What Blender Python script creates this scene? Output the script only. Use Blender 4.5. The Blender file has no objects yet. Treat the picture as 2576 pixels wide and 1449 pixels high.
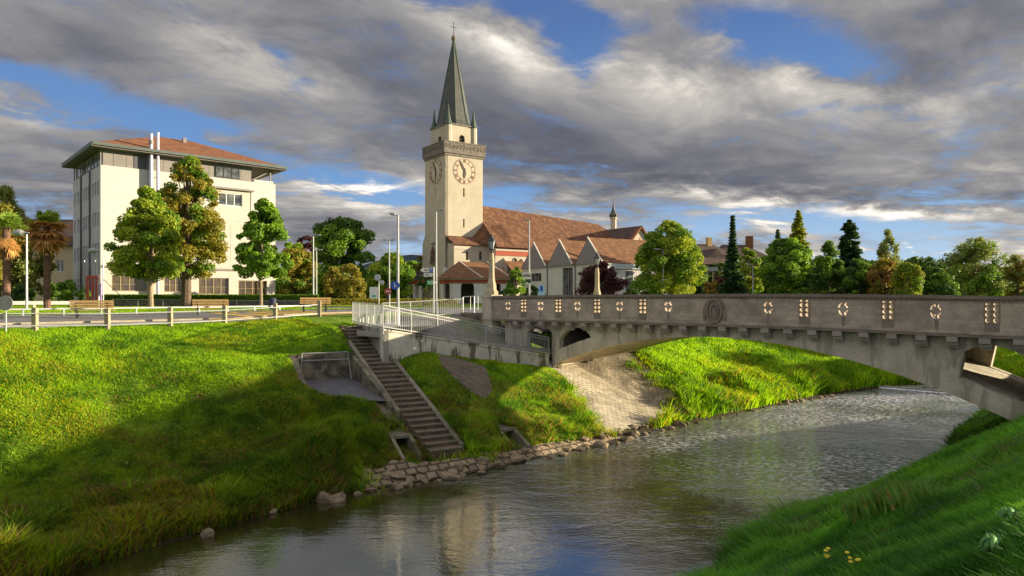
import bpy, bmesh, math, random
import numpy as np
from mathutils import Vector, Matrix
from mathutils.geometry import tessellate_polygon
R = math.radians
F, CX, HY, ZC = 1753.0, 1288.0, 752.0, 6.75      # lens in 2576-wide units, centre, horizon, eye height above the water
sc = bpy.context.scene
COL = sc.collection

# ------------------------------------------------------------------ camera
cam = bpy.data.cameras.new('camera'); camo = bpy.data.objects.new('camera', cam); COL.objects.link(camo)
camo.location = (0, 0, ZC); camo.rotation_euler = (R(90), 0, 0)
cam.sensor_width = 36; cam.lens = F / 2576 * 36; cam.shift_y = (HY - 724.5) / 2576
cam.clip_start = 0.1; cam.clip_end = 20000
sc.camera = camo
sc.view_settings.view_transform = 'Standard'; sc.view_settings.look = 'None'
sc.view_settings.exposure = 1.30; sc.view_settings.gamma = 1.0
sc.cycles.max_bounces = 8; sc.cycles.transparent_max_bounces = 8
sc.cycles.caustics_reflective = False; sc.cycles.caustics_refractive = False

# ------------------------------------------------------------------ sun
SUN_EL = 10.1; SUN_H = Vector((0.98, 0.20)).normalized()
S = Vector((SUN_H.x * math.cos(R(SUN_EL)), SUN_H.y * math.cos(R(SUN_EL)), math.sin(R(SUN_EL))))
sl = bpy.data.lights.new('sun', 'SUN'); sl.energy = 5.0; sl.angle = R(0.5); sl.color = (1.0, 0.86, 0.60)
so = bpy.data.objects.new('sun', sl); COL.objects.link(so); so.rotation_euler = S.to_track_quat('Z', 'Y').to_euler(); so.location = (60, 20, 60)

# ------------------------------------------------------------------ node helper
class NT:
    def __init__(s, tree): s.t = tree; s.n = tree.nodes; s.l = tree.links
    def node(s, typ, **kw):
        n = s.n.new(typ)
        for k, v in kw.items(): setattr(n, k, v)
        return n
    def put(s, sock, v):
        if isinstance(v, bpy.types.NodeSocket): s.l.new(v, sock)
        elif v is not None:
            try: sock.default_value = v
            except Exception: sock.default_value = (*v, 1.0)
    def m(s, op, a, b=None, c=None, clamp=False):
        n = s.node('ShaderNodeMath', operation=op, use_clamp=clamp)
        s.put(n.inputs[0], a); s.put(n.inputs[1], b)
        if c is not None: s.put(n.inputs[2], c)
        return n.outputs[0]
    def vm(s, op, a, b=None):
        n = s.node('ShaderNodeVectorMath', operation=op); s.put(n.inputs[0], a); s.put(n.inputs[1], b)
        return n.outputs[0]
    def sep(s, v):
        n = s.node('ShaderNodeSeparateXYZ'); s.l.new(v, n.inputs[0]); return n.outputs
    def comb(s, x, y, z):
        n = s.node('ShaderNodeCombineXYZ')
        for i, v in enumerate((x, y, z)): s.put(n.inputs[i], v)
        return n.outputs[0]
    def noise(s, vec, scale, detail=4, rough=.55, dist=0.0):
        n = s.node('ShaderNodeTexNoise'); s.put(n.inputs['Vector'], vec); n.inputs['Scale'].default_value = scale
        n.inputs['Detail'].default_value = detail; n.inputs['Roughness'].default_value = rough; n.inputs['Distortion'].default_value = dist
        return n.outputs[0]
    def ramp(s, fac, a, b, lo=0.0, hi=1.0, smooth=True):
        n = s.node('ShaderNodeMapRange', interpolation_type='SMOOTHSTEP' if smooth else 'LINEAR')
        s.put(n.inputs['Value'], fac); n.inputs['From Min'].default_value = a; n.inputs['From Max'].default_value = b
        n.inputs['To Min'].default_value = lo; n.inputs['To Max'].default_value = hi
        return n.outputs[0]
    def mix(s, fac, a, b, mode='MIX'):
        n = s.node('ShaderNodeMix', data_type='RGBA', blend_type=mode)
        s.put(n.inputs[0], fac); s.put(n.inputs[6], a if not isinstance(a, tuple) or len(a) == 4 else (*a, 1)); s.put(n.inputs[7], b if not isinstance(b, tuple) or len(b) == 4 else (*b, 1))
        return n.outputs[2]

# ------------------------------------------------------------------ world: daylight sky with a broken deck of cloud
wd = bpy.data.worlds.new('World'); sc.world = wd; wd.use_nodes = True
w = NT(wd.node_tree); w.n.clear()
tc = w.node('ShaderNodeTexCoord').outputs['Generated']
X_, Y_, Z_ = w.sep(tc)
ay = w.m('MAXIMUM', w.m('ABSOLUTE', Y_), 0.15)
U = w.m('MULTIPLY_ADD', w.m('DIVIDE', X_, ay), F, CX)
V = w.m('MULTIPLY_ADD', w.m('DIVIDE', Z_, ay), -F, HY)
zz = w.m('ADD', w.m('MAXIMUM', Z_, 0.0), 0.16)
pl = w.comb(w.m('DIVIDE', X_, zz), w.m('DIVIDE', Y_, zz), 0.0)
px0, py0, _ = w.sep(pl)
ps = w.comb(w.m('MULTIPLY', w.m('ADD', px0, py0), .70), w.m('MULTIPLY', w.m('SUBTRACT', px0, py0), .95), 0.0)
warp = w.noise(pl, 1.1, 5, .6)
big = w.noise(w.vm('ADD', ps, (3.1, 7.7, 0.0)), 0.95, 10, .62, .2)
fine = w.noise(w.vm('ADD', ps, (11.0, 2.0, 0.0)), 3.0, 10, .64, .45)
puff = w.noise(w.vm('ADD', ps, (21.3, 12.4, 5.0)), 1.7, 9, .60, .3)
streak = w.noise(w.comb(w.m('MULTIPLY', U, .0016), w.m('MULTIPLY', V, .012), 3.3), 1.6, 7, .62, .6)
jx = w.m('MULTIPLY', w.m('SUBTRACT', warp, .5), 260.0)
jy = w.m('MULTIPLY', w.m('SUBTRACT', fine, .5), 150.0)
UU = w.m('ADD', U, jx); VV = w.m('ADD', V, jy)
def blobs(lst):
    tot = None
    for cx, cy, rx, ry, rot, amp in lst:
        c, s_ = math.cos(R(rot)), math.sin(R(rot))
        dx = w.m('SUBTRACT', UU, cx); dy = w.m('SUBTRACT', VV, cy)
        a = w.m('MULTIPLY', w.m('MULTIPLY_ADD', dy, s_, w.m('MULTIPLY', dx, c)), 1 / rx)
        b = w.m('MULTIPLY', w.m('MULTIPLY_ADD', dx, -s_, w.m('MULTIPLY', dy, c)), 1 / ry)
        q = w.m('MULTIPLY_ADD', a, a, w.m('MULTIPLY', b, b))
        g = w.m('MULTIPLY', w.m('EXPONENT', w.m('MULTIPLY', q, -1.0)), amp)
        tot = g if tot is None else w.m('ADD', tot, g)
    return tot
blue = blobs([(230, 255, 330, 62, 14, 1.05), (560, 330, 160, 34, 14, .6), (60, 175, 130, 35, 8, .6), (1110, 0, 150, 34, 0, .8), (1400, 25, 150, 55, 20, 1.0),
              (1450, 130, 75, 70, 30, .95), (1990, 95, 220, 55, 12, 1.0), (2080, 165, 170, 28, 5, .5), (690, 140, 80, 26, 40, .45), (860, 455, 330, 34, 8, .85), (990, 500, 120, 40, 5, .4),
              (1300, 500, 120, 26, 5, .5), (1900, 545, 330, 36, 5, .55), (1780, 585, 200, 30, 0, .5), (2290, 590, 320, 40, 5, .5), (2420, 385, 70, 70, 0, .55), (2330, 640, 200, 32, 0, .7),
              (90, 560, 260, 60, 3, .45), (1480, 600, 300, 40, 0, .1)])
dark = blobs([(1650, 410, 560, 80, 6, .5), (1000, 260, 300, 110, 28, .25), (1360, 330, 200, 120, 30, .45), (110, 520, 420, 70, 3, .7), (150, 110, 480, 90, 14, .22), (2350, 200, 190, 70, 20, .35), (840, 590, 260, 42, 3, .55), (2150, 480, 300, 50, 8, .3)])
light = blobs([(1290, 190, 170, 60, 30, .55), (1600, 210, 300, 90, 15, .55), (1180, 90, 170, 45, 25, .35), (2080, 250, 230, 60, 12, .5), (700, 200, 300, 60, 25, .3), (2440, 240, 130, 90, 0, .35), (80, 300, 200, 26, 10, .45), (880, 500, 230, 30, 8, .55), (250, 410, 230, 22, 4, .25), (2300, 540, 420, 40, 4, .6), (1850, 505, 300, 26, 6, .35), (2300, 655, 260, 26, 0, .6), (1300, 600, 900, 60, 0, .25)])
low = w.ramp(V, 380.0, 620.0)
cov0 = w.m('ADD', w.m('MULTIPLY', w.m('SUBTRACT', big, .5), 1.1), w.m('MULTIPLY', w.m('SUBTRACT', fine, .5), 1.1))
cov0 = w.m('ADD', cov0, w.m('MULTIPLY', w.m('SUBTRACT', streak, .5), w.ramp(V, 330.0, 560.0, .5, 2.8)))
cov0 = w.m('ADD', cov0, w.m('MULTIPLY', w.m('SUBTRACT', w.noise(w.vm('ADD', pl, (5.5, 1.5, 9.0)), 5.5, 6, .65, .8), .5), .9))
cov = w.ramp(w.m('SUBTRACT', w.m('ADD', cov0, .66), w.m('MULTIPLY', blue, .80)), -0.02, 0.66)
shade = w.m('ADD', w.m('MULTIPLY_ADD', w.m('SUBTRACT', puff, .5), 1.15, .46), w.m('MULTIPLY', w.m('SUBTRACT', fine, .5), .75))
shade = w.m('ADD', shade, w.m('MULTIPLY', w.m('SUBTRACT', streak, .5), w.ramp(V, 300.0, 520.0, 0.0, 1.5)))
shade = w.m('SUBTRACT', w.m('ADD', shade, w.m('MULTIPLY', light, .62)), w.m('MULTIPLY', dark, .58), clamp=False)
shade = w.m('MAXIMUM', w.m('MINIMUM', shade, 1.0), 0.0)
K = 9.0
cr = w.node('ShaderNodeValToRGB'); w.put(cr.inputs[0], shade)
els = cr.color_ramp.elements
els[0].position = 0.0; els[0].color = (.058, .060, .074, 1)
els[1].position = 1.0; els[1].color = (.54, .505, .45, 1)
for p, c in ((.25, (.090, .091, .102, 1)), (.5, (.148, .144, .146, 1)), (.72, (.255, .240, .222, 1))):
    e = els.new(p); e.color = c
ccol = w.vm('SCALE', cr.outputs[0]); w.n[-1].inputs[3].default_value = K
sky = w.node('ShaderNodeTexSky', sky_type='NISHITA'); sky.sun_disc = False
sky.sun_elevation = R(SUN_EL); sky.sun_rotation = math.atan2(S.x, S.y); sky.air_density = 1.4; sky.dust_density = 0.6; sky.ozone_density = 3.0
hue = w.mix(1.0, sky.outputs[0], (0.62, 0.92, 1.50, 1), 'MULTIPLY')
grd = w.node('ShaderNodeValToRGB'); w.put(grd.inputs[0], w.ramp(Z_, 0.0, .42, smooth=False))
grd.color_ramp.elements[0].color = (.26, .34, .42, 1); grd.color_ramp.elements[1].color = (.034, .060, .150, 1)
e = grd.color_ramp.elements.new(.38); e.color = (.078, .155, .295, 1)
gcol = w.vm('SCALE', grd.outputs[0]); w.n[-1].inputs[3].default_value = K
blu = w.mix(.92, hue, gcol)
final = w.mix(cov, blu, ccol)
# brightness added to the sky overhead and behind the viewer to lift shade
bright = w.m('ADD', w.ramp(Y_, .15, -.45, 1.0, 1.8), w.ramp(Z_, .36, .62, 0.0, .9))
final = w.vm('SCALE', final); w.put(w.n[-1].inputs[3], bright)
bg = w.node('ShaderNodeBackground'); w.put(bg.inputs[0], final); bg.inputs[1].default_value = 0.10
wo = w.node('ShaderNodeOutputWorld'); w.l.new(bg.outputs[0], wo.inputs[0])

# ------------------------------------------------------------------ materials
MATS = {}
def mat(name, c, c2=None, scale=3.0, rough=.8, bump=0.0, bscale=20.0, metal=0.0, spec=.3, detail=5, streaks=None, coord='Object', lo=.35, hi=.65):
    if name in MATS: return MATS[name]
    m = bpy.data.materials.new(name); m.use_nodes = True; t = NT(m.node_tree); t.n.clear()
    p = t.node('ShaderNodeBsdfPrincipled'); o = t.node('ShaderNodeOutputMaterial'); t.l.new(p.outputs[0], o.inputs[0])
    tcn = t.node('ShaderNodeTexCoord').outputs[coord]
    if c2 is not None:
        f = t.ramp(t.noise(tcn, scale, detail, .6), lo, hi)
        col = t.mix(f, c, c2)
        f2 = t.ramp(t.noise(tcn, scale * 9, 3, .6), .3, .7, .90, 1.06)
        col = t.mix(1.0, col, t.comb(f2, f2, f2), 'MULTIPLY')
    else: col = (*c, 1)
    if streaks:
        sx, _, sz = t.sep(tcn)[:3]
        xx, yy, zz2 = t.sep(tcn)
        sv = t.comb(t.m('MULTIPLY', xx, streaks[1]), t.m('MULTIPLY', yy, streaks[1]), t.m('MULTIPLY', zz2, .35))
        f3 = t.ramp(t.noise(sv, 1.0, 4, .6), .50, .60, 0.0, streaks[2])
        col = t.mix(f3, col if not isinstance(col, tuple) else col, streaks[0])
    t.put(p.inputs['Base Color'], col); p.inputs['Roughness'].default_value = rough; p.inputs['Metallic'].default_value = metal
    p.inputs['Specular IOR Level'].default_value = spec
    if bump:
        b = t.node('ShaderNodeBump'); b.inputs['Strength'].default_value = bump; b.inputs['Distance'].default_value = .05
        t.put(b.inputs['Height'], t.noise(tcn, bscale, 5, .6)); t.l.new(b.outputs[0], p.inputs['Normal'])
    MATS[name] = m; return m

def brickmat(name, c1, c2, mortar, bw, bh, plane='xz', rough=.85, msize=.02, bump=.5, off=.5, var=None, uv=False, bump_d=.03):
    m = bpy.data.materials.new(name); m.use_nodes = True; t = NT(m.node_tree); t.n.clear()
    p = t.node('ShaderNodeBsdfPrincipled'); o = t.node('ShaderNodeOutputMaterial'); t.l.new(p.outputs[0], o.inputs[0])
    tcn = t.node('ShaderNodeTexCoord').outputs['UV' if uv else 'Object']
    xx, yy, z3 = t.sep(tcn)
    if plane == 'xz': v = t.comb(xx, z3, 0.0)
    elif plane == 'yz': v = t.comb(yy, z3, 0.0)
    elif plane == 'xyz': v = t.comb(t.m('ADD', xx, yy), z3, 0.0)
    else: v = t.comb(xx, yy, 0.0)
    wob = t.noise(tcn, 2.0, 3)
    v = t.vm('ADD', v, t.vm('SCALE', t.comb(wob, wob, 0.0))); t.n[-1]
    for nn in t.n:
        if nn.type == 'VECT_MATH' and nn.operation == 'SCALE': nn.inputs[3].default_value = bw * .12
    b = t.node('ShaderNodeTexBrick'); t.put(b.inputs['Vector'], v); b.offset = off
    b.inputs['Scale'].default_value = 1.0; b.inputs['Brick Width'].default_value = bw; b.inputs['Row Height'].default_value = bh
    b.inputs['Mortar Size'].default_value = msize; b.inputs['Mortar Smooth'].default_value = .3
    b.inputs['Color1'].default_value = (*c1, 1); b.inputs['Color2'].default_value = (*c2, 1); b.inputs['Mortar'].default_value = (*mortar, 1)
    col = b.outputs[0]
    f2 = t.ramp(t.noise(tcn, 1.3, 6, .65), .3, .7, .72, 1.2)
    col = t.mix(1.0, col, t.comb(f2, f2, f2), 'MULTIPLY')
    if var:
        col = t.mix(t.ramp(t.noise(tcn, var[1], 5, .65), .5, .66, 0.0, var[2]), col, var[0])
    t.put(p.inputs['Base Color'], col); p.inputs['Roughness'].default_value = rough; p.inputs['Specular IOR Level'].default_value = .25
    bp = t.node('ShaderNodeBump'); bp.inputs['Strength'].default_value = bump; bp.inputs['Distance'].default_value = bump_d
    h = t.m('ADD', t.m('MULTIPLY', b.outputs['Fac'], -1.0), t.m('MULTIPLY', t.noise(tcn, 12, 4), .5))
    t.put(bp.inputs['Height'], h); t.l.new(bp.outputs[0], p.inputs['Normal'])
    MATS[name] = m; return m

def leafmat(name, rough=.55, trans=.35, sat=1.0):
    m = bpy.data.materials.new(name); m.use_nodes = True; t = NT(m.node_tree); t.n.clear()
    a = t.node('ShaderNodeAttribute'); a.attribute_name = 'Col'
    p = t.node('ShaderNodeBsdfPrincipled'); p.inputs['Roughness'].default_value = rough; p.inputs['Specular IOR Level'].default_value = .2
    t.l.new(a.outputs[0], p.inputs['Base Color'])
    tr = t.node('ShaderNodeBsdfTranslucent'); t.put(tr.inputs[0], t.mix(1.0, a.outputs[0], (1.25, 1.15, .55, 1), 'MULTIPLY'))
    mx = t.node('ShaderNodeMixShader'); mx.inputs[0].default_value = trans
    t.l.new(p.outputs[0], mx.inputs[1]); t.l.new(tr.outputs[0], mx.inputs[2])
    o = t.node('ShaderNodeOutputMaterial'); t.l.new(mx.outputs[0], o.inputs[0])
    MATS[name] = m; return m
M = {}
M['leaf'] = leafmat('leaf'); M['blade'] = leafmat('blade', .6, .48)
M['concrete'] = mat('concrete', (.27, .245, .205), (.35, .32, .27), 1.2, .9, .25, 18, streaks=((.12, .105, .085, 1), 2.2, .5))
M['bridge_concrete'] = mat('bridge_concrete', (.42, .365, .275), (.56, .50, .39), .8, .9, .35, 14, streaks=((.13, .115, .095, 1), 1.6, .45))
M['ramp_concrete'] = mat('ramp_concrete', (.62, .58, .48), (.50, .46, .38), 1.5, .9, .25, 18, streaks=((.13, .11, .08, 1), 1.5, .95))
M['stain'] = mat('drip_stain', (.20, .165, .13), (.26, .215, .17), 3, .95)
M['grille'] = mat('grille_stone', (.30, .205, .12), (.25, .18, .115), 3, .95)
M['corbel'] = mat('corbel_stone', (.36, .32, .265), (.30, .265, .22), 1.5, .9, .3, 14)
M['courses'] = brickmat('courses', (.37, .30, .235), (.44, .37, .29), (.32, .265, .21), 1.1, .13, 'xz', .9, .008, .25)
M['coping'] = mat('coping', (.19, .15, .12), (.25, .20, .165), 2.0, .85, .3, 20)
M['cut_stone'] = mat('cut_stone', (.36, .31, .23), (.28, .24, .18), 2.5, .85, .5, 14)
M['lamp_stone'] = mat('lamp_stone', (.50, .41, .26), (.40, .33, .22), 3.0, .85, .4, 16)
M['old_wall'] = mat('old_wall', (.24, .21, .14), (.075, .065, .05), 1.6, .95, .6, 9)
M['stair_stone'] = mat('stair_stone', (.17, .115, .08), (.095, .065, .05), 2.0, .9, .5, 12)
M['stringer'] = mat('stringer', (.24, .21, .15), (.15, .14, .09), 1.5, .9, .4, 15)
M['plaster_cream'] = mat('church_plaster', (.53, .465, .365), (.47, .41, .32), .5, .9, .12, 12, streaks=((.45, .38, .27, 1), .9, .45))  # own plaster tone, shared by all church walls
M['plaster_white'] = mat('white_plaster', (.70, .66, .60), (.64, .60, .54), .5, .9, .08, 12)
M['office_wall'] = mat('office_wall', (.56, .54, .495), (.535, .515, .47), .25, .85, .06, 8)
M['office_panel'] = mat('office_panel', (.56, .50, .43), (.53, .47, .40), .6, .8)
M['office_side'] = mat('office_side', (.58, .55, .56), (.52, .50, .52), .5, .8)
M['clad'] = mat('grey_cladding', (.27, .24, .22), (.23, .21, .20), .8, .6)
M['clad_dark'] = mat('dark_cladding', (.09, .09, .10), (.11, .11, .12), 1, .5)
M['fascia'] = mat('fascia', (.12, .14, .13), (.10, .12, .115), 1.5, .5)
M['soffit'] = mat('soffit', (.22, .20, .17), (.19, .17, .15), 1.5, .8)
M['tile_red'] = brickmat('tile_red', (.22, .090, .046), (.125, .060, .036), (.06, .03, .02), .24, .20, 'xyz', .85, .02, .8, var=((.26, .135, .055, 1), 1.3, .6))
M['tile_brown'] = brickmat('tile_brown', (.27, .125, .060), (.19, .085, .045), (.08, .045, .03), .3, .24, 'xyz', .85, .02, .7, var=((.20, .13, .05, 1), 1.2, .5))
M['tile_dark'] = brickmat('tile_dark', (.13, .085, .07), (.10, .065, .055), (.05, .035, .03), .3, .24, 'xyz', .8, .02, .6)
M['tile_orange'] = brickmat('tile_orange', (.30, .12, .055), (.20, .085, .042), (.09, .045, .03), .3, .3, 'xyz', .85, .02, .7)
M['red_trim'] = mat('red_trim', (.42, .095, .05), (.33, .075, .045), 3, .8)
M['pale_trim'] = mat('pale_trim', (.60, .52, .42), (.54, .46, .38), 3, .8)
M['spire'] = mat('spire_slate', (.055, .058, .055), (.085, .080, .068), 1.1, .55, .2, 8, spec=.5)
M['copper'] = mat('green_copper', (.10, .14, .105), (.075, .10, .085), 2.0, .6)
M['dark_stone'] = mat('dark_stone', (.17, .145, .125), (.23, .20, .165), 2, .9, .3, 12)
M['clock_red'] = mat('clock_paint', (.30, .17, .13), None)
M['clock_face'] = mat('clock_face', (.56, .48, .36), (.51, .44, .33), 1.0)
M['clock_hand'] = mat('clock_hand', (.07, .045, .04), None, rough=.5)
M['glass'] = mat('window_glass', (.03, .035, .04), (.17, .18, .18), .9, rough=.08, spec=.9)
M['glass_warm'] = mat('amber_glass', (.12, .085, .05), (.06, .05, .045), 1.5, .1, spec=.8)
M['white'] = mat('white_paint', (.78, .76, .70), None, rough=.5)
M['galv'] = mat('galvanised_steel', (.40, .41, .40), (.33, .34, .34), 4, .45, metal=.25, spec=.5)
M['rail_white'] = mat('pale_steel', (.66, .66, .63), (.58, .58, .57), 4, .45, metal=.15, spec=.5)
M['steel_dark'] = mat('dark_steel', (.05, .05, .055), None, rough=.45)
M['chimney_steel'] = mat('chimney_steel', (.66, .62, .66), (.60, .56, .62), 2, .25, metal=.7)
M['wood'] = mat('bench_wood', (.50, .33, .13), (.42, .27, .11), 5, .7)
M['post_stone'] = mat('post_wood', (.42, .35, .22), (.28, .23, .15), 5, .9, .4, 20)
M['asphalt'] = mat('asphalt', (.20, .19, .185), (.15, .145, .145), 1.0, .95, .2, 60)
M['pave'] = mat('footpath', (.36, .33, .30), (.30, .28, .25), 1.5, .95, .2, 60)
M['yellow'] = mat('yellow_marking', (.62, .40, .06), (.50, .33, .06), 3, .8)
M['line_white'] = mat('white_marking', (.70, .69, .64), (.55, .54, .50), 4, .8)
M['bark'] = mat('bark', (.17, .12, .085), (.095, .07, .05), 6, .95, .7, 18)
M['bark_pale'] = mat('pale_bark', (.36, .27, .18), (.25, .19, .13), 6, .95, .5, 18)
M['palm_bark'] = mat('palm_bark', (.22, .12, .08), (.12, .07, .05), 8, .95, .9, 16)
M['rock'] = mat('rock', (.30, .225, .13), (.13, .105, .07), 2.0, .9, .7, 6)
M['rubble'] = mat('rubble_wall', (.24, .20, .16), (.08, .07, .06), 5, .95, .8, 6)
M['blue_sign'] = mat('blue_sign', (.03, .10, .42), None, rough=.4)
M['green_sign'] = mat('green_sign', (.10, .50, .22), None, rough=.4)
M['red_paint'] = mat('red_paint', (.50, .08, .06), (.44, .08, .07), 3, .5)
M['purple_paint'] = mat('purple_paint', (.16, .08, .30), None, rough=.5)
M['sign_grey'] = mat('sign_grey', (.28, .27, .24), (.33, .32, .28), 3, .5)
M['beige_wall'] = mat('beige_wall', (.60, .47, .30), (.54, .42, .27), .6, .9)
M['yellow_wall'] = mat('yellow_wall', (.68, .45, .20), (.60, .40, .18), .6, .9)
M['lilac_wall'] = mat('lilac_wall', (.60, .55, .53), (.54, .50, .49), .6, .9)
M['gable_clad'] = mat('gable_cladding', (.30, .26, .26), (.26, .23, .23), 2.0, .8)
M['car_paint'] = mat('car_paint', (.32, .36, .40), None, rough=.25, metal=.5, spec=.6)
M['rubber'] = mat('rubber', (.02, .02, .02), None, rough=.8)
M['soil'] = mat('soil', (.105, .085, .065), (.17, .135, .10), 3.0, .95, .7, 12)
M['slab'] = mat('grey_slab', (.13, .125, .13), (.095, .09, .095), 2.5, .85, .15, 30)
M['pavers'] = brickmat('pavers', (.62, .53, .39), (.50, .42, .31), (.28, .23, .17), .38, .17, 'xy', .9, .02, 1.0, uv=True, bump_d=.05, var=((.20, .20, .07, 1), 1.0, .35))
M['blocks'] = brickmat('blocks', (.34, .25, .15), (.22, .165, .11), (.09, .07, .05), .46, .33, 'xy', .9, .05, 1.0, uv=True, bump_d=.12, off=.5)
M['lantern_glass'] = mat('lantern_glass', (.42, .44, .46), None, rough=.15, spec=.7)
M['foam'] = mat('foam', (.75, .77, .78), (.45, .48, .50), 6, .6)

def groundmat():
    m = bpy.data.materials.new('turf'); m.use_nodes = True; t = NT(m.node_tree); t.n.clear()
    p = t.node('ShaderNodeBsdfPrincipled'); o = t.node('ShaderNodeOutputMaterial'); t.l.new(p.outputs[0], o.inputs[0])
    c = t.node('ShaderNodeTexCoord').outputs['Object']
    a = t.mix(t.ramp(t.noise(c, .9, 8, .65), .38, .64), (.10, .19, .016), (.20, .30, .025))
    a = t.mix(t.ramp(t.noise(c, 9, 4, .65), .45, .7, 0, .6), a, (.05, .085, .012))
    _, _, z3 = t.sep(c)
    lowf = t.ramp(z3, .15, 2.2, .7, 0.0)
    a = t.mix(t.m('MULTIPLY', lowf, t.ramp(t.noise(c, .6, 6), .4, .6)), a, (.13, .085, .03))
    a = t.mix(t.ramp(z3, .10, .32, 1.0, 0.0), a, (.05, .04, .022))
    t.put(p.inputs['Base Color'], a); p.inputs['Roughness'].default_value = .95; p.inputs['Specular IOR Level'].default_value = .1
    b = t.node('ShaderNodeBump'); b.inputs['Strength'].default_value = .9; b.inputs['Distance'].default_value = .15
    t.put(b.inputs['Height'], t.noise(c, 5, 8, .7)); t.l.new(b.outputs[0], p.inputs['Normal'])
    return m
M['turf'] = groundmat()
def watermat():
    m = bpy.data.materials.new('river_water'); m.use_nodes = True; t = NT(m.node_tree); t.n.clear()
    o = t.node('ShaderNodeOutputMaterial')
    c = t.node('ShaderNodeTexCoord').outputs['Object']
    col = t.mix(t.ramp(t.noise(c, .22, 5), .4, .62), (.022, .016, .007), (.040, .048, .009))
    rot = t.node('ShaderNodeMapping'); t.l.new(c, rot.inputs[0]); rot.inputs['Rotation'].default_value = (0, 0, R(-20)); rot.inputs['Scale'].default_value = (1.0, 2.0, 1)
    v = rot.outputs[0]
    n1 = t.noise(v, .8, 3, .5, .6); n2 = t.noise(v, 3.2, 3, .6, .5); n3 = t.noise(v, 8.0, 2, .5)
    pat = t.ramp(t.noise(c, .13, 4), .35, .65, .30, 1.5)
    h = t.m('ADD', t.m('MULTIPLY', n1, .50), t.m('ADD', t.m('MULTIPLY', n2, .24), t.m('MULTIPLY', n3, .11)))
    wx, wy, _ = t.sep(c); h = t.m('MULTIPLY', h, t.m('MULTIPLY', pat, t.ramp(t.m('ADD', wx, wy), 18.0, 40.0, .22, 2.8)))
    b = t.node('ShaderNodeBump'); b.inputs['Strength'].default_value = .80; b.inputs['Distance'].default_value = .10
    t.put(b.inputs['Height'], h)
    d = t.node('ShaderNodeBsdfDiffuse'); t.put(d.inputs[0], col); t.l.new(b.outputs[0], d.inputs['Normal'])
    g = t.node('ShaderNodeBsdfGlossy'); g.inputs['Roughness'].default_value = .05; g.inputs[0].default_value = (.95, .95, .92, 1); t.l.new(b.outputs[0], g.inputs['Normal'])
    fr = t.node('ShaderNodeFresnel'); fr.inputs[0].default_value = 5.0; t.l.new(b.outputs[0], fr.inputs['Normal'])
    mx = t.node('ShaderNodeMixShader'); t.l.new(fr.outputs[0], mx.inputs[0]); t.l.new(d.outputs[0], mx.inputs[1]); t.l.new(g.outputs[0], mx.inputs[2])
    # sky reflection painted as white flecks on the riffles below the weir
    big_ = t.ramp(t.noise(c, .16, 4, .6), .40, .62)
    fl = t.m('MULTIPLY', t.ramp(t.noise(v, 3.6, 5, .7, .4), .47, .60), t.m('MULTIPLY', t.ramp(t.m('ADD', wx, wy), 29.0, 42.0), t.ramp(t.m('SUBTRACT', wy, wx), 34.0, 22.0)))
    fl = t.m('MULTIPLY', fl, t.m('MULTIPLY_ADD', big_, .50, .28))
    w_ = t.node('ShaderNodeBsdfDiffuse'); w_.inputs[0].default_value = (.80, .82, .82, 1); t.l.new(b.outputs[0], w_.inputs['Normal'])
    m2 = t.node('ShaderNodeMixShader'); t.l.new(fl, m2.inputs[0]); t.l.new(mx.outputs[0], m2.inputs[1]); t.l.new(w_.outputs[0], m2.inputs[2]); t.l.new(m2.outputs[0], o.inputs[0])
    return m
M['water'] = watermat()

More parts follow.
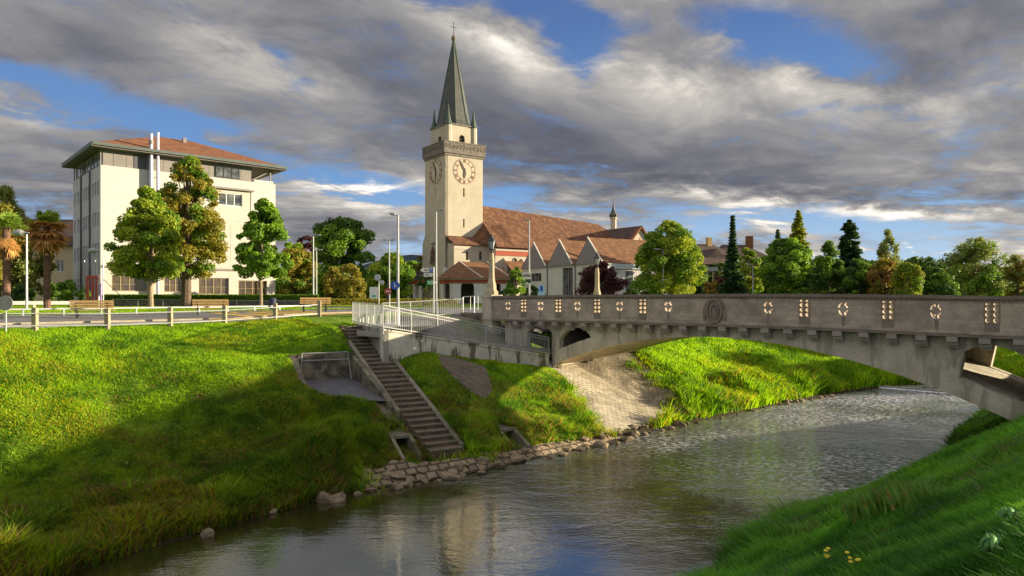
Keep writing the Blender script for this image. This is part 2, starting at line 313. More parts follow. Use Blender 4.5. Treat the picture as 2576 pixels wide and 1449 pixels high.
# ------------------------------------------------------------------ mesh helpers
class MB:
    def __init__(s): s.v = []; s.f = []; s.uv = None
    def add(s, vs, fs):
        b = len(s.v); s.v += [tuple(v) for v in vs]; s.f += [tuple(i + b for i in f) for f in fs]; return s
    def box(s, x0, x1, y0, y1, z0, z1):
        return s.add([(x0, y0, z0), (x1, y0, z0), (x1, y1, z0), (x0, y1, z0), (x0, y0, z1), (x1, y0, z1), (x1, y1, z1), (x0, y1, z1)],
                     [(0, 3, 2, 1), (4, 5, 6, 7), (0, 1, 5, 4), (1, 2, 6, 5), (2, 3, 7, 6), (3, 0, 4, 7)])
    def bar(s, a, b, wd_, ht=None, up=(0, 0, 1)):
        a, b = Vector(a), Vector(b); ht = ht or wd_; d = (b - a).normalized(); u = Vector(up)
        if abs(d.dot(u)) > .98: u = Vector((0, 1, 0))
        r = d.cross(u).normalized(); q = r.cross(d).normalized(); o = []
        for p in (a, b):
            for i, j in ((-1, -1), (1, -1), (1, 1), (-1, 1)): o.append(p + r * (i * wd_ / 2) + q * (j * ht / 2))
        return s.add(o, [(0, 1, 2, 3), (7, 6, 5, 4), (0, 4, 5, 1), (1, 5, 6, 2), (2, 6, 7, 3), (3, 7, 4, 0)])
    def tube(s, pts, rs, n=8, caps=True):
        pts = [Vector(p) for p in pts]
        if not hasattr(rs, '__len__'): rs = [rs] * len(pts)
        rings = []; prev = None
        for i, p in enumerate(pts):
            d = (pts[min(i + 1, len(pts) - 1)] - pts[max(i - 1, 0)]).normalized()
            u = Vector((0, 0, 1)) if abs(d.z) < .9 else Vector((1, 0, 0))
            if prev is not None: u = prev
            a = (u - d * u.dot(d)).normalized(); b_ = d.cross(a); prev = a
            rings.append([p + (a * math.cos(2 * math.pi * k / n) + b_ * math.sin(2 * math.pi * k / n)) * rs[i] for k in range(n)])
        vs = [v for r in rings for v in r]; fs = []
        for i in range(len(rings) - 1):
            for k in range(n): fs.append((i * n + k, i * n + (k + 1) % n, (i + 1) * n + (k + 1) % n, (i + 1) * n + k))
        if caps: fs.append(tuple(range(n))[::-1]); fs.append(tuple((len(rings) - 1) * n + k for k in range(n)))
        return s.add(vs, fs)
    def lathe(s, prof, n=12, c=(0, 0), rot=0.0, caps=True):     # prof = [(r, z)]
        vs = []; fs = []
        for r, z in prof:
            for k in range(n): a = 2 * math.pi * k / n + rot; vs.append((c[0] + r * math.cos(a), c[1] + r * math.sin(a), z))
        for i in range(len(prof) - 1):
            for k in range(n): fs.append((i * n + k, i * n + (k + 1) % n, (i + 1) * n + (k + 1) % n, (i + 1) * n + k))
        if caps: fs.append(tuple(range(n))[::-1]); fs.append(tuple((len(prof) - 1) * n + k for k in range(n)))
        return s.add(vs, fs)
    def prism(s, poly, z0, z1):
        n = len(poly); vs = [(x, y, z0) for x, y in poly] + [(x, y, z1) for x, y in poly]
        return s.add(vs, [tuple(range(n))[::-1], tuple(range(n, 2 * n))] + [(i, (i + 1) % n, (i + 1) % n + n, i + n) for i in range(n)])
    def plate(s, outline, holes=(), y0=0.0, y1=.3, axis='y', warp=None):      # 2-D (a, z) outline with holes, given thickness
        loops = [list(outline)] + [list(h) for h in holes]
        flat = [p for l in loops for p in l]
        tris = tessellate_polygon([[Vector((p[0], p[1], 0)) for p in l] for l in loops])
        wz = warp or (lambda a, z: z)
        def P(p, y): return (p[0], y, wz(p[0], p[1])) if axis == 'y' else (y, p[0], wz(p[0], p[1]))
        vs = [P(p, y0) for p in flat] + [P(p, y1) for p in flat]; n = len(flat)
        fs = [tuple(t) for t in tris] + [tuple(i + n for i in t[::-1]) for t in tris]
        b = 0
        for l in loops:
            k = len(l)
            for i in range(k): fs.append((b + i, b + (i + 1) % k, b + (i + 1) % k + n, b + i + n))
            b += k
        return s.add(vs, fs)
    def mesh(s, name, m, smooth=False, fix=True):
        me = bpy.data.meshes.new(name); me.from_pydata(s.v, [], s.f)
        if fix:
            bm = bmesh.new(); bm.from_mesh(me); bmesh.ops.recalc_face_normals(bm, faces=bm.faces); bm.to_mesh(me); bm.free()
        me.materials.append(m)
        if smooth: me.polygons.foreach_set('use_smooth', [True] * len(me.polygons))
        me.update(); return me
    def build(s, name, m, parent=None, smooth=False, loc=None, fix=True):
        o = bpy.data.objects.new(name, s.mesh(name, m, smooth, fix)); COL.objects.link(o)
        if parent: o.parent = parent
        if loc is not None: o.location = loc
        return o

def tag(o, label=None, cat=None, group=None, kind=None):
    if label: o['label'] = label
    if cat: o['category'] = cat
    if group: o['group'] = group
    if kind: o['kind'] = kind
    return o
def thing(name, label, cat, loc=(0, 0, 0), rz=0.0, group=None, kind=None):
    o = bpy.data.objects.new(name, None); COL.objects.link(o); o.location = loc; o.rotation_euler = (0, 0, rz)
    o.empty_display_size = .2
    return tag(o, label, cat, group, kind)
def copy_tree(o, parent=None):
    c = o.copy(); COL.objects.link(c); c.parent = parent
    for ch in list(o.children): copy_tree(ch, c)
    return c
def arch(x0, x1, z0, zs, n=10, pointed=False):      # outline of an arched opening, springing at zs
    r = (x1 - x0) / 2; cx = (x0 + x1) / 2; o = [(x0, z0), (x1, z0)]
    for k in range(n + 1):
        a = math.pi * k / n; o.append((cx + r * math.cos(a), zs + r * math.sin(a) * (1.3 if pointed else 1)))
    return o
def oval(cx, cz, rx, rz, n=12): return [(cx + rx * math.cos(2 * math.pi * k / n), cz + rz * math.sin(2 * math.pi * k / n)) for k in range(n)]

def np_mesh(name, V3, faces, m, col=None, k=3):
    me = bpy.data.meshes.new(name); nv = len(V3); nf = len(faces)
    me.vertices.add(nv); me.vertices.foreach_set('co', np.ascontiguousarray(V3, np.float32).ravel())
    me.loops.add(nf * k); me.loops.foreach_set('vertex_index', np.ascontiguousarray(faces, np.int32).ravel())
    me.polygons.add(nf); me.polygons.foreach_set('loop_start', np.arange(0, nf * k, k, dtype=np.int32))
    me.materials.append(m)
    if col is not None:
        a = me.color_attributes.new('Col', 'FLOAT_COLOR', 'POINT')
        c4 = np.ones((nv, 4), np.float32); c4[:, :3] = col; a.data.foreach_set('color', c4.ravel())
    me.update(calc_edges=True); me.validate(); return me
def np_obj(name, me, parent=None, loc=None):
    o = bpy.data.objects.new(name, me); COL.objects.link(o)
    if parent: o.parent = parent
    if loc is not None: o.location = loc
    return o

# value noise
def vn(x, y, seed=0):
    x = np.asarray(x, float); y = np.asarray(y, float)
    xi = np.floor(x).astype(np.int64); yi = np.floor(y).astype(np.int64); fx = x - xi; fy = y - yi
    fx = fx * fx * (3 - 2 * fx); fy = fy * fy * (3 - 2 * fy)
    def h(a, b):
        n = (a * 374761393 + b * 668265263 + seed * 974634777) & 0xffffffff
        n = ((n ^ (n >> 13)) * 1274126177) & 0xffffffff
        return ((n ^ (n >> 16)) & 0xffff) / 65535.0
    return (h(xi, yi) * (1 - fx) + h(xi + 1, yi) * fx) * (1 - fy) + (h(xi, yi + 1) * (1 - fx) + h(xi + 1, yi + 1) * fx) * fy
def fbm(x, y, seed=0, o=3):
    t = 0; a = .5; s_ = 0
    for k in range(o): t = t + a * vn(np.asarray(x) * 2 ** k, np.asarray(y) * 2 ** k, seed + k * 7); s_ += a; a *= .5
    return t / s_

# ------------------------------------------------------------------ terrain
def wpt(x, y, z=0.0): Y = (ZC - z) * F / (y - HY); return ((x - CX) / F * Y, Y)
SHL = np.array([(-60, -48), (-34, -12.5), wpt(-60, 1530), wpt(150, 1449), wpt(600, 1312), wpt(900, 1236), wpt(1180, 1190), wpt(1450, 1130), wpt(1720, 1066), wpt(2050, 1000), wpt(2205, 977), (31, 53.2), (38, 55.5), (52, 56.5), (100, 58), (400, 60)])
SHR = np.array([(-48, -48), (-19, -8.5), (-3, 8.2), wpt(1780, 1449), wpt(1855, 1380), wpt(1975, 1325), wpt(2200, 1262), wpt(2385, 1192), wpt(2388, 1110), wpt(2440, 1062), wpt(2530, 1020), (34, 45.8), (46, 48), (100, 49), (400, 50)])
def sdist(px_, py_, poly):
    best = np.full(px_.shape, 1e9); s_at = np.zeros(px_.shape); sign = np.ones(px_.shape); s0 = 0.0
    for (ax, ay_), (bx, by) in zip(poly[:-1], poly[1:]):
        dx, dy = bx - ax, by - ay_; L2 = dx * dx + dy * dy; L = math.sqrt(L2)
        t = np.clip(((px_ - ax) * dx + (py_ - ay_) * dy) / L2, 0, 1)
        qx = px_ - ax - t * dx; qy = py_ - ay_ - t * dy; d = np.hypot(qx, qy)
        cr_ = dx * (py_ - ay_) - dy * (px_ - ax)
        m_ = d < best - 1e-9
        best = np.where(m_, d, best); s_at = np.where(m_, s0 + t * L, s_at); sign = np.where(m_, np.where(cr_ >= 0, 1.0, -1.0), sign)
        s0 += L
    return best * sign, s_at
ARC = [0.0]
for a_, b_ in zip(SHL[:-1], SHL[1:]): ARC.append(ARC[-1] + float(np.hypot(*(b_ - a_))))
DS = np.array([0, 1.0, 4.5, 8.5, 13, 17, 19, 28, 50, 400.0])
PROF = [(ARC[0], [0, .3, .4, .7, 3.4, 5.3, 5.5, 5.85, 6.0, 6.2]),
        (ARC[3], [0, .3, .4, .8, 3.5, 5.3, 5.5, 5.85, 6.0, 6.2]),
        (ARC[4], [0, .4, .8, 1.9, 4.0, 5.35, 5.5, 5.85, 6.0, 6.2]),
        (ARC[5], [0, .5, 1.9, 3.25, 4.45, 5.35, 5.5, 5.85, 6.0, 6.2]),
        (ARC[6], [0, .55, 2.0, 3.9, 5.2, 5.5, 5.6, 5.85, 6.0, 6.2]),
        (ARC[7], [0, .35, 1.45, 2.75, 4.9, 5.6, 5.7, 5.9, 6.0, 6.2]),
        (ARC[8], [0, .35, 1.45, 2.75, 4.9, 5.6, 5.7, 5.9, 6.0, 6.2]),
        (ARC[8] + 5, [0, .7, 2.2, 4.0, 5.4, 5.7, 5.8, 5.9, 6.0, 6.2]),
        (ARC[15], [0, .8, 2.4, 4.2, 5.4, 5.7, 5.8, 5.9, 6.0, 6.2])]
PS = np.array([p[0] for p in PROF]); PH = np.array([p[1] for p in PROF])
DR = np.array([0, .8, 3.5, 7.0, 9.0, 14, 40, 400.0]); HR = np.array([0, .55, 2.3, 4.75, 5.25, 5.5, 5.8, 6.0])
# key points
CULV = []
STT, STB = Vector((-9.0, 39.0, 5.25)), Vector((-2.65, 27.8, 0.62)); NST = 28; STW = 1.42
SD = Vector((STB.x - STT.x, STB.y - STT.y)); SL_ = SD.length; SD /= SL_; SN = Vector((-SD.y, SD.x))       # SN points to the right-hand (downstream->bridge) side
C0 = Vector((-6.45, 34.9, 5.16)); A0 = Vector((-9.35, 40.9, 5.36)); E0 = Vector((2.25, 42.45, 3.25))
RD = Vector((E0.x - C0.x, E0.y - C0.y)); RL = RD.length; RD /= RL; RN = Vector((-RD.y, RD.x)); RW = 2.6
BR0 = Vector((-1.3, 46.0)); BD = Vector((.716, -.698)).normalized(); BN = Vector((-BD.y, BD.x)); BW = 6.5
def terr(px_, py_):
    px_ = np.asarray(px_, float); py_ = np.asarray(py_, float)
    dl, sl_ = sdist(px_, py_, SHL); dr, sr_ = sdist(px_, py_, SHR); dr = -dr
    d = np.clip(dl, 0, 399)
    k = np.clip(np.searchsorted(PS, sl_, side='right') - 1, 0, len(PS) - 2)
    tt = np.clip((sl_ - PS[k]) / (PS[k + 1] - PS[k]), 0, 1)
    j = np.clip(np.searchsorted(DS, d, side='right') - 1, 0, len(DS) - 2)
    u = (d - DS[j]) / (DS[j + 1] - DS[j])
    hk = PH[k, j] * (1 - u) + PH[k, j + 1] * u; hk1 = PH[k + 1, j] * (1 - u) + PH[k + 1, j + 1] * u
    zl = hk * (1 - tt) + hk1 * tt
    zr = np.interp(np.clip(dr, 0, 399), DR, HR)
    bed = -np.clip(.6 * np.minimum(-dl, -dr), .05, 1.0)
    z = np.where(dl > 0, zl, np.where(dr > 0, zr, bed))
    rough = (fbm(px_ * .55, py_ * .55, 3, 3) - .5) * .34
    near = np.where(dl > 0, np.clip(dl / 2, 0, 1) * np.clip((17.5 - dl) / 3, 0, 1), np.where(dr > 0, np.clip(dr / 2, 0, 1) * np.clip((12 - dr) / 4, .25, 1), 0))
    z = z + rough * near * np.where(dl > 0, np.interp(dl, [4, 8], [1.0, .30]), 1.0)
    tus = np.where(sl_ > ARC[8], .6, 1.7) * np.clip(1 - np.abs(dl - 1.9) / 2.1, 0, 1) * (dl > 0) * (np.clip(fbm(px_ * .42, py_ * .42, 9, 2) - .42, 0, 1) * 3.2) * ((sl_ < ARC[5] + .5) | (sl_ > ARC[8] + 1)) 
    z = z + tus * .8
    # ramp behind its retaining wall, and the slope above it
    rx = (px_ - C0.x) * RD.x + (py_ - C0.y) * RD.y; ry = (px_ - C0.x) * RN.x + (py_ - C0.y) * RN.y
    rz = C0.z + (E0.z - C0.z) * np.clip(rx / RL, -.3, 1.3)
    inr = (rx > -.8) & (rx < RL + 8) & (ry > -.15)
    behind = rz - .12 + np.clip(ry - RW, 0, 10) * .62
    z = np.where(inr & (ry < RW + 6), np.minimum(z, behind), z)
    # ground in front of the wall must start at the wall foot
    inf = (rx > -.3) & (rx < RL + .5) & (ry <= -.15) & (ry > -4)
    foot = (4.35 + (2.5 - 4.35) * np.clip(rx / RL, 0, 1)) 
    wgt = np.clip(1 + ry / 4, 0, 1)
    z = np.where(inf, z * (1 - wgt) + foot * wgt, z)
    # stair cutting
    ax = (px_ - STT.x) * SD.x + (py_ - STT.y) * SD.y; ayy = (px_ - STT.x) * SN.x + (py_ - STT.y) * SN.y
    sz = STT.z + (STB.z - STT.z) * np.clip(ax / SL_, 0, 1)
    ins = (ax > -.6) & (ax < SL_ + .3)
    hw = STW / 2 + .25
    z = np.where(ins & (np.abs(ayy) < hw), np.minimum(z, sz - .30), z)
    blend = np.clip((np.abs(ayy) - hw) / 1.6, 0, 1)
    side = ins & (np.abs(ayy) >= hw) & (np.abs(ayy) < hw + 1.6) & ~inr
    z = np.where(side, (sz + .02) * (1 - blend) + z * blend, z)
    # niche beside the stair
    z = np.where(inpoly(px_, py_, CARVE), np.minimum(z, NZ(px_, py_) - .25), z)
    for cx_, cy_, cz_, cw_ in CULV:
        u = (px_ - cx_) * SN.x + (py_ - cy_) * SN.y; v = (px_ - cx_) * SD.x + (py_ - cy_) * SD.y
        z = np.where((np.abs(u) < cw_ / 2 + .12) & (v > -1.0) & (v < 1.5), np.minimum(z, cz_ - .08 - .12 * np.clip(v, -1, 2)), z)
    return z
def inpoly(x, y, poly):
    x = np.asarray(x, float); y = np.asarray(y, float)
    c = np.zeros(x.shape, bool); n = len(poly)
    for i in range(n):
        x0, y0 = poly[i][0], poly[i][1]; x1, y1 = poly[(i + 1) % n][0], poly[(i + 1) % n][1]
        if y0 == y1: continue
        c ^= ((y0 > y) != (y1 > y)) & (x < (x1 - x0) * (y - y0) / (y1 - y0) + x0)
    return c
def st(a, b): p = STT.xy + SD * a + SN * b; return (p.x, p.y)      # stair-frame point
NB, NF = 3.9, 8.9                                                      # niche from/to along the stair
NICHE = [st(NB - .05, -1.05), st(NB - .05, -3.85), st(NF - 2.2, -4.0), st(NF - .6, -3.4), st(NF + .3, -1.0)]
CARVE = [st(NB - .30, -.6), st(NB - .30, -4.15), st(NF - 2.3, -4.3), st(NF - .9, -3.6), st(NF - .2, -.6)]
NSIDE = []
NSIDE = [st(NF, -1.05), st(NF, -4.0), st(NF + 2.2, -3.2), st(NF + 2.2, -1.05)]
def NZ(x, y):
    ax = (np.asarray(x) - STT.x) * SD.x + (np.asarray(y) - STT.y) * SD.y
    return np.clip(2.78 - (ax - NB) * .10, 1.2, 2.85) + 0 * ax
def axis_pts(segs):
    o = []
    for a, b, st_ in segs: o += list(np.arange(a, b, st_))
    return np.array(sorted(set(np.round(o, 4))))
gxs = np.concatenate([-np.geomspace(36, 6000, 40)[::-1], np.arange(-35.6, -14, .45), np.arange(-14, 6, .25), np.arange(6, 50, .45), np.geomspace(50, 6000, 40)])
gys = np.concatenate([-np.geomspace(14, 3000, 20)[::-1], np.arange(-13.5, 5, .5), np.arange(5, 22, .35), np.arange(22, 50, .25), np.arange(50, 70, .5), np.geomspace(70, 7000, 50)])
def th(x, y): return float(terr(np.array([x]), np.array([y]))[0])
def p2g(x, y, Y0=8.0, Y1=90.0):      # where the sight line through a picture point meets the ground
    Ys = np.arange(Y0, Y1, .08); Xs = (x - CX) / F * Ys; Zs = ZC - (y - HY) / F * Ys
    d = Zs - terr(Xs, Ys); k = np.argmax(d < 0)
    if d[k] >= 0: k = len(Ys) - 1
    return (float(Xs[k]), float(Ys[k]), float(Zs[k]))
cl_ = []
for (x, y, w_) in ((1008, 1110, .62), (1274, 1086, .6)):
    g = p2g(x, y); cl_.append((g[0], g[1], g[2] - .42, w_))
CULV += cl_
GX, GY = np.meshgrid(gxs, gys); GZ = terr(GX, GY)
nx, ny = len(gxs), len(gys)
idx = np.arange(nx * ny).reshape(ny, nx)
fc = np.stack([idx[:-1, :-1].ravel(), idx[:-1, 1:].ravel(), idx[1:, 1:].ravel(), idx[1:, :-1].ravel()], 1)
me = np_mesh('ground', np.stack([GX.ravel(), GY.ravel(), GZ.ravel()], 1), fc, M['turf'], k=4)
me.polygons.foreach_set('use_smooth', [True] * len(me.polygons))
tag(np_obj('ground', me), kind='structure')
def th(x, y): return float(terr(np.array([x]), np.array([y]))[0])
def p2g(x, y, Y0=8.0, Y1=90.0):      # where the sight line through a picture point meets the ground
    Ys = np.arange(Y0, Y1, .08); Xs = (x - CX) / F * Ys; Zs = ZC - (y - HY) / F * Ys
    d = Zs - terr(Xs, Ys); k = np.argmax(d < 0)
    if d[k] >= 0: k = len(Ys) - 1
    return (float(Xs[k]), float(Ys[k]), float(Zs[k]))
def PX(x, Y): return (x - CX) / F * Y
def PZ(y, Y): return ZC - (y - HY) / F * Y
def drape(name, poly, m, off=.02, step=.5, parent=None, uvf=None, kind=None, label=None, cat=None, group=None, zf=None):
    poly = [(p[0], p[1]) for p in poly]
    bm = bmesh.new(); vs = [bm.verts.new((x, y, 0)) for x, y in poly]; bm.faces.new(vs)
    xs = [p[0] for p in poly]; ys = [p[1] for p in poly]
    for x in np.arange(min(xs) + step, max(xs), step):
        bmesh.ops.bisect_plane(bm, geom=bm.verts[:] + bm.edges[:] + bm.faces[:], plane_co=(x, 0, 0), plane_no=(1, 0, 0))
    for y in np.arange(min(ys) + step, max(ys), step):
        bmesh.ops.bisect_plane(bm, geom=bm.verts[:] + bm.edges[:] + bm.faces[:], plane_co=(0, y, 0), plane_no=(0, 1, 0))
    bm.verts.ensure_lookup_table()
    xx = np.array([v.co.x for v in bm.verts]); yy = np.array([v.co.y for v in bm.verts]); z = (zf or terr)(xx, yy)
    for v, q in zip(bm.verts, z): v.co.z = q + off
    bmesh.ops.recalc_face_normals(bm, faces=bm.faces)
    me = bpy.data.meshes.new(name); 
    if uvf:
        ul = bm.loops.layers.uv.new('UVMap'); uu, vv = uvf(xx, yy)
        for v, i in zip(bm.verts, range(len(xx))): v.index = i
        for f_ in bm.faces:
            for l in f_.loops: l[ul].uv = (uu[l.vert.index], vv[l.vert.index])
    bm.to_mesh(me); bm.free(); me.materials.append(m)
    if me.polygons and sum(p.normal.z for p in me.polygons) < 0: me.flip_normals()
    o = bpy.data.objects.new(name, me); COL.objects.link(o)
    if parent: o.parent = parent
    return tag(o, label, cat, group, kind)

# ------------------------------------------------------------------ water
wm = MB(); wm.add([(-140, -60, 0), (33.6, -60, 0), (33.6, 47.0, 0), (27.0, 53.6, 0), (20, 60, 0), (-140, 60, 0)], [(0, 1, 2, 3, 4, 5)])
wm.add([(33.6, -60, 0), (140, -60, 0), (140, 47.0, 0), (33.6, 47.0, 0)], [(0, 1, 2, 3)])
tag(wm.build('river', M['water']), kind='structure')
w2 = MB(); w2.add([(27.2, 53.8, .16), (34.0, 47.0, .16), (420, 40, .16), (420, 66, .16), (30, 66, .16)], [(0, 1, 2, 3, 4)])
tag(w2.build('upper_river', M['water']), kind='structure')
weir = thing('weir', 'low concrete weir with a thin line of white water beyond the bridge arch', 'weir', (30.4, 50.3, 0), math.atan2(47.0 - 53.7, 33.8 - 27.1))
q = MB(); q.box(-4.9, 4.9, -.12, .3, -.8, .19); q.build('sill', M['concrete'], weir)
q = MB(); random.seed(3)
for i in range(60):
    x = -4.8 + i * .163; q.add([(x, -.13, .10), (x + .17, -.13, .10), (x + .17, -.18 - random.random() * .15, .02), (x, -.22 - random.random() * .15, .02)], [(0, 1, 2, 3)])
q.build('falling_water', M['foam'], weir)

# ------------------------------------------------------------------ bridge
BZ = math.atan2(BD.y, BD.x)
bridge = thing('bridge', 'grey concrete arch bridge with pierced parapet crossing the river', 'bridge', (BR0.x, BR0.y, 0), BZ)
BL = 32.0; CXB = 16.0
def bcam(x): return -.0010 * max(0.0, min(x, 28.0) - CXB) ** 2 + .03 * max(0.0, x - 28.0) + (-.0002 * (CXB - x) ** 2 if x < CXB else 0)
def bx(xD, yl=0.0):        # bridge-local x of a picture column
    o = BR0 + BN * yl; k = (xD - CX) / F
    return (k * o.y - o.x) / (BD.x - k * BD.y)
ZTOP, ZBOT = 7.0, 5.60
ACR, AK = 4.84, .0182
def zin(x): return ACR - AK * (x - CXB) ** 2
AX0, AX1 = CXB - 10.75, CXB + 13.2
arcx = [AX0 + (AX1 - AX0) * i / 48 for i in range(49)]
warp = lambda a, z: z + bcam(a) * max(0, min(1, (z - 3.6) / 1.6))
out = [(1.2, 5.34), (1.2, .8), (AX0, .8)] + [(x, zin(x)) for x in arcx] + [(AX1, -1.0), (38.0, -1.0), (38.0, 5.34)] + [(38.0 - k, 5.34) for k in range(1, 36)]
o1a, o1b = bx(1325), bx(1391); o2a, o2b = bx(1406), bx(1487)
def ext(x): return zin(x) + .80
op1 = [(o1a, 2.4), (o1b, 2.4)] + [(o1b - (o1b - o1a) * (.5 - .5 * math.cos(math.pi * k / 12)), 4.40 + .70 * math.sin(math.pi * k / 12) ** .9 if 0 < k < 12 else 4.40) for k in range(13)]
def op2(a, b, mir=False):
    lo_a, lo_b = ext(a), ext(b)
    p = [(a, lo_a), (a + (b - a) * .33, ext(a + (b - a) * .33)), (a + (b - a) * .66, ext(a + (b - a) * .66)), (b, lo_b)]
    top = []
    for k in range(1, 12):
        t = k / 12; x = b - (b - a) * t
        base = lo_b + .02 + (4.30 - lo_b) * t; top.append((x, base + (5.06 - (lo_b + 4.30) / 2) * math.sin(math.pi * t) ** .75))
    return p + top + [(a, 4.30)]
near_holes = [op1, op2(o2a, o2b)]
o3a, o3b = 2 * CXB - o2b + .15, 2 * CXB - o2a
mirror = lambda L: [(2 * CXB - x, z) for x, z in L][::-1]
o3 = [(x - bx(2415) * 0, z) for x, z in mirror(op2(o2a, o2b))]
sh = bx(2412) - min(p[0] for p in o3)
o3 = [(x + sh, z + .0) for x, z in o3]
def shifted(L, s_): return [(x + s_, ext(x + s_) if abs(z - ext(x)) < .03 else z) for x, z in L]
o3 = shifted(mirror(op2(o2a, o2b)), sh)
q = MB(); q.plate(out, near_holes + [o3], 0.0, .45, warp=warp); q.build('spandrel_wall', M['bridge_concrete'], bridge)
q = MB(); q.plate(out, [op1, o3], BW - .45, BW, warp=warp); q.build('spandrel_wall', M['bridge_concrete'], bridge)
q = MB()        # arch barrel between the walls
for a, b in zip(arcx[:-1], arcx[1:]):
    za, zb = warp(a, zin(a)), warp(b, zin(b)); ta, tb = warp(a, ext(a) - .03), warp(b, ext(b) - .03)
    q.add([(a, .45, za), (b, .45, zb), (b, BW - .45, zb), (a, BW - .45, za), (a, .45, ta), (b, .45, tb), (b, BW - .45, tb), (a, BW - .45, ta)], [(0, 3, 2, 1), (4, 5, 6, 7)])
q.build('arch_barrel', M['bridge_concrete'], bridge)
q = MB(); q.box(AX0 - .45, AX0 - .02, .452, BW - .452, .8, 5.3); q.box(o2b + 1.2, o2b + 1.5, .452, BW - .452, zin(o2b + 1.2) + .4, 5.3); q.build('abutment', M['bridge_concrete'], bridge)
q = MB()
for i in range(38):
    a, b = -1 + i * 1.0 + .5, i * 1.0 + .5
    za, zb = bcam(a), bcam(b)
    q.add([(a, .02, 5.342 + za), (b, .02, 5.342 + zb), (b, BW - .02, 5.342 + zb), (a, BW - .02, 5.342 + za), (a, .02, 5.6 + za), (b, .02, 5.6 + zb), (b, BW - .02, 5.6 + zb), (a, BW - .02, 5.6 + za)], [(0, 3, 2, 1), (4, 5, 6, 7), (0, 1, 5, 4), (2, 3, 7, 6)])
q.build('deck', M['concrete'], bridge)
# parapet panels with rings and ladders of ovals cut through
rings = [bx(v, -.3) for v in (1280.4, 1362.7, 1455, 1561.2, 1683.3, 1935, 2124, 2357.5)]
grids = [bx(v, -.3) for v in (1320.2, 1407.4, 1505, 1619.8, 2026, 2235.7, 2496.8)]
emb = bx(1800.5, -.3); gap = (grids[-1] - grids[-2])
rings += [rings[-1] + gap]; grids += [grids[-1] + gap, grids[-1] + 2 * gap]; rings += [rings[-1] + gap]
def ringholes(cx, cz):
    H = []
    for k in range(4):
        a0 = R(90 * k + 12); a1 = R(90 * k + 78); H.append([(cx + .235 * math.cos(a0 + (a1 - a0) * i / 4), cz + .31 * math.sin(a0 + (a1 - a0) * i / 4)) for i in range(5)] +
              [(cx + .115 * math.cos(a1 + (a0 - a1) * i / 4), cz + .16 * math.sin(a1 + (a0 - a1) * i / 4)) for i in range(5)])
    return H
def gridholes(cx): return [oval(cx + dx, z, .088, .098 if z < 6.68 else .06, 10) for dx in (-.13, .13) for z in (6.07, 6.29, 6.51, 6.695)]
def parapet(y0, y1, name, far=False):
    xs = [0.45] + sorted([(rings + grids)[i] + .5 for i in range(len(rings + grids))] + [emb + .8]) ; xs = [x for x in xs if x < 37] + [37.5]
    q = MB()
    for a, b in zip(xs[:-1], xs[1:]):
        if b - a < .15: continue
        hs = []
        for r_ in rings:
            if a < r_ < b: hs += ringholes(r_, 6.36)
        for g_ in grids:
            if a < g_ < b: hs += gridholes(g_)
        q.plate([(a, 5.48), (b, 5.48), (b, 6.86), (a, 6.86)], hs, y0, y1, warp=lambda x, z: z + bcam(x))
    return q.build(name, M['courses'], bridge)
def strip(y0, y1, z0, z1, a=.3, b=37.5, n=38):
    q = MB()
    for i in range(n):
        p, r_ = a + (b - a) * i / n, a + (b - a) * (i + 1) / n; c1, c2 = bcam(p), bcam(r_)
        q.add([(p, y0, z0 + c1), (r_, y0, z0 + c2), (r_, y1, z0 + c2), (p, y1, z0 + c1), (p, y0, z1 + c1), (r_, y0, z1 + c2), (r_, y1, z1 + c2), (p, y1, z1 + c1)], [(0, 3, 2, 1), (4, 5, 6, 7), (0, 1, 5, 4), (2, 3, 7, 6)] + ([(0, 4, 7, 3)] if i == 0 else []))
    return q
for (y0, y1, cy0, cy1, dy) in ((-.40, -.18, -.50, -.08, -1), (BW + .18, BW + .40, BW + .08, BW + .50, 1)):
    p = parapet(y0, y1, 'parapet')
    strip(cy0, cy1, 6.862, 7.0).build('coping', M['coping'], p)
    strip(y0 - .03 if dy < 0 else y1 - .0, y0 if dy < 0 else y1 + .03, 5.50, 5.60).build('band', M['courses'], p)
    ys = (y0 - .004, y0 - .001) if dy < 0 else (y1 + .001, y1 + .004)
    for x in rings: q = MB(); q.plate([(x - .05, 5.62), (x + .05, 5.62), (x + .08, 6.03), (x - .08, 6.03)], [], *ys, warp=lambda a, z: z + bcam(a)); q.build('drip_stain', M['stain'], p)
    for x in grids: q = MB(); q.plate([(x - .24, 5.62), (x + .24, 5.62), (x + .25, 5.95), (x - .25, 5.95)], [], *ys, warp=lambda a, z: z + bcam(a)); q.build('drip_stain', M['stain'], p)
    for x in grids: q = MB(); q.plate([(x - .27, 5.955), (x + .27, 5.955), (x + .27, 6.76), (x - .27, 6.76)], [[(a, b) for a, b in h_] for h_ in gridholes(x)], *ys, warp=lambda a, z: z + bcam(a)); q.build('grille_panel', M['grille'], p)
    q = MB(); nd = 190
    for i in range(nd):
        x = .6 + i * .194
        q.box(x, x + .095, *((y0 - .05, y0 - .001) if dy < 0 else (y1 + .001, y1 + .05)), 6.77 + bcam(x), 6.858 + bcam(x))
    q.build('dentil_row', M['coping'], p)
q = strip(-.44, .0, 5.38, 5.478, .45); q.build('cornice', M['coping'], bridge); q = strip(BW, BW + .44, 5.38, 5.478, .45); q.build('cornice', M['coping'], bridge)
nc = 0; x = bx(1307)
while x < 33:
    q = MB(); c = bcam(x)
    q.box(x - .19, x + .19, -.43, -.001, 5.17 + c, 5.378 + c); q.box(x - .188, x + .188, -.30, -.001, 5.03 + c, 5.168 + c)
    q.box(x - .186, x + .186, -.16, -.001, 4.92 + c, 5.028 + c); q.build('corbel', M['corbel'], bridge); x += 1.083; nc += 1
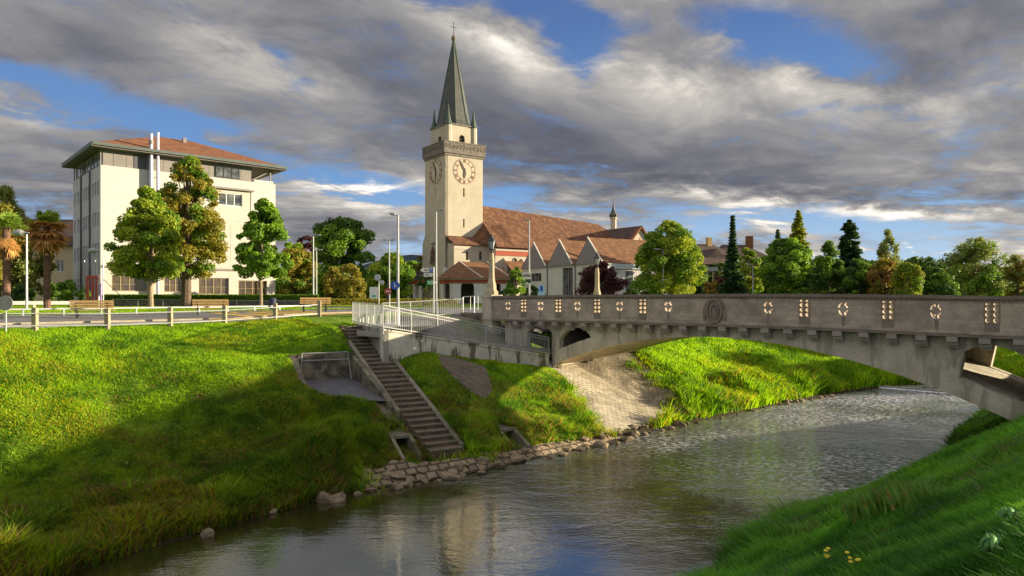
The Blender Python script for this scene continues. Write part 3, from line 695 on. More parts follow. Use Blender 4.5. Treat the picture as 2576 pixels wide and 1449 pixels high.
# crest in an oval relief over the crown
q = MB(); n = 28
for (r0, r1, h0, h1, y) in ((.36, .47, .50, .62, -.50), (.17, .25, .28, .38, -.49)):
    o_ = oval(emb, 6.16, r1, h1, n); i_ = oval(emb, 6.16, r0, h0, n); q.plate(o_, [i_], y, -.402)
q.plate(oval(emb, 6.13, .13, .24, 16), [], -.50, -.402); q.box(emb - .30, emb + .30, -.47, -.402, 5.62, 5.70)
for k in range(14):
    a = math.pi * (k / 13); q.box(emb + .54 * math.cos(a) - .045, emb + .54 * math.cos(a) + .045, -.46, -.402, 6.16 + .62 * math.sin(a) * .98 - .045, 6.16 + .62 * math.sin(a) * .98 + .045)
for sgn in (-1, 1): q.box(emb + sgn * .545 - .07, emb + sgn * .545 + .07, -.47, -.402, 5.72, 6.2)
q.build('crest', M['stain'], bridge)
for yy in (-.52, BW - .35):
    q = MB(); q.box(-.42, .46, yy, yy + .88, 3.9, 6.84); q.box(-.50, .54, yy - .07, yy + .95, 6.842, 7.02); q.box(-.47, .51, yy - .04, yy + .92, 5.38, 5.6)
    q.build('end_pier', M['bridge_concrete'], bridge)
# bridge road
q = MB(); 
for i in range(37):
    a, b = .0 + i, 1.0 + i; q.add([(a, .3, 5.62 + bcam(a)), (b, .3, 5.62 + bcam(b)), (b, BW - .3, 5.62 + bcam(b)), (a, BW - .3, 5.62 + bcam(a))], [(0, 1, 2, 3)])
q.build('roadway', M['asphalt'], bridge)

# stone lamp standards
def stone_lamp(loc, label, rz=0.0, zb=7.02, hs=1.0):
    t = thing('stone_lamp', label, 'lamp', loc, rz, 'stone lamps by the bridge')
    q = MB(); q.lathe([(.46, 0), (.46, .22), (.36, .30), (.33, .42), (.33, .62), (.24, .95), (.205, 1.2), (.185, 2.25), (.21, 2.32), (.17, 2.42), (.15, 2.75)], 8, rot=R(22.5)); q.build('shaft', M['lamp_stone'], t)
    l = MB(); l.lathe([(.10, 2.75), (.07, 2.95), (.16, 3.0), (.15, 3.03)], 8); 
    for k in range(6):
        a = R(60 * k); l.bar((.15 * math.cos(a), .15 * math.sin(a), 3.02), (.25 * math.cos(a), .25 * math.sin(a), 3.52), .03)
    l.lathe([(.29, 3.52), (.27, 3.58), (.12, 3.80), (.09, 3.84), (.10, 3.92), (.03, 3.98), (.015, 4.15)], 6); ln = l.build('lantern', M['steel_dark'], t)
    g = MB(); g.lathe([(.13, 3.03), (.23, 3.51)], 6); g.build('lantern_glass', M['lantern_glass'], ln)
    return t
p = BR0 + BD * .02 + BN * (-.08); stone_lamp((p.x, p.y, 7.02), 'stone lamp standard on the bridge end pier beside the pale ramp railing')
zq = th(PX(1502, 58), 58); t = stone_lamp((PX(1502, 58), 58, zq + .9), 'stone lamp standard rising behind the bridge parapet in front of the purple tree')
q = MB(); q.box(-.45, .45, -.45, .45, -1.1, 0); q.build('plinth', M['lamp_stone'], t)

# ------------------------------------------------------------------ paving, rocks and foot blocks of the bank
def inv_sd(poly_px): return [p2g(*p)[:2] for p in poly_px]
PAVE_PX = [(1393, 927), (1440, 985), (1478, 1045), (1512, 1106), (1600, 1078), (1700, 1056), (1722, 1040), (1690, 985), (1640, 935), (1606, 908)]
PAVE = inv_sd(PAVE_PX)
c_ = BR0 + BD * 4.6; d_ = c_ + BN * BW
PAVE = [(c_.x, c_.y)] + PAVE[1:-1] + [(d_.x + .4, d_.y + .5)]
def uvb(x, y): d, s_ = sdist(x, y, SHL); return s_, d * 1.05
drape('bank_paving', PAVE, M['pavers'], .05, .35, uvf=uvb, kind='structure')
BLK = [wpt(*p) for p in ((905, 1236), (1180, 1191), (1450, 1131), (1600, 1098))]
top_px = [(1512, 1104), (1460, 1112), (1380, 1118), (1275, 1140), (1190, 1158), (1100, 1168), (985, 1165), (955, 1185), (915, 1180)]
BLOCKS = [(x, y) for x, y in BLK] + [p2g(*p)[:2] for p in top_px]
drape('bank_blocks', BLOCKS, M['blocks'], .07, .3, uvf=uvb, kind='structure')

random.seed(11)
rock_me = []
for i in range(9):
    bm = bmesh.new(); bmesh.ops.create_icosphere(bm, subdivisions=2, radius=.5)
    ph = [random.random() * 9 for _ in range(6)]
    pls = [(Vector((random.gauss(0, 1), random.gauss(0, 1), random.gauss(0, .7))).normalized(), random.uniform(.26, .42)) for _ in range(9)]
    for v in bm.verts:
        for n_, dd in pls:
            k = v.co.dot(n_) - dd
            if k > 0: v.co -= n_ * k
        v.co += Vector((math.sin(v.co.x * 9 + ph[0]), math.sin(v.co.y * 9 + ph[1]), math.sin(v.co.z * 9 + ph[2]))) * .02
    me = bpy.data.meshes.new('rock'); bm.to_mesh(me); bm.free(); me.materials.append(M['rock']); rock_me.append(me)
def on_shore(s_):
    k = max(0, min(len(ARC) - 2, int(np.searchsorted(ARC, s_)) - 1)); t = (s_ - ARC[k]) / (ARC[k + 1] - ARC[k]); p = SHL[k] * (1 - t) + SHL[k + 1] * t
    d = (SHL[k + 1] - SHL[k]); d = d / np.hypot(*d); return p, d
s_ = ARC[4] - 1.0; nr = 0
while s_ < ARC[9] + 2:
    dense = ARC[4] + 1.5 < s_ < ARC[8] + .5 or s_ > ARC[9] - 6
    for row in range(2 if dense else 1):
        p, d = on_shore(s_ + random.uniform(-.3, .3)); off = random.uniform(-.45, .1) + row * .6
        x = p[0] - d[1] * off; y = p[1] + d[0] * off
        sz = random.choice((random.uniform(.2, .45), random.uniform(.35, .85))) * (1.0 if dense else .8) * (.75 if row else 1)
        if s_ > ARC[8] + 1: sz *= .8
        o = bpy.data.objects.new('rock', random.choice(rock_me)); COL.objects.link(o)
        o.location = (x, y, .04 + row * .22); o.scale = (sz * random.uniform(.9, 1.5), sz * random.uniform(.7, 1.1), sz * random.uniform(.4, .75)); o.rotation_euler = (random.uniform(-.3, .3), random.uniform(-.3, .3), random.uniform(0, 6.3))
        lb = 'brown stone lying in the shaded water edge under the tall grass' if s_ < ARC[4] + 1.5 else 'rough stone in the row below the stairs and stone blocks' if s_ < ARC[6] else 'rough sunlit stone in the row at the foot of the paved slope' if s_ < ARC[8] + .5 else 'small dark stone at the foot of the far grass bank'
        tag(o, lb, 'rock', 'stones along the waterline, ' + ('shaded' if s_ < ARC[4] + 1.5 else 'below the stairs' if s_ < ARC[6] else 'below the paving' if s_ < ARC[8] + .5 else 'far bank')); nr += 1
    s_ += .52 if dense else 2.0

# ------------------------------------------------------------------ stairs
ang = math.atan2(SD.y, SD.x)
stair = thing('stairs', 'long worn stone flight of steps running down the bank to the water', 'stairs', (STT.x, STT.y, 0), ang)
q = MB(); dz = (STT.z - STB.z) / NST; dl_ = SL_ / NST; random.seed(5)
for i in range(NST):
    z = STT.z - dz * i; e = random.uniform(-.008, .008)
    q.box(dl_ * i, dl_ * (i + 1) + .05, -STW / 2, STW / 2, z - .45, z - dz * .0 + e); 
q.build('steps', M['stair_stone'], stair)
q = MB()
for i in range(NST): z = STT.z - dz * i; q.box(dl_ * (i + 1) + .0, dl_ * (i + 1) + .085, -STW / 2 + .01, STW / 2 - .01, z - .05, z + .014)
q.build('step_nosing', M['stringer'], stair)
for sgn, a0, a1, w_ in ((1, 3.0, SL_ - .2, .20), (-1, 2.3, SL_ - 3.2, .20)):
    q = MB(); y = sgn * (STW / 2 + w_ / 2 + .005)
    za, zb = STT.z - .359 * a0 * 0 - (STT.z - STB.z) * a0 / SL_, STT.z - (STT.z - STB.z) * a1 / SL_
    y0, y1 = y - w_ / 2, y + w_ / 2
    q.add([(a0, y0, za - .9), (a1, y0, zb - .9), (a1, y1, zb - .9), (a0, y1, za - .9), (a0, y0, za + .17), (a1, y0, zb + .17), (a1, y1, zb + .17), (a0, y1, za + .17)], [(0, 3, 2, 1), (4, 5, 6, 7), (0, 1, 5, 4), (1, 2, 6, 5), (2, 3, 7, 6), (3, 0, 4, 7)])
    q.build('side_curb', M['stringer'], stair)
# niche with slab
ng = thing('recess_wall', 'old concrete recess with stained back wall and steel frame left of the stairs', 'retaining wall', (STT.x, STT.y, 0), ang)
q = MB(); q.box(NB - .62, NB, -4.2, -STW / 2 - .21, 1.2, 4.02); q.build('back_wall', M['old_wall'], ng)
q = MB(); q.add([(NB + .0, -STW / 2 - .43, 1.4), (NF + .4, -STW / 2 - .43, 1.2), (NF + .4, -STW / 2 - .22, 1.2), (NB, -STW / 2 - .22, 1.4), (NB, -STW / 2 - .43, 3.90), (NF + .4, -STW / 2 - .43, 2.30), (NF + .4, -STW / 2 - .22, 2.30), (NB, -STW / 2 - .22, 3.90)], [(0, 3, 2, 1), (4, 5, 6, 7), (0, 1, 5, 4), (1, 2, 6, 5), (2, 3, 7, 6), (3, 0, 4, 7)])
q.build('side_wall', M['old_wall'], ng)
q = MB(); q.add([(NB + .0, -4.35, 1.4), (NB + 2.6, -4.35, 1.4), (NB + 2.6, -3.82, 1.4), (NB, -3.82, 1.4), (NB, -4.35, 3.9), (NB + 2.6, -4.35, 2.45), (NB + 2.6, -3.82, 2.45), (NB, -3.82, 3.9)], [(0, 3, 2, 1), (4, 5, 6, 7), (0, 1, 5, 4), (1, 2, 6, 5), (2, 3, 7, 6), (3, 0, 4, 7)])
q.build('side_wall', M['old_wall'], ng)
o = drape('slab', NICHE, M['slab'], .03, .5, zf=lambda x, y: NZ(x, y)); o.parent = ng; o.matrix_parent_inverse = ng.matrix_basis.inverted()
q = MB(); y0, y1 = -3.72, -1.35; zt = 4.10
q.tube([(NB + .35, y0, 2.75), (NB + .05, y0 + .12, zt), (NB + .05, y1, zt), (NB + .35, y1 + .1, 2.75)], .028, 6); q.tube([(NB + .12, y0 + .1, 3.75), (NB + .12, y1, 3.75)], .022, 6)
q.build('steel_frame', M['galv'], ng)
# lower culvert mouth left of stair foot and small outlet right of it
def culvert(name, label, spot, h_, dep):
    x, y, z, w_ = spot; t = thing(name, label, 'culvert', (x, y, z), ang + R(90))
    q = MB(); q.plate([(-w_ / 2 - .16, -.4), (w_ / 2 + .16, -.4), (w_ / 2 + .16, h_ + .12), (-w_ / 2 - .16, h_ + .12)], [[(-w_ / 2, -.2), (w_ / 2, -.2), (w_ / 2, h_), (-w_ / 2, h_)]], -.08, .12)
    q.build('head_wall', M['stringer'], t)
    q = MB(); q.box(-w_ / 2 - .1, -w_ / 2, .12, dep, -.3, h_); q.box(w_ / 2, w_ / 2 + .1, .12, dep, -.3, h_); q.box(-w_ / 2 - .1, w_ / 2 + .1, .12, dep, h_, h_ + .1); q.box(-w_ / 2, w_ / 2, dep - .1, dep, -.3, h_); q.build('channel', M['soil'], t)
    for sgn in (-1, 1):
        q = MB(); xx = sgn * (w_ / 2 + .08); L_ = 1.35; q.add([(xx - .07, -.08, -.5), (xx + .07, -.08, -.5), (xx + .07, -L_, -.6), (xx - .07, -L_, -.6), (xx - .07, -.08, h_ + .08), (xx + .07, -.08, h_ + .08), (xx + .07, -L_, .02), (xx - .07, -L_, .02)], [(0, 3, 2, 1), (4, 5, 6, 7), (0, 1, 5, 4), (1, 2, 6, 5), (2, 3, 7, 6), (3, 0, 4, 7)]); q.build('wing_wall', M['stringer'], t)
culvert('culvert', 'dark concrete culvert mouth left of the foot of the stairs', CULV[0], .55, 1.0)
culvert('culvert', 'small stone outlet with low side walls in the sunlit grass right of the stairs', CULV[1], .45, 1.0)

# ------------------------------------------------------------------ ramp with walls
rang = math.atan2(RD.y, RD.x)
def rampf0(a, b): p = C0.xy + RD * a + RN * b; return (p.x, p.y)
ramp = thing('ramp_wall', 'streaked pale concrete retaining wall carrying the path down under the bridge', 'retaining wall', (C0.x, C0.y, 0), rang)
def sl(x0, x1, y0, y1, za0, za1, zb0, zb1):
    q = MB(); return q.add([(x0, y0, za0), (x1, y0, zb0), (x1, y1, zb0), (x0, y1, za0), (x0, y0, za1), (x1, y0, zb1), (x1, y1, zb1), (x0, y1, za1)], [(0, 3, 2, 1), (4, 5, 6, 7), (0, 1, 5, 4), (1, 2, 6, 5), (2, 3, 7, 6), (3, 0, 4, 7)])
sl(0, RL, 0, .30, 2.6, C0.z, .8, E0.z).build('wall', M['ramp_concrete'], ramp)
o = sl(0, RL, -.04, .34, C0.z + .002, C0.z + .10, E0.z + .002, E0.z + .10).build('coping', M['ramp_concrete'], ramp)
sl(-.0, RL + 9, .342, RW + .1, C0.z - .35, C0.z - .06, E0.z - .35 - .5, E0.z - .06 - .5).build('path', M['pave'], ramp)
AD = Vector((C0.x - A0.x, C0.y - A0.y)); AL = AD.length; aang = math.atan2(AD.y, AD.x)
side = thing('side_wall', 'concrete wall edge beside the top of the stairs under the white railing', 'retaining wall', (A0.x, A0.y, 0), aang)
sl(0, AL, 0, .28, 3.6, A0.z - .02, 3.0, C0.z + .08).build('wall', M['concrete'], side)
# upper wall under the rear railing
U0, U1, U2 = Vector((PX(962, 46), 46, 5.40)), Vector((PX(1165, 48.6), 48.6, 5.62)), Vector((PX(1222, 47.2), 47.2, 5.86))
ud = math.atan2(U1.y - U0.y, U1.x - U0.x); ul = (U1.xy - U0.xy).length
up = thing('upper_wall', 'grey concrete wall below the rear railing near the bridge end', 'retaining wall', (U0.x, U0.y, 0), ud)
sl(0, ul, -.1, .15, 3.2, 5.42, 3.2, 5.64).build('wall', M['concrete'], up)
u2 = math.atan2(U2.y - U1.y, U2.x - U1.x); ul2 = (U2.xy - U1.xy).length
up = thing('planter_wall', 'brown stained wall between the rear railing and the bridge pier', 'retaining wall', (U1.x, U1.y, 0), u2)
q = MB(); q.box(0.02, ul2 + .4, -.25, .15, 3.2, 5.62); q.build('wall', M['old_wall'], up); q = MB(); q.box(0.02, ul2 + .4, -.3, .2, 5.622, 5.82); q.build('capstone', M['dark_stone'], up)

drape('stone_slope', [rampf0(1.0, RW + .05), rampf0(RL + 1.5, RW + .05), rampf0(RL + 1.5, RW + 4), (U2.x, U2.y - .4), (U1.x, U1.y - .4), (U0.x + 1.5, U0.y - .4), rampf0(1.0, RW + 2)], M['dark_stone'], .06, .4, kind='structure')
def railing(name, label, P0, P1, h0, h1, m, sp=.125, post=1.9, bot=.10, mid=False, group='steel railings of the ramp'):
    d = Vector((P1[0] - P0[0], P1[1] - P0[1])); L = d.length; t = thing(name, label, 'railing', (P0[0], P0[1], P0[2]), math.atan2(d.y, d.x), group)
    dz = P1[2] - P0[2]
    q = MB(); q.bar((0, 0, h0), (L, 0, dz + h1), .055, .05); q.build('top_rail', m, t)
    q = MB(); q.bar((0, 0, bot), (L, 0, dz + bot), .045, .06); q.build('bottom_rail', m, t)
    if mid: q = MB(); q.bar((0, 0, h0 - .16), (L, 0, dz + h1 - .16), .035); q.build('mid_rail', m, t)
    q = MB(); n = int(L / sp)
    for i in range(1, n): x = L * i / n; k = i / n; q.bar((x, 0, dz * k + bot), (x, 0, dz * k + h0 + (h1 - h0) * k), .017)
    q.build('bar_infill', m, t)
    npn = max(2, round(L / post) + 1)
    for i in range(npn):
        k = i / (npn - 1); x = L * k; q = MB(); q.bar((x, 0, dz * k - .25), (x, 0, dz * k + h0 + (h1 - h0) * k + .01), .05); q.build('post', m, t)
    return t
railing('railing', 'short white railing beside the head of the stairs', A0, (C0.x, C0.y, C0.z + .08), 1.2, 1.2, M['rail_white'], .15, 1.6)
railing('railing', 'long grey railing sloping down on the streaked ramp wall', (C0.x, C0.y, C0.z + .1), (E0.x, E0.y, E0.z + .1), 1.18, 1.06, M['galv'], .125, 1.75, mid=True)
railing('railing', 'rear railing of the ramp in front of the church porch', (U0.x, U0.y, 5.42), (U1.x, U1.y, 5.64), 1.05, 1.12, M['rail_white'], .14, 1.9)
railing('railing', 'short raised railing between the ramp and the stone lamp', (U1.x, U1.y, 5.82), (U2.x, U2.y, 5.9), 1.08, 1.08, M['rail_white'], .7, 1.4)
kk = (A0.x + .9, A0.y + .8, 5.30); railing('railing', 'low diagonal handrail inside the head of the ramp', (A0.x + .55, A0.y - .9, 5.25), (C0.x + .2, C0.y + 3.6, 5.2), .35, 1.05, M['rail_white'], .12, 9)
# landing of pale paving behind the railing corner
q = [(A0.x - 1.9, A0.y - 1.4), (A0.x, A0.y), (C0.x + .1, C0.y + .5), (C0.x + 2.2, C0.y + 3.2), (U0.x + 3.0, U0.y - .3), (U0.x - 1.2, U0.y + .3), (A0.x - 2.5, A0.y + 2)]
q[0] = (STT.x - 1.1, STT.y + .2)
drape('landing', q, M['pave'], .03, .6, kind='structure', zf=lambda x, y: 5.27 + 0 * x + np.clip((y - 40) * .02, 0, .2))

# ------------------------------------------------------------------ fence, roads
FP = []
for x, Y in ((88, 31.6), (270, 33.7), (428, 36.0), (565, 38.3), (692, 40.7), (803, 43.2)): FP.append((PX(x, Y), Y))
fd = Vector((FP[-1][0] - FP[0][0], FP[-1][1] - FP[0][1])).normalized()
FP = [(FP[0][0] - fd.x * 3.1 * k, FP[0][1] - fd.y * 3.1 * k) for k in (4, 3, 2, 1)] + FP
fz = [th(x, y) for x, y in FP]
fence = thing('roadside_fence', 'weathered post and thin rail fence along the top of the grass bank', 'fence', (FP[4][0], FP[4][1], fz[4]))
o3_ = Vector((FP[4][0], FP[4][1], fz[4]))
for (x, y), z in zip(FP, fz):
    q = MB(); c = Vector((x, y, z)) - o3_; q.box(c.x - .10, c.x + .10, c.y - .10, c.y + .10, c.z - .4, c.z + .98); q.box(c.x - .085, c.x + .085, c.y - .085, c.y + .085, c.z + .98, c.z + 1.01); q.build('post', M['post_stone'], fence)
for h, r_ in ((.76, .022), (.20, .026)):
    q = MB(); q.tube([Vector((x, y, z + h)) - o3_ + Vector((fd.y, -fd.x, 0)) * .12 for (x, y), z in zip(FP, fz)], r_, 6); q.build('rail', M['galv'], fence)
fn = Vector((-fd.y, fd.x))      # away from the river
def fl(a, b): p = Vector(FP[4]) + fd * a + fn * b; return (p.x, p.y)
def band(name, a0, a1, b0, b1, m, off, step=1.5, **k): return drape(name, [fl(a0, b0), fl(a1, b0), fl(a1, b1), fl(a0, b1)], m, off, step, kind='structure', **k)
band('footpath', -70, 19.5, .5, 2.2, M['pave'], .03)
band('road', -70, 40, 2.4, 8.6, M['asphalt'], .02)
band('lawn_path', -70, 40, 8.8, 9.6, M['pave'], .04)
cr_ = MB(); cr_z = []
curb = thing('kerb', 'pale stone kerb along the near side of the road', 'kerb', (*fl(0, 2.3), th(*fl(0, 2.3))), math.atan2(fd.y, fd.x))
q = MB(); z0 = th(*fl(0, 2.3))
for i in range(44):
    a = -40 + i * 1.35; pz = th(*fl(a, 2.3)) - z0; q.box(a, a + 1.34, -.09, .09, pz - .1, pz + .12)
q.build('kerb_stones', M['cut_stone'], curb)
for i in range(6): band('crossing_stripe' if False else 'road_marking', 12.2 + i * 1.15, 12.2 + i * 1.15 + .7, 2.6, 8.2, M['yellow'], .035, 2)
drape('yellow_path', [fl(9, .9), fl(19.5, .6), fl(19.5, 2.1), fl(9, 2.1)], M['yellow'], .045, 1.0, kind='structure')
band('road_line', -40, 11, 2.75, 2.88, M['line_white'], .035, 2.5); band('road_line', -40, 11, 8.2, 8.33, M['line_white'], .035, 2.5)
# road of the bridge continuing inland
e0 = BR0 + BN * .2 - BD * 0.0; e1 = BR0 + BN * (BW - .2)
drape('bridge_road', [(e0.x, e0.y), (e1.x, e1.y), (e1.x - BD.x * 60, e1.y - BD.y * 60 + 4), (e0.x - BD.x * 60, e0.y - BD.y * 60 - 3)], M['asphalt'], .05, 2, kind='structure')
drape('riverside_road', [(2, 56), (6, 60.5), (60, 116), (90, 124), (75, 108), (14, 61)], M['asphalt'], .04, 3, kind='structure')

# second low barrier of pale rails across the road
b2 = thing('barrier', 'low pale metal barrier with short posts on the far side of the road', 'barrier', (*fl(0, 9.1), th(*fl(0, 9.1))), math.atan2(fd.y, fd.x))
for i in range(10):
    a = 2 + i * 2.0; q = MB(); q.box(a - .04, a + .04, -.04, .04, -.3, .42); q.build('post', M['galv'], b2)
q = MB(); q.bar((1, 0, .40), (21, 0, .46), .05, .09); q.build('rail', M['galv'], b2)
bb = thing('boom_barrier', 'long white low beam on the lawn below the palms', 'barrier', (PX(190, 60), 60, th(PX(190, 60), 60)), R(30))
q = MB(); q.box(-8.5, 0, -.12, .12, .28, .58); q.build('beam', M['white'], bb); q = MB(); [q.box(a, a + .15, -.1, .1, -.2, .28) for a in (-8, -5.5, -3, -.4)]; q.build('foot', M['white'], bb)

# ------------------------------------------------------------------ office block
OZ = 6.0; OR = Vector((PX(253, 75), 75, OZ)); OA = math.atan2(.669, .743)
OD = Vector((.743, .669)).normalized(); ON = Vector((-OD.y, OD.x))
def onwall(root, d, xD, yD, off=0.0):       # picture point -> (along wall, world z) on the wall through root; off = distance behind the wall
    n = Vector((-d.y, d.x)); r = Vector((root[0], root[1])) + n * off; k = (xD - CX) / F
    a = (k * r.y - r.x) / (d.x - k * d.y); Y = r.y + a * d.y
    return a, ZC - (yD - HY) / F * Y
def OW(x, y, off=0.0): a, z = onwall(OR, OD, x, y, off); return a, z - OZ
off_ = thing('office_building', 'five storey cream office block with low red hipped roof and wide eaves', 'building', OR, OA)
OWD, ODP, OTOP = 19.4, 14.7, 15.2
def win_rect(x0, x1, y0, y1): a, zt = OW(x0, y0); b, zb = OW(x1, y1); _, zt2 = OW(x1, y0); _, zb2 = OW(x0, y1); return (a, b, (zb + zb2) / 2, (zt + zt2) / 2)
WR = [win_rect(*r) for r in ((281, 371, 693, 733), (413, 457, 694, 735), (500, 576, 699, 741), (600, 672, 706, 743))]
W3 = win_rect(550, 610, 486, 518)
rect = lambda a, b, z0, z1: [(a, z0), (b, z0), (b, z1), (a, z1)]
PNL0, PNL1 = OW(527, 500)[0], OW(632, 500)[0]
q = MB(); q.plate(rect(0, PNL0, 4.4, OTOP), [], 0, .35); q.plate(rect(PNL1, OWD, 4.4, OTOP), [], 0, .35); q.plate(rect(PNL0, PNL1, 14.2, OTOP), [], 0, .35)
q.box(OWD - .35, OWD, .35, ODP, 0, OTOP); q.box(.36, OWD - .36, ODP - .3, ODP, 0, OTOP); q.box(.3, OWD - .35, .35, ODP - .3, OTOP - .3, OTOP - .1)
q.build('front_wall', M['office_wall'], off_)
q = MB(); q.plate(rect(PNL0 + .003, PNL1 - .003, 4.4, 14.19), [rect(*W3)], .06, .35)
for z in (7.3, 10.2): q.box(PNL0 + .003, PNL1 - .003, .03, .058, z, z + .06)
for k in (1, 2, 3): x = PNL0 + (PNL1 - PNL0) * k / 4; q.box(x, x + .03, .045, .058, 4.5, 9.9)
q.build('panel_wall', M['office_panel'], off_)
q = MB(); q.plate(rect(.002, OWD - .002, -.3, 4.15), [rect(*r) for r in WR], .03, .35); 
for z in (1.0, 1.9, 2.8, 3.6): q.box(.004, .9, .015, .028, z, z + .03)
q.build('ground_floor_wall', M['office_panel'], off_)
q = MB(); q.box(-.08, OWD + .06, -.14, .3, 4.152, 4.398); q.build('ledge', M['clad'], off_)
q = MB(); q.box(PNL0 - .3, PNL1 + .3, -.35, -.001, 13.95, 14.1); q.build('sun_ledge', M['clad'], off_)
def window(parent, a, b, z0, z1, y, bars, mf, mg, fr=.07, horiz=()):
    q = MB(); q.box(a, b, y, y + .04, z0, z1); w_ = q.build('window', mg, parent)
    q = MB(); q.box(a, b, y - .05, y - .002, z0, z0 + fr); q.box(a, b, y - .05, y - .002, z1 - fr, z1); q.box(a, a + fr, y - .05, y - .002, z0 + fr, z1 - fr); q.box(b - fr, b, y - .05, y - .002, z0 + fr, z1 - fr)
    for k in range(1, bars): x = a + (b - a) * k / bars; q.box(x - fr / 2, x + fr / 2, y - .05, y - .002, z0 + fr, z1 - fr)
    for h in horiz: q.box(a + fr, b - fr, y - .04, y - .003, z0 + (z1 - z0) * h - .02, z0 + (z1 - z0) * h + .02)
    q.build('frame', mf, w_); return w_
M['bronze'] = mat('bronze_frame', (.30, .24, .14), None, rough=.5)
for r, n in zip(WR, (4, 3, 4, 4)): window(off_, *r, .24, n, M['bronze'], M['glass_warm'], .10, (.45,))
window(off_, *W3, .18, 3, M['white'], M['glass'], .09)
# set-back top floor
TF0 = 15.2; tx1 = OW(633, 440)[0]
w4 = (lambda r: (r[0], r[1], r[2], r[3]))(win_rect(543, 603, 422, 453)); dp = win_rect(338, 369, 391, 425)
q = MB(); q.box(.25, tx1, .12, ODP - .2, TF0, 16.95)
for k in range(1, 13): x = tx1 * k / 13; q.box(x, x + .03, .10, .118, TF0 + .02, 16.9)
q.build('top_floor_wall', M['clad'], off_)
window(off_, w4[0], w4[1], TF0 + .15, 16.6, .06, 3, M['steel_dark'], M['glass'], .06); 
q = MB(); q.box(dp[0], dp[1], .07, .1, TF0 + .05, 16.8); q.build('shutter', M['clad_dark'], off_)
q = MB(); q.bar((OWD - .5, .4, TF0), (OWD - .5, .4, 16.95), .16); q.bar((tx1 + .1, .5, TF0 + .2), (OWD - .4, .5, 16.9), .12); q.build('terrace_post', M['clad'], off_)
q = MB(); q.box(tx1 + .4, OWD - .2, .16, .2, TF0 + .01, TF0 + .35); q.build('terrace_rail', M['office_wall'], off_)
# side face
SH = [rect(y, y + .75, z, z + 1.55) for z in (1.6, 5.3, 8.7, 12.05) for y in (.9, 2.1, 3.3, 5.6, 6.8, 8.0, 10.2, 11.4, 13.2)]
q = MB(); q.plate(rect(.002, ODP, 0, OTOP), SH, 0.001, .25, axis='x'); q.build('side_wall', M['office_side'], off_)
for h in SH:
    q = MB(); q.box(.16, .2, h[0][0], h[1][0], h[0][1], h[2][1]); ww = q.build('window', M['glass'], off_)
    f_ = MB(); f_.box(.10, .158, h[0][0], h[1][0], h[0][1], h[0][1] + .08); f_.box(.10, .158, h[0][0] + .34, h[0][0] + .40, h[0][1] + .08, h[2][1]); f_.build('frame', M['clad'], ww)
q = MB(); [q.tube([(-.12, y, 0), (-.12, y, OTOP)], .09, 8) for y in (4.8, 9.5)]; q.build('downpipe', M['clad_dark'], off_)
for y in (.8, 2.6, 4.4, 6.2, 8.0, 9.8, 11.6): MB().box(.2, .24, y, y + 1.2, TF0 + .3, 16.6).build('top_window', M['glass'], off_)
q = MB(); [q.bar((.05, y, TF0), (.05, y, 16.95), .12) for y in (.2, 4.9, 9.6, 14.2)]; q.build('eaves_post', M['clad'], off_)
# roof: thin wide eaves then tiles
ov = 1.0; zr = 17.0
q = MB(); q.box(-ov, OWD + ov, -ov, ODP + ov, zr - .05, zr + .02); q.build('eaves_soffit', M['soffit'], off_)
q = MB(); q.box(-ov, OWD + ov, -ov - .06, -ov + .1, zr + .12, zr + .44); q.box(-ov, OWD + ov, ODP + ov - .1, ODP + ov + .06, zr + .02, zr + .44); q.box(-ov - .06, -ov + .1, -ov - .06, ODP + ov + .06, zr + .021, zr + .441); q.box(OWD + ov - .1, OWD + ov + .06, -ov - .06, ODP + ov + .06, zr + .021, zr + .441)
rf = q.build('fascia', M['fascia'], off_)
def hip(q, x0, x1, y0, y1, z0, h, ra, rb, t=.12):
    ym = (y0 + y1) / 2
    return q.add([(x0, y0, z0), (x1, y0, z0), (x1, y1, z0), (x0, y1, z0), (ra, ym, z0 + h), (rb, ym, z0 + h)], [(0, 1, 5, 4), (1, 2, 5), (2, 3, 4, 5), (3, 0, 4), (0, 3, 2, 1)])
q = MB(); hip(q, -ov + .15, OWD + ov - .15, -ov + .15, ODP + ov - .15, zr + .40, 3.3, 7.6, 11.6); rf = q.build('roof', M['tile_orange'], off_)
a, z = OW(464, 357, 6.0); q = MB(); q.box(a - .2, a + .2, 5.8, 6.2, z - 1.3, z + .5); q.build('roof_vent', M['clad'], rf)
for xd, yt, r_ in ((380, 337, .21), (397, 334, .16)):
    a, z = OW(xd, yt, -.42); q = MB(); q.tube([(a, -.42, -.2), (a, -.42, z)], r_, 12); c = q.build('flue_pipe', M['chimney_steel'], off_)
    q = MB(); q.tube([(a, -.42, z - 1.2), (a, -.42, z - .7)], r_ + .05, 12) if r_ > .18 else q.tube([(a, -.42, z - .06), (a, -.42, z + .01)], r_ + .03, 12); q.build('collar', M['clad'] if r_ > .18 else M['chimney_steel'], c)
    q = MB(); [q.bar((a, -.42, zz_), (a, .0, zz_), .06) for zz_ in (6.5, 10.5, 14.5)]; q.build('bracket', M['clad'], c)

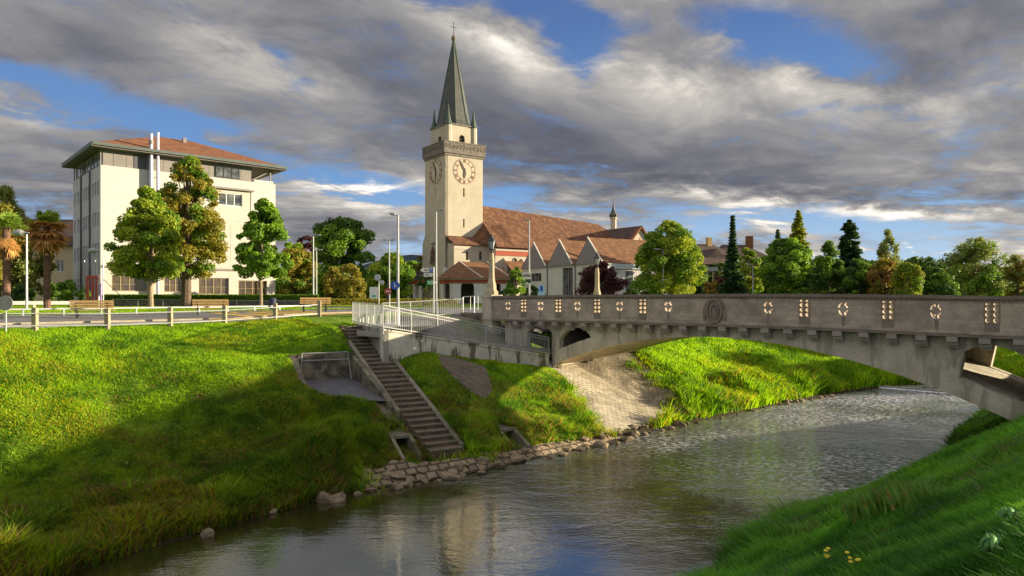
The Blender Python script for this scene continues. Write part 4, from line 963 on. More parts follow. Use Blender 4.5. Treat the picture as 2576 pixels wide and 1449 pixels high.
# house behind the palms
hr = Vector((PX(-70, 92), 92, 6.0)); ha = R(8); hs = thing('long_house', 'long beige house with brown tiled roof behind the palms', 'building', hr, ha)
HL = 15.5
q = MB(); hh = [rect(x, x + 1.0, z, z + 1.6) for z in (1.0, 4.4) for x in (2.0, 4.2, 6.4, 8.6, 10.2)]
q.plate(rect(0, HL, -.3, 8.0), hh, 0, .3); q.box(HL - .3, HL, .3, 9, 0, 8.0); q.box(0, .3, .3, 9, 0, 8.0); q.build('wall', M['beige_wall'], hs)
for h in hh: window(hs, h[0][0], h[1][0], h[0][1], h[2][1], .2, 2, M['white'], M['glass'], .08)
q = MB(); q.box(HL - 1.0, HL - .3, -.10, -.001, .8, 7.0); q.build('glazed_strip', mat('yellow_green_glass', (.45, .48, .16), (.36, .42, .14), 1.0, .3), hs)
q = MB(); q.add([(-.5, -.7, 7.9), (HL + .5, -.7, 7.9), (HL + .5, 4.5, 11.9), (-.5, 4.5, 11.9), (-.5, 9.7, 7.9), (HL + .5, 9.7, 7.9)], [(0, 1, 2, 3), (3, 2, 5, 4), (0, 3, 4), (1, 5, 2), (0, 4, 5, 1)]); q.build('roof', M['tile_dark'], hs)
q = MB(); q.tube([(HL - 1.6, -.1, 0), (HL - 1.6, -.1, 7.9)], .12, 8); q.build('downpipe', M['clad_dark'], hs)

# ------------------------------------------------------------------ church
CH = Vector((-10.35, 108.0, 6.1)); CA = math.atan2(.574, .819); CD = Vector((.819, .574)).normalized(); CN = Vector((-CD.y, CD.x))
def CW(x, y, off=0.0): a, z = onwall(CH, CD, x, y, off); return a, z - CH.z
ch = thing('church', 'pale church with tall clock tower, green slate spire and long red tiled nave roof', 'church', CH, CA)
TW = 6.9; TZ0 = 10.5; zt = CW(1122, 389)[1] - .0; zcl = zt
tw = MB()
slits = [(CW(1167, 473), CW(1167, 495)), (CW(1167, 551), CW(1167, 572))]
fr_holes = [rect(a[0] - .14, a[0] + .14, b[1], a[1]) for a, b in slits]
tw.plate(rect(0, TW, 0, zt), fr_holes, 0, .5)
def LW(x, y):      # left face: returns depth coordinate and z
    k = (x - CX) / F; p = Vector((CH.x, CH.y)); b = (k * p.y - p.x) / (CN.x - k * CN.y); return b, ZC - (y - HY) / F * (p.y + b * CN.y) - CH.z
TD = 6.6
dA = [LW(1096, 473), LW(1096, 494)]
lh = [rect(dA[0][0] - .13, dA[0][0] + .13, dA[1][1], dA[0][1]), arch(2.1, 4.1, .0, 3.3)]
tw.plate(rect(0.0, TD, 0, zt), lh, .001, .5, axis='x'); tw.box(TW - .5, TW - .001, .5, TD, 0, zt); tw.box(.5, TW - .5, TD - .5, TD, 0, zt); tw.box(.5, TW - .5, .5, TD - .5, zt - .3, zt - .1)
tower = tw.build('tower', M['plaster_cream'], ch)
q = MB(); 
for h in fr_holes: q.box(h[0][0], h[1][0], .35, .4, h[0][1], h[2][1])
h = lh[0]; q.box(.35, .4, h[0][0], h[1][0], h[0][1], h[2][1]); q.box(.9, 1.0, 2.0, 4.2, 0, 4.4); q.build('slit_window', M['steel_dark'], tower)
# flared left foot and buttress
q = MB(); z1 = LW(1072, 590)[1]; q.add([(-.0, TD - .3, 0), (-.0, TD + .9, 0), (-.0, TD + .9, z1 - 1.6), (-.0, TD + .01, z1), (TW, TD - .3, 0), (TW, TD + .9, 0), (TW, TD + .9, z1 - 1.6), (TW, TD + .01, z1), (0, TD - .3, z1), (TW, TD - .3, z1)], [(0, 1, 2, 3, 8), (4, 9, 7, 6, 5), (1, 5, 6, 2), (2, 6, 7, 3), (0, 4, 5, 1)])
q.add([(-.02, -.02, 0), (-.02, .0, 0)], []) if False else None
q.build('buttress', M['plaster_cream'], tower)
# niche figure on left face
b_, zc_ = LW(1092, 634); q = MB(); q.box(-.35, 0, b_ - 1.0, b_ + 1.0, zc_ - 1.9, zc_ - 1.6); q.box(-.22, 0, b_ - .62, b_ + .62, zc_ + 1.2, zc_ + 1.5); q.build('niche_shelf', M['dark_stone'], tower)
q = MB(); q.lathe([(.34, zc_ - 1.6), (.42, zc_ - 1.2), (.30, zc_ - .2), (.36, zc_ + .1), (.15, zc_ + .45), (.19, zc_ + .7), (.05, zc_ + .9)], 8, c=(-.3, b_)); q.build('statue', mat('statue_stone', (.17, .075, .055), (.11, .06, .045), 2, .8), tower)
# cornice and balustrade
def ringbox(q, e, z0, z1, t=.35): q.box(-e, TW + e, -e, -e + t, z0, z1); q.box(-e, TW + e, TD + e - t, TD + e, z0, z1); q.box(-e, -e + t, -e + t, TD + e - t, z0, z1); q.box(TW + e - t, TW + e, -e + t, TD + e - t, z0, z1)
q = MB(); q.box(-.16, TW + .16, -.16, TD + .16, zt, zt + .35); q.box(-.32, TW + .32, -.32, TD + .32, zt + .352, zt + .8); q.build('cornice', M['dark_stone'], tower)
q = MB(); zb_ = zt + .8; bh = CW(1122, 356)[1] - zb_; e = .34
def lattice(L):
    hs = []; n = int(L / .62)
    for i in range(n):
        x0 = L * (i + .12) / n; x1 = L * (i + .88) / n; xm = (x0 + x1) / 2; za, zc2 = zb_ + .25, zb_ + bh - .28; zm = (za + zc2) / 2
        hs += [[(x0 + .06, za), (x1 - .06, za), (xm, zm - .07)], [(x0 + .06, zc2), (xm, zm + .07), (x1 - .06, zc2)], [(x0, za + .1), (xm - .09, zm), (x0, zc2 - .1)], [(x1, za + .1), (x1, zc2 - .1), (xm + .09, zm)]]
    return hs
q.plate(rect(-e, TW + e, zb_, zb_ + bh), [[(x - e, z) for x, z in h] for h in lattice(TW + 2 * e)], -e, -e + .22)
q.plate(rect(-e + .23, TD + e, zb_, zb_ + bh), [[(x - e, z) for x, z in h if 1] for h in lattice(TD + 2 * e)[1 * 4:]], -e + .001, -e + .22, axis='x')
q.box(TW + e - .22, TW + e, -e + .23, TD + e, zb_, zb_ + bh); q.box(-e + .23, TW + e - .23, TD + e - .22, TD + e, zb_, zb_ + bh)
ringbox(q, e + .08, zb_ + bh, zb_ + bh + .16, .38); q.build('balustrade', M['dark_stone'], tower)
# belfry stage
cxt, cyt = TW / 2, TD / 2
bz0, bz1 = zb_, CW(1145, 326, cyt)[1]
hb = 2.3
q = MB(); bel = arch(-.52, .52, bz0 + 1.1, bz0 + 2.3, 8)
q.plate([(x, z) for x, z in rect(cxt - hb, cxt + hb, bz0, bz1)], [[(x + cxt, z) for x, z in bel]], cyt - hb - .3, cyt - hb + .1)
q.plate(rect(cyt - hb, cyt + hb, bz0, bz1), [[(x + cyt, z) for x, z in bel]], cxt - hb - .3, cxt - hb + .1, axis='x')
q.box(cxt - hb, cxt + hb, cyt + hb - .1, cyt + hb + .3, bz0, bz1); q.box(cxt + hb - .1, cxt + hb + .3, cyt - hb, cyt + hb, bz0, bz1); q.box(cxt - hb, cxt + hb, cyt - hb, cyt + hb, bz1 - .3, bz1 - .1)
belf = q.build('belfry', M['plaster_cream'], tower)
q = MB(); 
for k in range(4): z = bz0 + 1.25 + k * .42; q.box(cxt - .5, cxt + .5, cyt - hb - .1, cyt - hb + .0, z, z + .16)
q.box(cxt - .6, cxt + .6, cyt - hb + .105, cyt - hb + .15, bz0 + 1, bz0 + 3); q.build('louvre', M['steel_dark'], tower)
q = MB()
for k in range(4): z = bz0 + 1.25 + k * .42; q.box(cxt - hb - .1, cxt - hb, cyt - .5, cyt + .5, z, z + .16)
q.box(cxt - hb + .105, cxt - hb + .15, cyt - .6, cyt + .6, bz0 + 1, bz0 + 3); q.build('louvre', M['steel_dark'], tower)
tzp = CW(1145, 268, 0)[1]
for sx in (-1, 1):
    for sy in (-1, 1):
        c = (cxt + sx * (hb + .02), cyt + sy * (hb + .02)); q = MB(); q.lathe([(.55, bz0), (.55, bz1)], 8, c=c, rot=R(22.5)); tt_ = q.build('turret', M['plaster_cream'], tower)
        q = MB(); q.lathe([(.70, bz1), (.70, bz1 + .18), (.52, bz1 + .3), (.24, bz1 + 1.5), (.03, bz1 + 3.3)], 8, c=c, rot=R(22.5)); q.build('turret_spire', M['copper'], tt_)
apz = CW(1145, 103, cyt)[1]
q = MB(); q.box(cxt - hb - .42, cxt + hb + .42, cyt - hb - .42, cyt + hb + .42, bz1, bz1 + .22); q.build('spire_cornice', M['dark_stone'], tower)
q = MB(); q.lathe([(2.95, bz1 + .22), (2.60, bz1 + 1.0), (.12, apz)], 8, c=(cxt, cyt), rot=R(22.5)); sp = q.build('spire', M['spire'], tower)
q = MB()
for k in range(8):
    a = R(22.5 + 45 * k); q.bar((cxt + 2.93 * math.cos(a), cyt + 2.93 * math.sin(a), bz1 + .25), (cxt + 2.60 * math.cos(a), cyt + 2.60 * math.sin(a), bz1 + 1.0), .11); q.bar((cxt + 2.60 * math.cos(a), cyt + 2.60 * math.sin(a), bz1 + 1.0), (cxt + .12 * math.cos(a), cyt + .12 * math.sin(a), apz), .13)
q.build('spire_rib', M['copper'], sp)
q = MB(); q.lathe([(.05, apz - .2), (.28, apz), (.42, apz + .35), (.28, apz + .72), (.08, apz + .9)], 12, c=(cxt, cyt)); q.build('ball', M['dark_stone'], sp)
zx = CW(1145, 56, cyt)[1]; q = MB(); q.bar((cxt, cyt, apz + .8), (cxt, cyt, zx), .075); q.bar((cxt - .55, cyt, zx - .85), (cxt + .55, cyt, zx - .85), .075, up=(0, 1, 0)); q.build('cross', M['steel_dark'], sp)
# clocks
def stroke(q, P, x0, z0, x1, z1, w_): q.bar(P(x0, z0), P(x1, z1), w_, .03, up=P.n)
def clock(cx_, cz, rr, side):
    def P(x, z): return (cx_ + x, -.06, cz + z) if side == 'f' else (-.06, cx_ - x, cz + z)
    P.n = (0, 1, 0) if side == 'f' else (1, 0, 0)
    n = 40; q = MB()
    for (r0, r1) in ((rr * .955, rr), (rr * .66, rr * .69)):
        o_ = [(r1 * math.cos(2 * math.pi * k / n), r1 * math.sin(2 * math.pi * k / n)) for k in range(n)]; i_ = [(r0 / r1 * x, r0 / r1 * z) for x, z in o_]
        vs = [P(x, z) for x, z in o_] + [P(x, z) for x, z in i_]; q.add(vs, [(k, (k + 1) % n, (k + 1) % n + n, k + n) for k in range(n)])
    rg = q.build('clock_ring', M['clock_red'], ck := None) if False else q
    face = MB(); face.add([tuple(Vector(P(rr * .955 * math.cos(2 * math.pi * k / n), rr * .955 * math.sin(2 * math.pi * k / n))) + Vector(P.n) * .03) for k in range(n)], [tuple(range(n))])
    fo = face.build('clock', M['clock_face'], tower)
    rg.build('clock_ring', M['clock_red'], fo)
    num = ['XII', 'I', 'II', 'III', 'IIII', 'V', 'VI', 'VII', 'VIII', 'IX', 'X', 'XI']
    for i, s in enumerate(num):
        q = MB(); a = R(90 - 30 * i); u = Vector((math.cos(a), math.sin(a))); v = Vector((u.y, -u.x)); c = u * rr * .82; h = rr * .10; wch = {'I': .055, 'V': .12, 'X': .12}
        tot = sum(wch[c_] for c_ in s) * rr; x = -tot / 2
        for c_ in s:
            wc = wch[c_] * rr; m0 = x + wc / 2; x += wc
            def T(p, r_): g = c + v * p + u * r_; return g.x, g.y
            if c_ == 'I': stroke(q, P, *T(m0, -h), *T(m0, h), .07)
            if c_ == 'V': stroke(q, P, *T(m0, -h), *T(m0 - wc * .36, h), .07); stroke(q, P, *T(m0, -h), *T(m0 + wc * .36, h), .05)
            if c_ == 'X': stroke(q, P, *T(m0 - wc * .36, -h), *T(m0 + wc * .36, h), .07); stroke(q, P, *T(m0 + wc * .36, -h), *T(m0 - wc * .36, h), .05)
        q.build('numeral', M['clock_red'], fo)
    for ang_, L, w_ in ((-27, rr * .92, .17), (-178, rr * .60, .22)):
        a = R(90 - ang_); q = MB(); c, s_ = math.cos(a), math.sin(a)
        def Q(r_, t): return tuple(Vector(P(c * r_ - s_ * t, s_ * r_ + c * t)) - Vector(P.n) * .04)
        pts = [(-.25 * rr, -w_ * .5), (-.25 * rr, w_ * .5), (0, w_ * .7), (L * .55, w_), (L * .8, w_ * .55), (L, 0), (L * .8, -w_ * .55), (L * .55, -w_), (0, -w_ * .7)]
        q.add([Q(*p) for p in pts], [tuple(range(len(pts)))]); q.build('clock_hand', M['clock_hand'], fo)
a, z = CW(1168.5, 431); clock(a, z, 2.02, 'f'); b_, z = LW(1096.5, 431); clock(b_, z, 2.02, 's')
# annex in front of tower and nave
zE, zT = CW(1150, 611, -2.0)[1], CW(1150, 594)[1]
AX1_ = 9.0
q = MB(); q.plate(rect(.4, AX1_, 0, zE - .9), [arch(*[CW(1172, 655, -2.0)[0], CW(1180, 655, -2.0)[0]], CW(1176, 654, -2.0)[1], CW(1176, 637, -2.0)[1]), arch(*[CW(1205, 655, -2.0)[0], CW(1213, 655, -2.0)[0]], CW(1209, 654, -2.0)[1], CW(1209, 637, -2.0)[1])], -2.0, -1.6); q.box(.4, .8, -1.6, -.002, 0, zE); q.build('annex_wall', M['plaster_cream'], ch)
q = MB(); q.box(.45, AX1_, -1.55, -1.5, 3, zE - 1); q.build('annex_window', M['glass'], ch)
q = MB(); q.box(.38, AX1_, -2.06, -1.6, zE - .898, zE - .05); q.build('annex_frieze', M['pale_trim'], ch)
q = MB(); q.add([(.1, -2.5, zE - .1), (AX1_, -2.5, zE - .1), (AX1_, .0, zT), (.1, -.0, zT), (.1, -2.5, zE - .25), (AX1_, -2.5, zE - .25), (AX1_, .0, zT - .25), (.1, -.0, zT - .25)], [(0, 1, 2, 3), (4, 7, 6, 5), (0, 4, 5, 1), (0, 3, 7, 4)]); q.build('annex_roof', M['tile_red'], ch)
# nave
NX0, NX1, NY = TW + .01, 41.0, -3.6; RY = cyt
ez0, ez1 = CW(1230, 612, NY - .6)[1], CW(1400, 640, NY - .6)[1]; ez = (ez0 + ez1) / 2 + .2
rz0, rz1 = CW(1216, 516, RY)[1], CW(1558, 571, RY)[1]
nh = 2 * RY - NY
q = MB(); wl = []
for x in (10.6, 14.2, 17.8, 21.4, 25.0): wl.append(arch(x - .55, x + .55, ez - 4.3, ez - 2.2, 8))
q.plate(rect(NX0, NX1 - 3, 0, ez - .2), wl, NY, NY + .4); q.box(NX0, NX0 + .4, NY + .4, 2 * RY - NY, 0, ez - .2); q.box(NX1 - 3.4, NX1 - 3, NY + .4, 2 * RY - NY, 0, ez - .2); q.box(NX0, NX1 - 3, 2 * RY - NY - .4, 2 * RY - NY, 0, ez - .2)
nave = q.build('nave', M['plaster_cream'], ch)
for h in wl:
    q = MB(); q.add([(x, NY + .25, z) for x, z in h], [tuple(range(len(h)))]); wn = q.build('window', M['glass'], nave)
    f_ = MB(); f_.bar(((h[0][0] + h[1][0]) / 2, NY + .2, h[0][1]), ((h[0][0] + h[1][0]) / 2, NY + .2, h[0][1] + 2.4), .08); f_.bar((h[0][0], NY + .2, h[0][1] + 1.2), (h[1][0], NY + .2, h[0][1] + 1.2), .08); f_.box(h[0][0] - .15, h[1][0] + .15, NY - .12, NY + .2, h[0][1] - .2, h[0][1] - .02); f_.build('tracery', M['white'], wn)
for x in (8.9, 12.4, 16.0, 19.6, 23.2):
    q = MB(); q.box(x - .35, x + .35, NY - .9, NY - .001, 0, ez - 2.6); q.add([(x - .42, NY - 1.0, ez - 2.6), (x + .42, NY - 1.0, ez - 2.6), (x + .42, NY, ez - 1.7), (x - .42, NY, ez - 1.7), (x - .42, NY, ez - 2.6), (x + .42, NY, ez - 2.6)], [(0, 1, 2, 3), (0, 3, 4), (1, 5, 2), (0, 4, 5, 1)]); q.build('buttress', M['plaster_cream'], nave)
q = MB(); q.box(NX0, NX1 - 3, NY - .09, NY - .002, ez - 1.35, ez - .62); q.build('red_band', M['red_trim'], nave)
q = MB(); q.box(NX0, NX1 - 3, NY - .16, NY - .003, ez - .6, ez - .22); q.build('eaves_moulding', M['pale_trim'], nave)
q = MB(); e0_ = NY - .7; e1_ = 2 * RY - NY + .7
def nz(x): return rz0 + (rz1 - rz0) * (x - NX0) / (NX1 - NX0 - 3)
xa, xb = NX0 - 1.6, NX1 - 6.5
q.add([(NX0, e0_, ez - .1), (NX1, e0_, ez - .1), (NX1, e1_, ez - .1), (NX0, e1_, ez - .1), (NX0, RY, nz(NX0)), (xb, RY, nz(xb))], [(0, 1, 5, 4), (1, 2, 5), (2, 3, 4, 5), (3, 0, 4), (0, 3, 2, 1)])
roof = q.build('nave_roof', M['tile_red'], nave)
# hipped shoulder beside the tower
a1, z1_ = CW(1215, 570, -.9)
q = MB(); q.add([(TW - 1.9, -2.7, zE - .12), (TW + 3.2, -4.2, ez - .15), (TW + 3.2, -.9, zE + 3.6), (TW - .0, -.9, zE + 2.6), (TW + .0, -.001, zT + 2.2), (TW - 1.9, -.001, zT)], [(0, 1, 3), (1, 2, 3), (0, 3, 4, 5)]); q.build('shoulder_roof', M['tile_red'], nave)
# ridge turret
q = MB(); rx_ = CW(1546, 560, RY)[0]; rzz = nz(xb) ; q.lathe([(.55, rzz - .8), (.55, rzz + 1.2), (.72, rzz + 1.3), (.60, rzz + 1.6)], 8, c=(rx_ - .3, RY)); tq = q.build('ridge_turret', M['plaster_cream'], roof)
q = MB(); q.lathe([(.75, rzz + 1.6), (.85, rzz + 1.9), (.55, rzz + 2.4), (.28, rzz + 3.0), (.10, rzz + 4.0), (.03, rzz + 5.4)], 8, c=(rx_ - .3, RY)); q.build('turret_cap', M['spire'], tq)
# transept with gable
tz = CW(1610, 569, NY - 6)[1]
tx, ty = 32.6, -9.6
k_ = (1610 - CX) / F
gx_ = CH.x + CD.x * (tx + 3.3) ; 
q = MB(); GW = 5.0; tzr = 14.6; tez = 9.3
gx0 = onwall(CH, CD, 1610, 600, ty + 3.3)[0]; tzr = onwall(CH, CD, 1610, 568, ty + 3.3)[1] - CH.z; ty += 3.3; tez = tzr - 5.6
q.add([(gx0 - GW, ty, 0), (gx0 + GW, ty, 0), (gx0 + GW, ty, tez), (gx0, ty, tzr - .3), (gx0 - GW, ty, tez), (gx0 - GW, NY, 0), (gx0 + GW, NY, 0), (gx0 + GW, NY, tez), (gx0 - GW, NY, tez)], [(0, 1, 2, 3, 4), (0, 4, 8, 5), (1, 6, 7, 2)]); tr = q.build('transept', M['plaster_cream'], ch)
q = MB(); q.bar((gx0 - GW - .3, ty - .1, tez - .25), (gx0, ty - .1, tzr - .15), .30, .75, up=(0, 1, 0)); q.bar((gx0 + GW + .3, ty - .1, tez - .25), (gx0, ty - .1, tzr - .15), .30, .75, up=(0, 1, 0)); q.build('gable_trim', M['tile_orange'], tr)
q = MB(); q.add([(gx0 - .5, ty - .02, tzr - 3.2), (gx0 + .5, ty - .02, tzr - 3.2), (gx0, ty - .02, tzr - 1.9)], [(0, 1, 2)]); q.build('gable_vent', M['red_trim'], tr)
q = MB(); q.add([(gx0 - GW - .5, ty - .5, tez - .4), (gx0, ty - .5, tzr), (gx0 + GW + .5, ty - .5, tez - .4), (gx0 - GW - .5, RY, tez - .4), (gx0, RY, tzr), (gx0 + GW + .5, RY, tez - .4)], [(0, 1, 4, 3), (1, 2, 5, 4)]); q.build('transept_roof', M['tile_dark'], tr)
# aisle and polygonal porch
pz = CW(1190, 699, -9.2)[1]; pt = CW(1215, 659, -4.4)[1]
q = MB(); hs_ = []
x0p = onwall(CH, CD, 1141, 700, -8.2)[0]; 
c0 = (x0p, -5.4); P_ = [(x0p + .2, NY - .4), (x0p + .2, -7.6), (x0p + 3.7, -10.0), (x0p + 8.4, -10.0), (x0p + 11.6, -7.6), (x0p + 11.6, NY - .4)]
por = thing_p = None
q = MB()
for (ax_, ay2), (bx_, by_) in zip(P_[:-1], P_[1:]):
    L = math.hypot(bx_ - ax_, by_ - ay2); ux, uy = (bx_ - ax_) / L, (by_ - ay2) / L
    m_ = MB(); m_.plate(rect(0, L, 0, pz - .75), [arch(L / 2 - .95, L / 2 + .95, 0.02, 2.3, 10)] if L > 3 else [], 0, .35)
    q.add([(ax_ + ux * x - uy * y * 1.0, ay2 + uy * x + ux * y, z) for x, y, z in m_.v], m_.f)
porch = q.build('porch_wall', M['plaster_white'], ch)
def offp(e): c = Vector((x0p + 5.9, -5.6)); return [tuple(c + (Vector(p) - c) * (1 + e / 5.0)) for p in P_]
q = MB(); q.prism(offp(.12), pz - .748, pz - .25); q.build('porch_band', M['red_trim'], porch)
q = MB(); q.prism(offp(.3), pz - .248, pz - .05); q.build('porch_moulding', M['pale_trim'], porch)
q = MB(); o_ = offp(.6); n = len(o_); q.add([(x, y, pz - .05) for x, y in o_] + [(x0p + 3.6, NY, pt), (x0p + 8.6, NY, pt)], [(0, 1, 6), (1, 2, 6), (2, 3, 7, 6), (3, 4, 7), (4, 5, 7), (0, 6, 7, 5)]); pr = q.build('porch_roof', M['tile_brown'], porch)
q = MB(); q.bar((o_[2][0], o_[2][1], pz + .0), (x0p + 3.6, NY, pt + .05), .16); q.bar((o_[3][0], o_[3][1], pz), (x0p + 8.6, NY, pt + .05), .16); q.build('hip_tile', M['pale_trim'], pr)
q = MB(); q.box(x0p + 1, x0p + 11, NY - .8, NY - .45, 0, pz - .8); q.build('porch_interior', M['dark_stone'], porch)
q = MB(); ax0 = x0p + 11.4; q.plate(rect(ax0, 26, 0, 4.6), [rect(x, x + 1.0, 2.2, 3.8) for x in (ax0 + 2, ax0 + 5.5, ax0 + 9)], NY - 3.2, NY - 2.9); ai = q.build('aisle', M['plaster_cream'], ch)
q = MB(); q.add([(ax0, NY - 3.6, 4.5), (26, NY - 3.6, 4.5), (26, NY - .91, 6.6), (ax0, NY - .91, 6.6)], [(0, 1, 2, 3)]); q.build('aisle_roof', M['tile_brown'], ai)
# west portico left of tower
wp_ = LW(1040, 745); q = MB(); w0 = TD + .9
q.box(-2.6, -2.3, w0 - .9, w0 + 1.8, 0, .0 + .1)
for y in (w0 - 4.6, w0 - 2.6, w0 - .6, w0 + 1.6): q.box(-3.0, -2.6, y - .22, y + .22, 0, 3.1)
q.box(-.02, -.4, w0, w0 + 1.9, 0, 3.1); po = q.build('portico', M['lilac_wall'], ch)
q = MB(); q.box(-3.1, -.002, 3.6, w0 + 2.0, 3.102, 3.55); q.build('portico_beam', M['red_trim'], po)
q = MB(); q.add([(-3.5, 3.2, 3.56), (-3.5, w0 + 2.4, 3.56), (-.01, w0 + 1.0, 5.1), (-.01, 3.9, 5.1)], [(0, 1, 2, 3), (0, 3, 2, 1)]); q.build('portico_roof', M['tile_dark'], po)
# banner standing at the tower corner
a, z = onwall(CH, CD, 1120, 715, -2.4); t = thing('banner', 'tall white banner with a dark candle picture at the church tower corner', 'banner', tuple(Vector((CH.x, CH.y, 0)) + Vector((*(CD * a + CN * -2.4), 0)) + Vector((0, 0, z))), CA)
q = MB(); q.box(-.33, .33, 0, .05, 0, 2.5); q.build('cloth', M['white'], t); q = MB(); q.bar((0, -.02, .3), (0, -.02, 1.4), .18, .03); q.lathe([(.16, .3), (.2, .55), (.12, .75)], 8, c=(0, -.03)); q.build('candle', M['steel_dark'], t)
q = MB(); q.add([(-.22, -.01, 1.3), (.0, -.01, 2.3), (.22, -.01, 1.3), (.12, -.01, 1.3), (0, -.01, 2.0), (-.12, -.01, 1.3)], [(0, 1, 4, 5), (1, 2, 3, 4)]); q.build('arch_mark', M['clad'], t); q = MB(); q.box(-.03, .03, .06, .1, -4, 2.5); q.build('pole', M['galv'], t)

# ------------------------------------------------------------------ parish hall with three saw-tooth gables
HC = Vector((PX(1519, 88), 88, 6.0)); hall = thing('parish_hall', 'low white parish hall with three pointed grey gables side by side', 'building', HC, CA)
hd = Vector((PX(1315, 105.6) - HC.x, 105.6 - HC.y)); HA = math.atan2(hd.y, hd.x); HLn = hd.length
def HF(x, y):       # on the front: distance from the right-hand corner, height
    d = hd.normalized(); k = (x - CX) / F; a = (k * HC.y - HC.x) / (d.x - k * d.y); return a, ZC - (y - HY) / F * (HC.y + a * d.y) - HC.z
d2 = hd.normalized(); loc_d = (d2.dot(CD), d2.dot(CN))      # front direction in local coordinates
inn = (-loc_d[1] * -1, -loc_d[0]) if False else (loc_d[1], -loc_d[0])
if inn[0] < 0: inn = (-inn[0], -inn[1])
def HP(a, dep, z): return (loc_d[0] * a + inn[0] * dep, loc_d[1] * a + inn[1] * dep, z)
def hplate(outline, holes, d0, d1):
    m_ = MB(); m_.plate(outline, holes, d0, d1); q = MB(); q.add([HP(x, y, z) for x, y, z in m_.v], m_.f); return q
zf = 5.3
wa = [HF(*p) for p in ((1325, 700), (1359, 740))]
holes = [rect(min(HF(1362, 710)[0], HF(1327, 710)[0]), max(HF(1362, 710)[0], HF(1327, 710)[0]), HF(1345, 708)[1], 4.5),
         rect(HF(1441, 700)[0], HF(1415, 700)[0], .05, 5.0), rect(HF(1500, 700)[0], HF(1465, 700)[0], .8, 4.3)]
hplate(rect(0, HLn, -.3, zf), holes, 0, .3).build('front_wall', M['plaster_white'], hall)
for h in holes:
    q = MB(); q.add([HP(h[0][0], .25, h[0][1]), HP(h[1][0], .25, h[0][1]), HP(h[1][0], .25, h[2][1]), HP(h[0][0], .25, h[2][1])], [(0, 1, 2, 3)]); wh = q.build('window', M['glass'], hall)
    q = MB()
    for k in range(0, 5): x = h[0][0] + (h[1][0] - h[0][0]) * k / 4; q.add(*(lambda m_: ([HP(*v) for v in m_.v], m_.f))(MB().box(x - .06, x + .06, .14, .2, h[0][1], h[2][1])))
    q.build('mullion', M['clad'], wh)
G = [((1315, 667), (1346.5, 611.5), (1376, 657)), ((1380, 660), (1411, 605), (1443, 654.5)), ((1451, 654), (1482.5, 598.6), (1520, 650))]
for i, (l, ap, r) in enumerate(G):
    (al, zl_), (aa, za), (ar, zr_) = HF(*l), HF(*ap), HF(*r); zl_ = zr_ = zf + .05; al = min(al, HLn - .0); ar = max(ar, 0.0)
    hplate([(ar, zf - .001), (al, zf - .001), (al, zl_ + .05), (aa, za), (ar, zr_ + .05)], [], -.25, .1).build('gable', M['gable_clad'], hall)
    q = MB(); q.bar(HP(ar - .1, -.3, zr_ + .1), HP(aa, -.3, za + .12), .12, .14); q.build('verge_trim', M['white'], hall)
    DPT = 12.5 - i * 0
    q = MB(); q.add([HP(ar - .3, -.2, zr_ - .05), HP(aa, -.2, za + .08), HP(al + .3, -.2, zl_ - .05), HP(ar - .3, DPT, zr_ - .05), HP(aa, DPT, za + .08), HP(al + .3, DPT, zl_ - .05)], [(0, 1, 4, 3), (1, 2, 5, 4), (3, 4, 5), (0, 3, 5, 2)]); q.build('roof', M['tile_brown'], hall)
q = MB(); m_ = MB().box(-.1, .0, 0.01, 12.5, -.3, 4.6); q.add([HP(*v) for v in m_.v], m_.f); q.build('side_wall', M['lilac_wall'], hall)
q = MB(); m_ = MB().box(-.35, -.101, .3, 7.5, 4.6, 5.25); q.add([HP(*v) for v in m_.v], m_.f); q.build('side_fascia', mat('metal_fascia', (.40, .45, .52), (.50, .52, .52), 1.2, .4, metal=.4), hall)
for y0, y1, z0, z1 in ((3.4, 4.6, 1.6, 4.4), (8.4, 9.3, 1.4, 2.4)):
    q = MB(); m_ = MB().box(-.13, -.102, y0, y1, z0, z1); q.add([HP(*v) for v in m_.v], m_.f); q.build('window', M['glass'], hall)
for xx in (1378, 1448): q = MB(); a = HF(xx, 700)[0]; q.tube([HP(a, -.1, 0), HP(a, -.1, 5.3)], .09, 8); q.build('downpipe', M['clad'], hall)
q = MB(); a = HF(1452, 620)[0]; q.tube([HP(a + 1.2, 3.0, 6.0), HP(a + 1.2, 3.0, 8.3)], .14, 8); q.build('flue', M['steel_dark'], hall)
# yellow villa behind the trees
vr = Vector((PX(1735, 128), 128, 6.2)); vil = thing('villa', 'ochre villa with brown hipped roof and dormer behind the birch', 'building', vr, R(16))
q = MB(); hh = [rect(x, x + 1.1, z, z + 1.8) for z in (1, 4.4) for x in (1.5, 4.3, 7.1, 9.9)]; q.plate(rect(0, 12.5, -.3, 7.0), hh, 0, .3); q.box(12.2, 12.5, .3, 10, 0, 7.0); q.box(0, .3, .3, 10, 0, 7); q.build('wall', M['yellow_wall'], vil)
for h in hh: window(vil, h[0][0], h[1][0], h[0][1], h[2][1], .2, 2, M['white'], M['glass'], .08)
q = MB(); hip(q, -.6, 13.1, -.6, 10.6, 6.9, 4.2, 4.5, 8.0); q.box(0, 0, 0, 0, 0, 0) if 0 else None; rf = q.build('roof', M['tile_dark'], vil)
q = MB(); q.add([(4.6, 1.2, 8.2), (8.4, 1.2, 8.2), (6.5, 1.2, 10.0), (4.6, 4, 8.2), (8.4, 4, 8.2), (6.5, 4.6, 10.2)], [(0, 1, 2), (0, 2, 5, 3), (1, 4, 5, 2)]); q.build('dormer', M['tile_dark'], rf)
q = MB(); q.box(6.6, 7.5, 4.5, 5.4, 10.2, 12.4); q.build('chimney', M['yellow_wall'], rf)
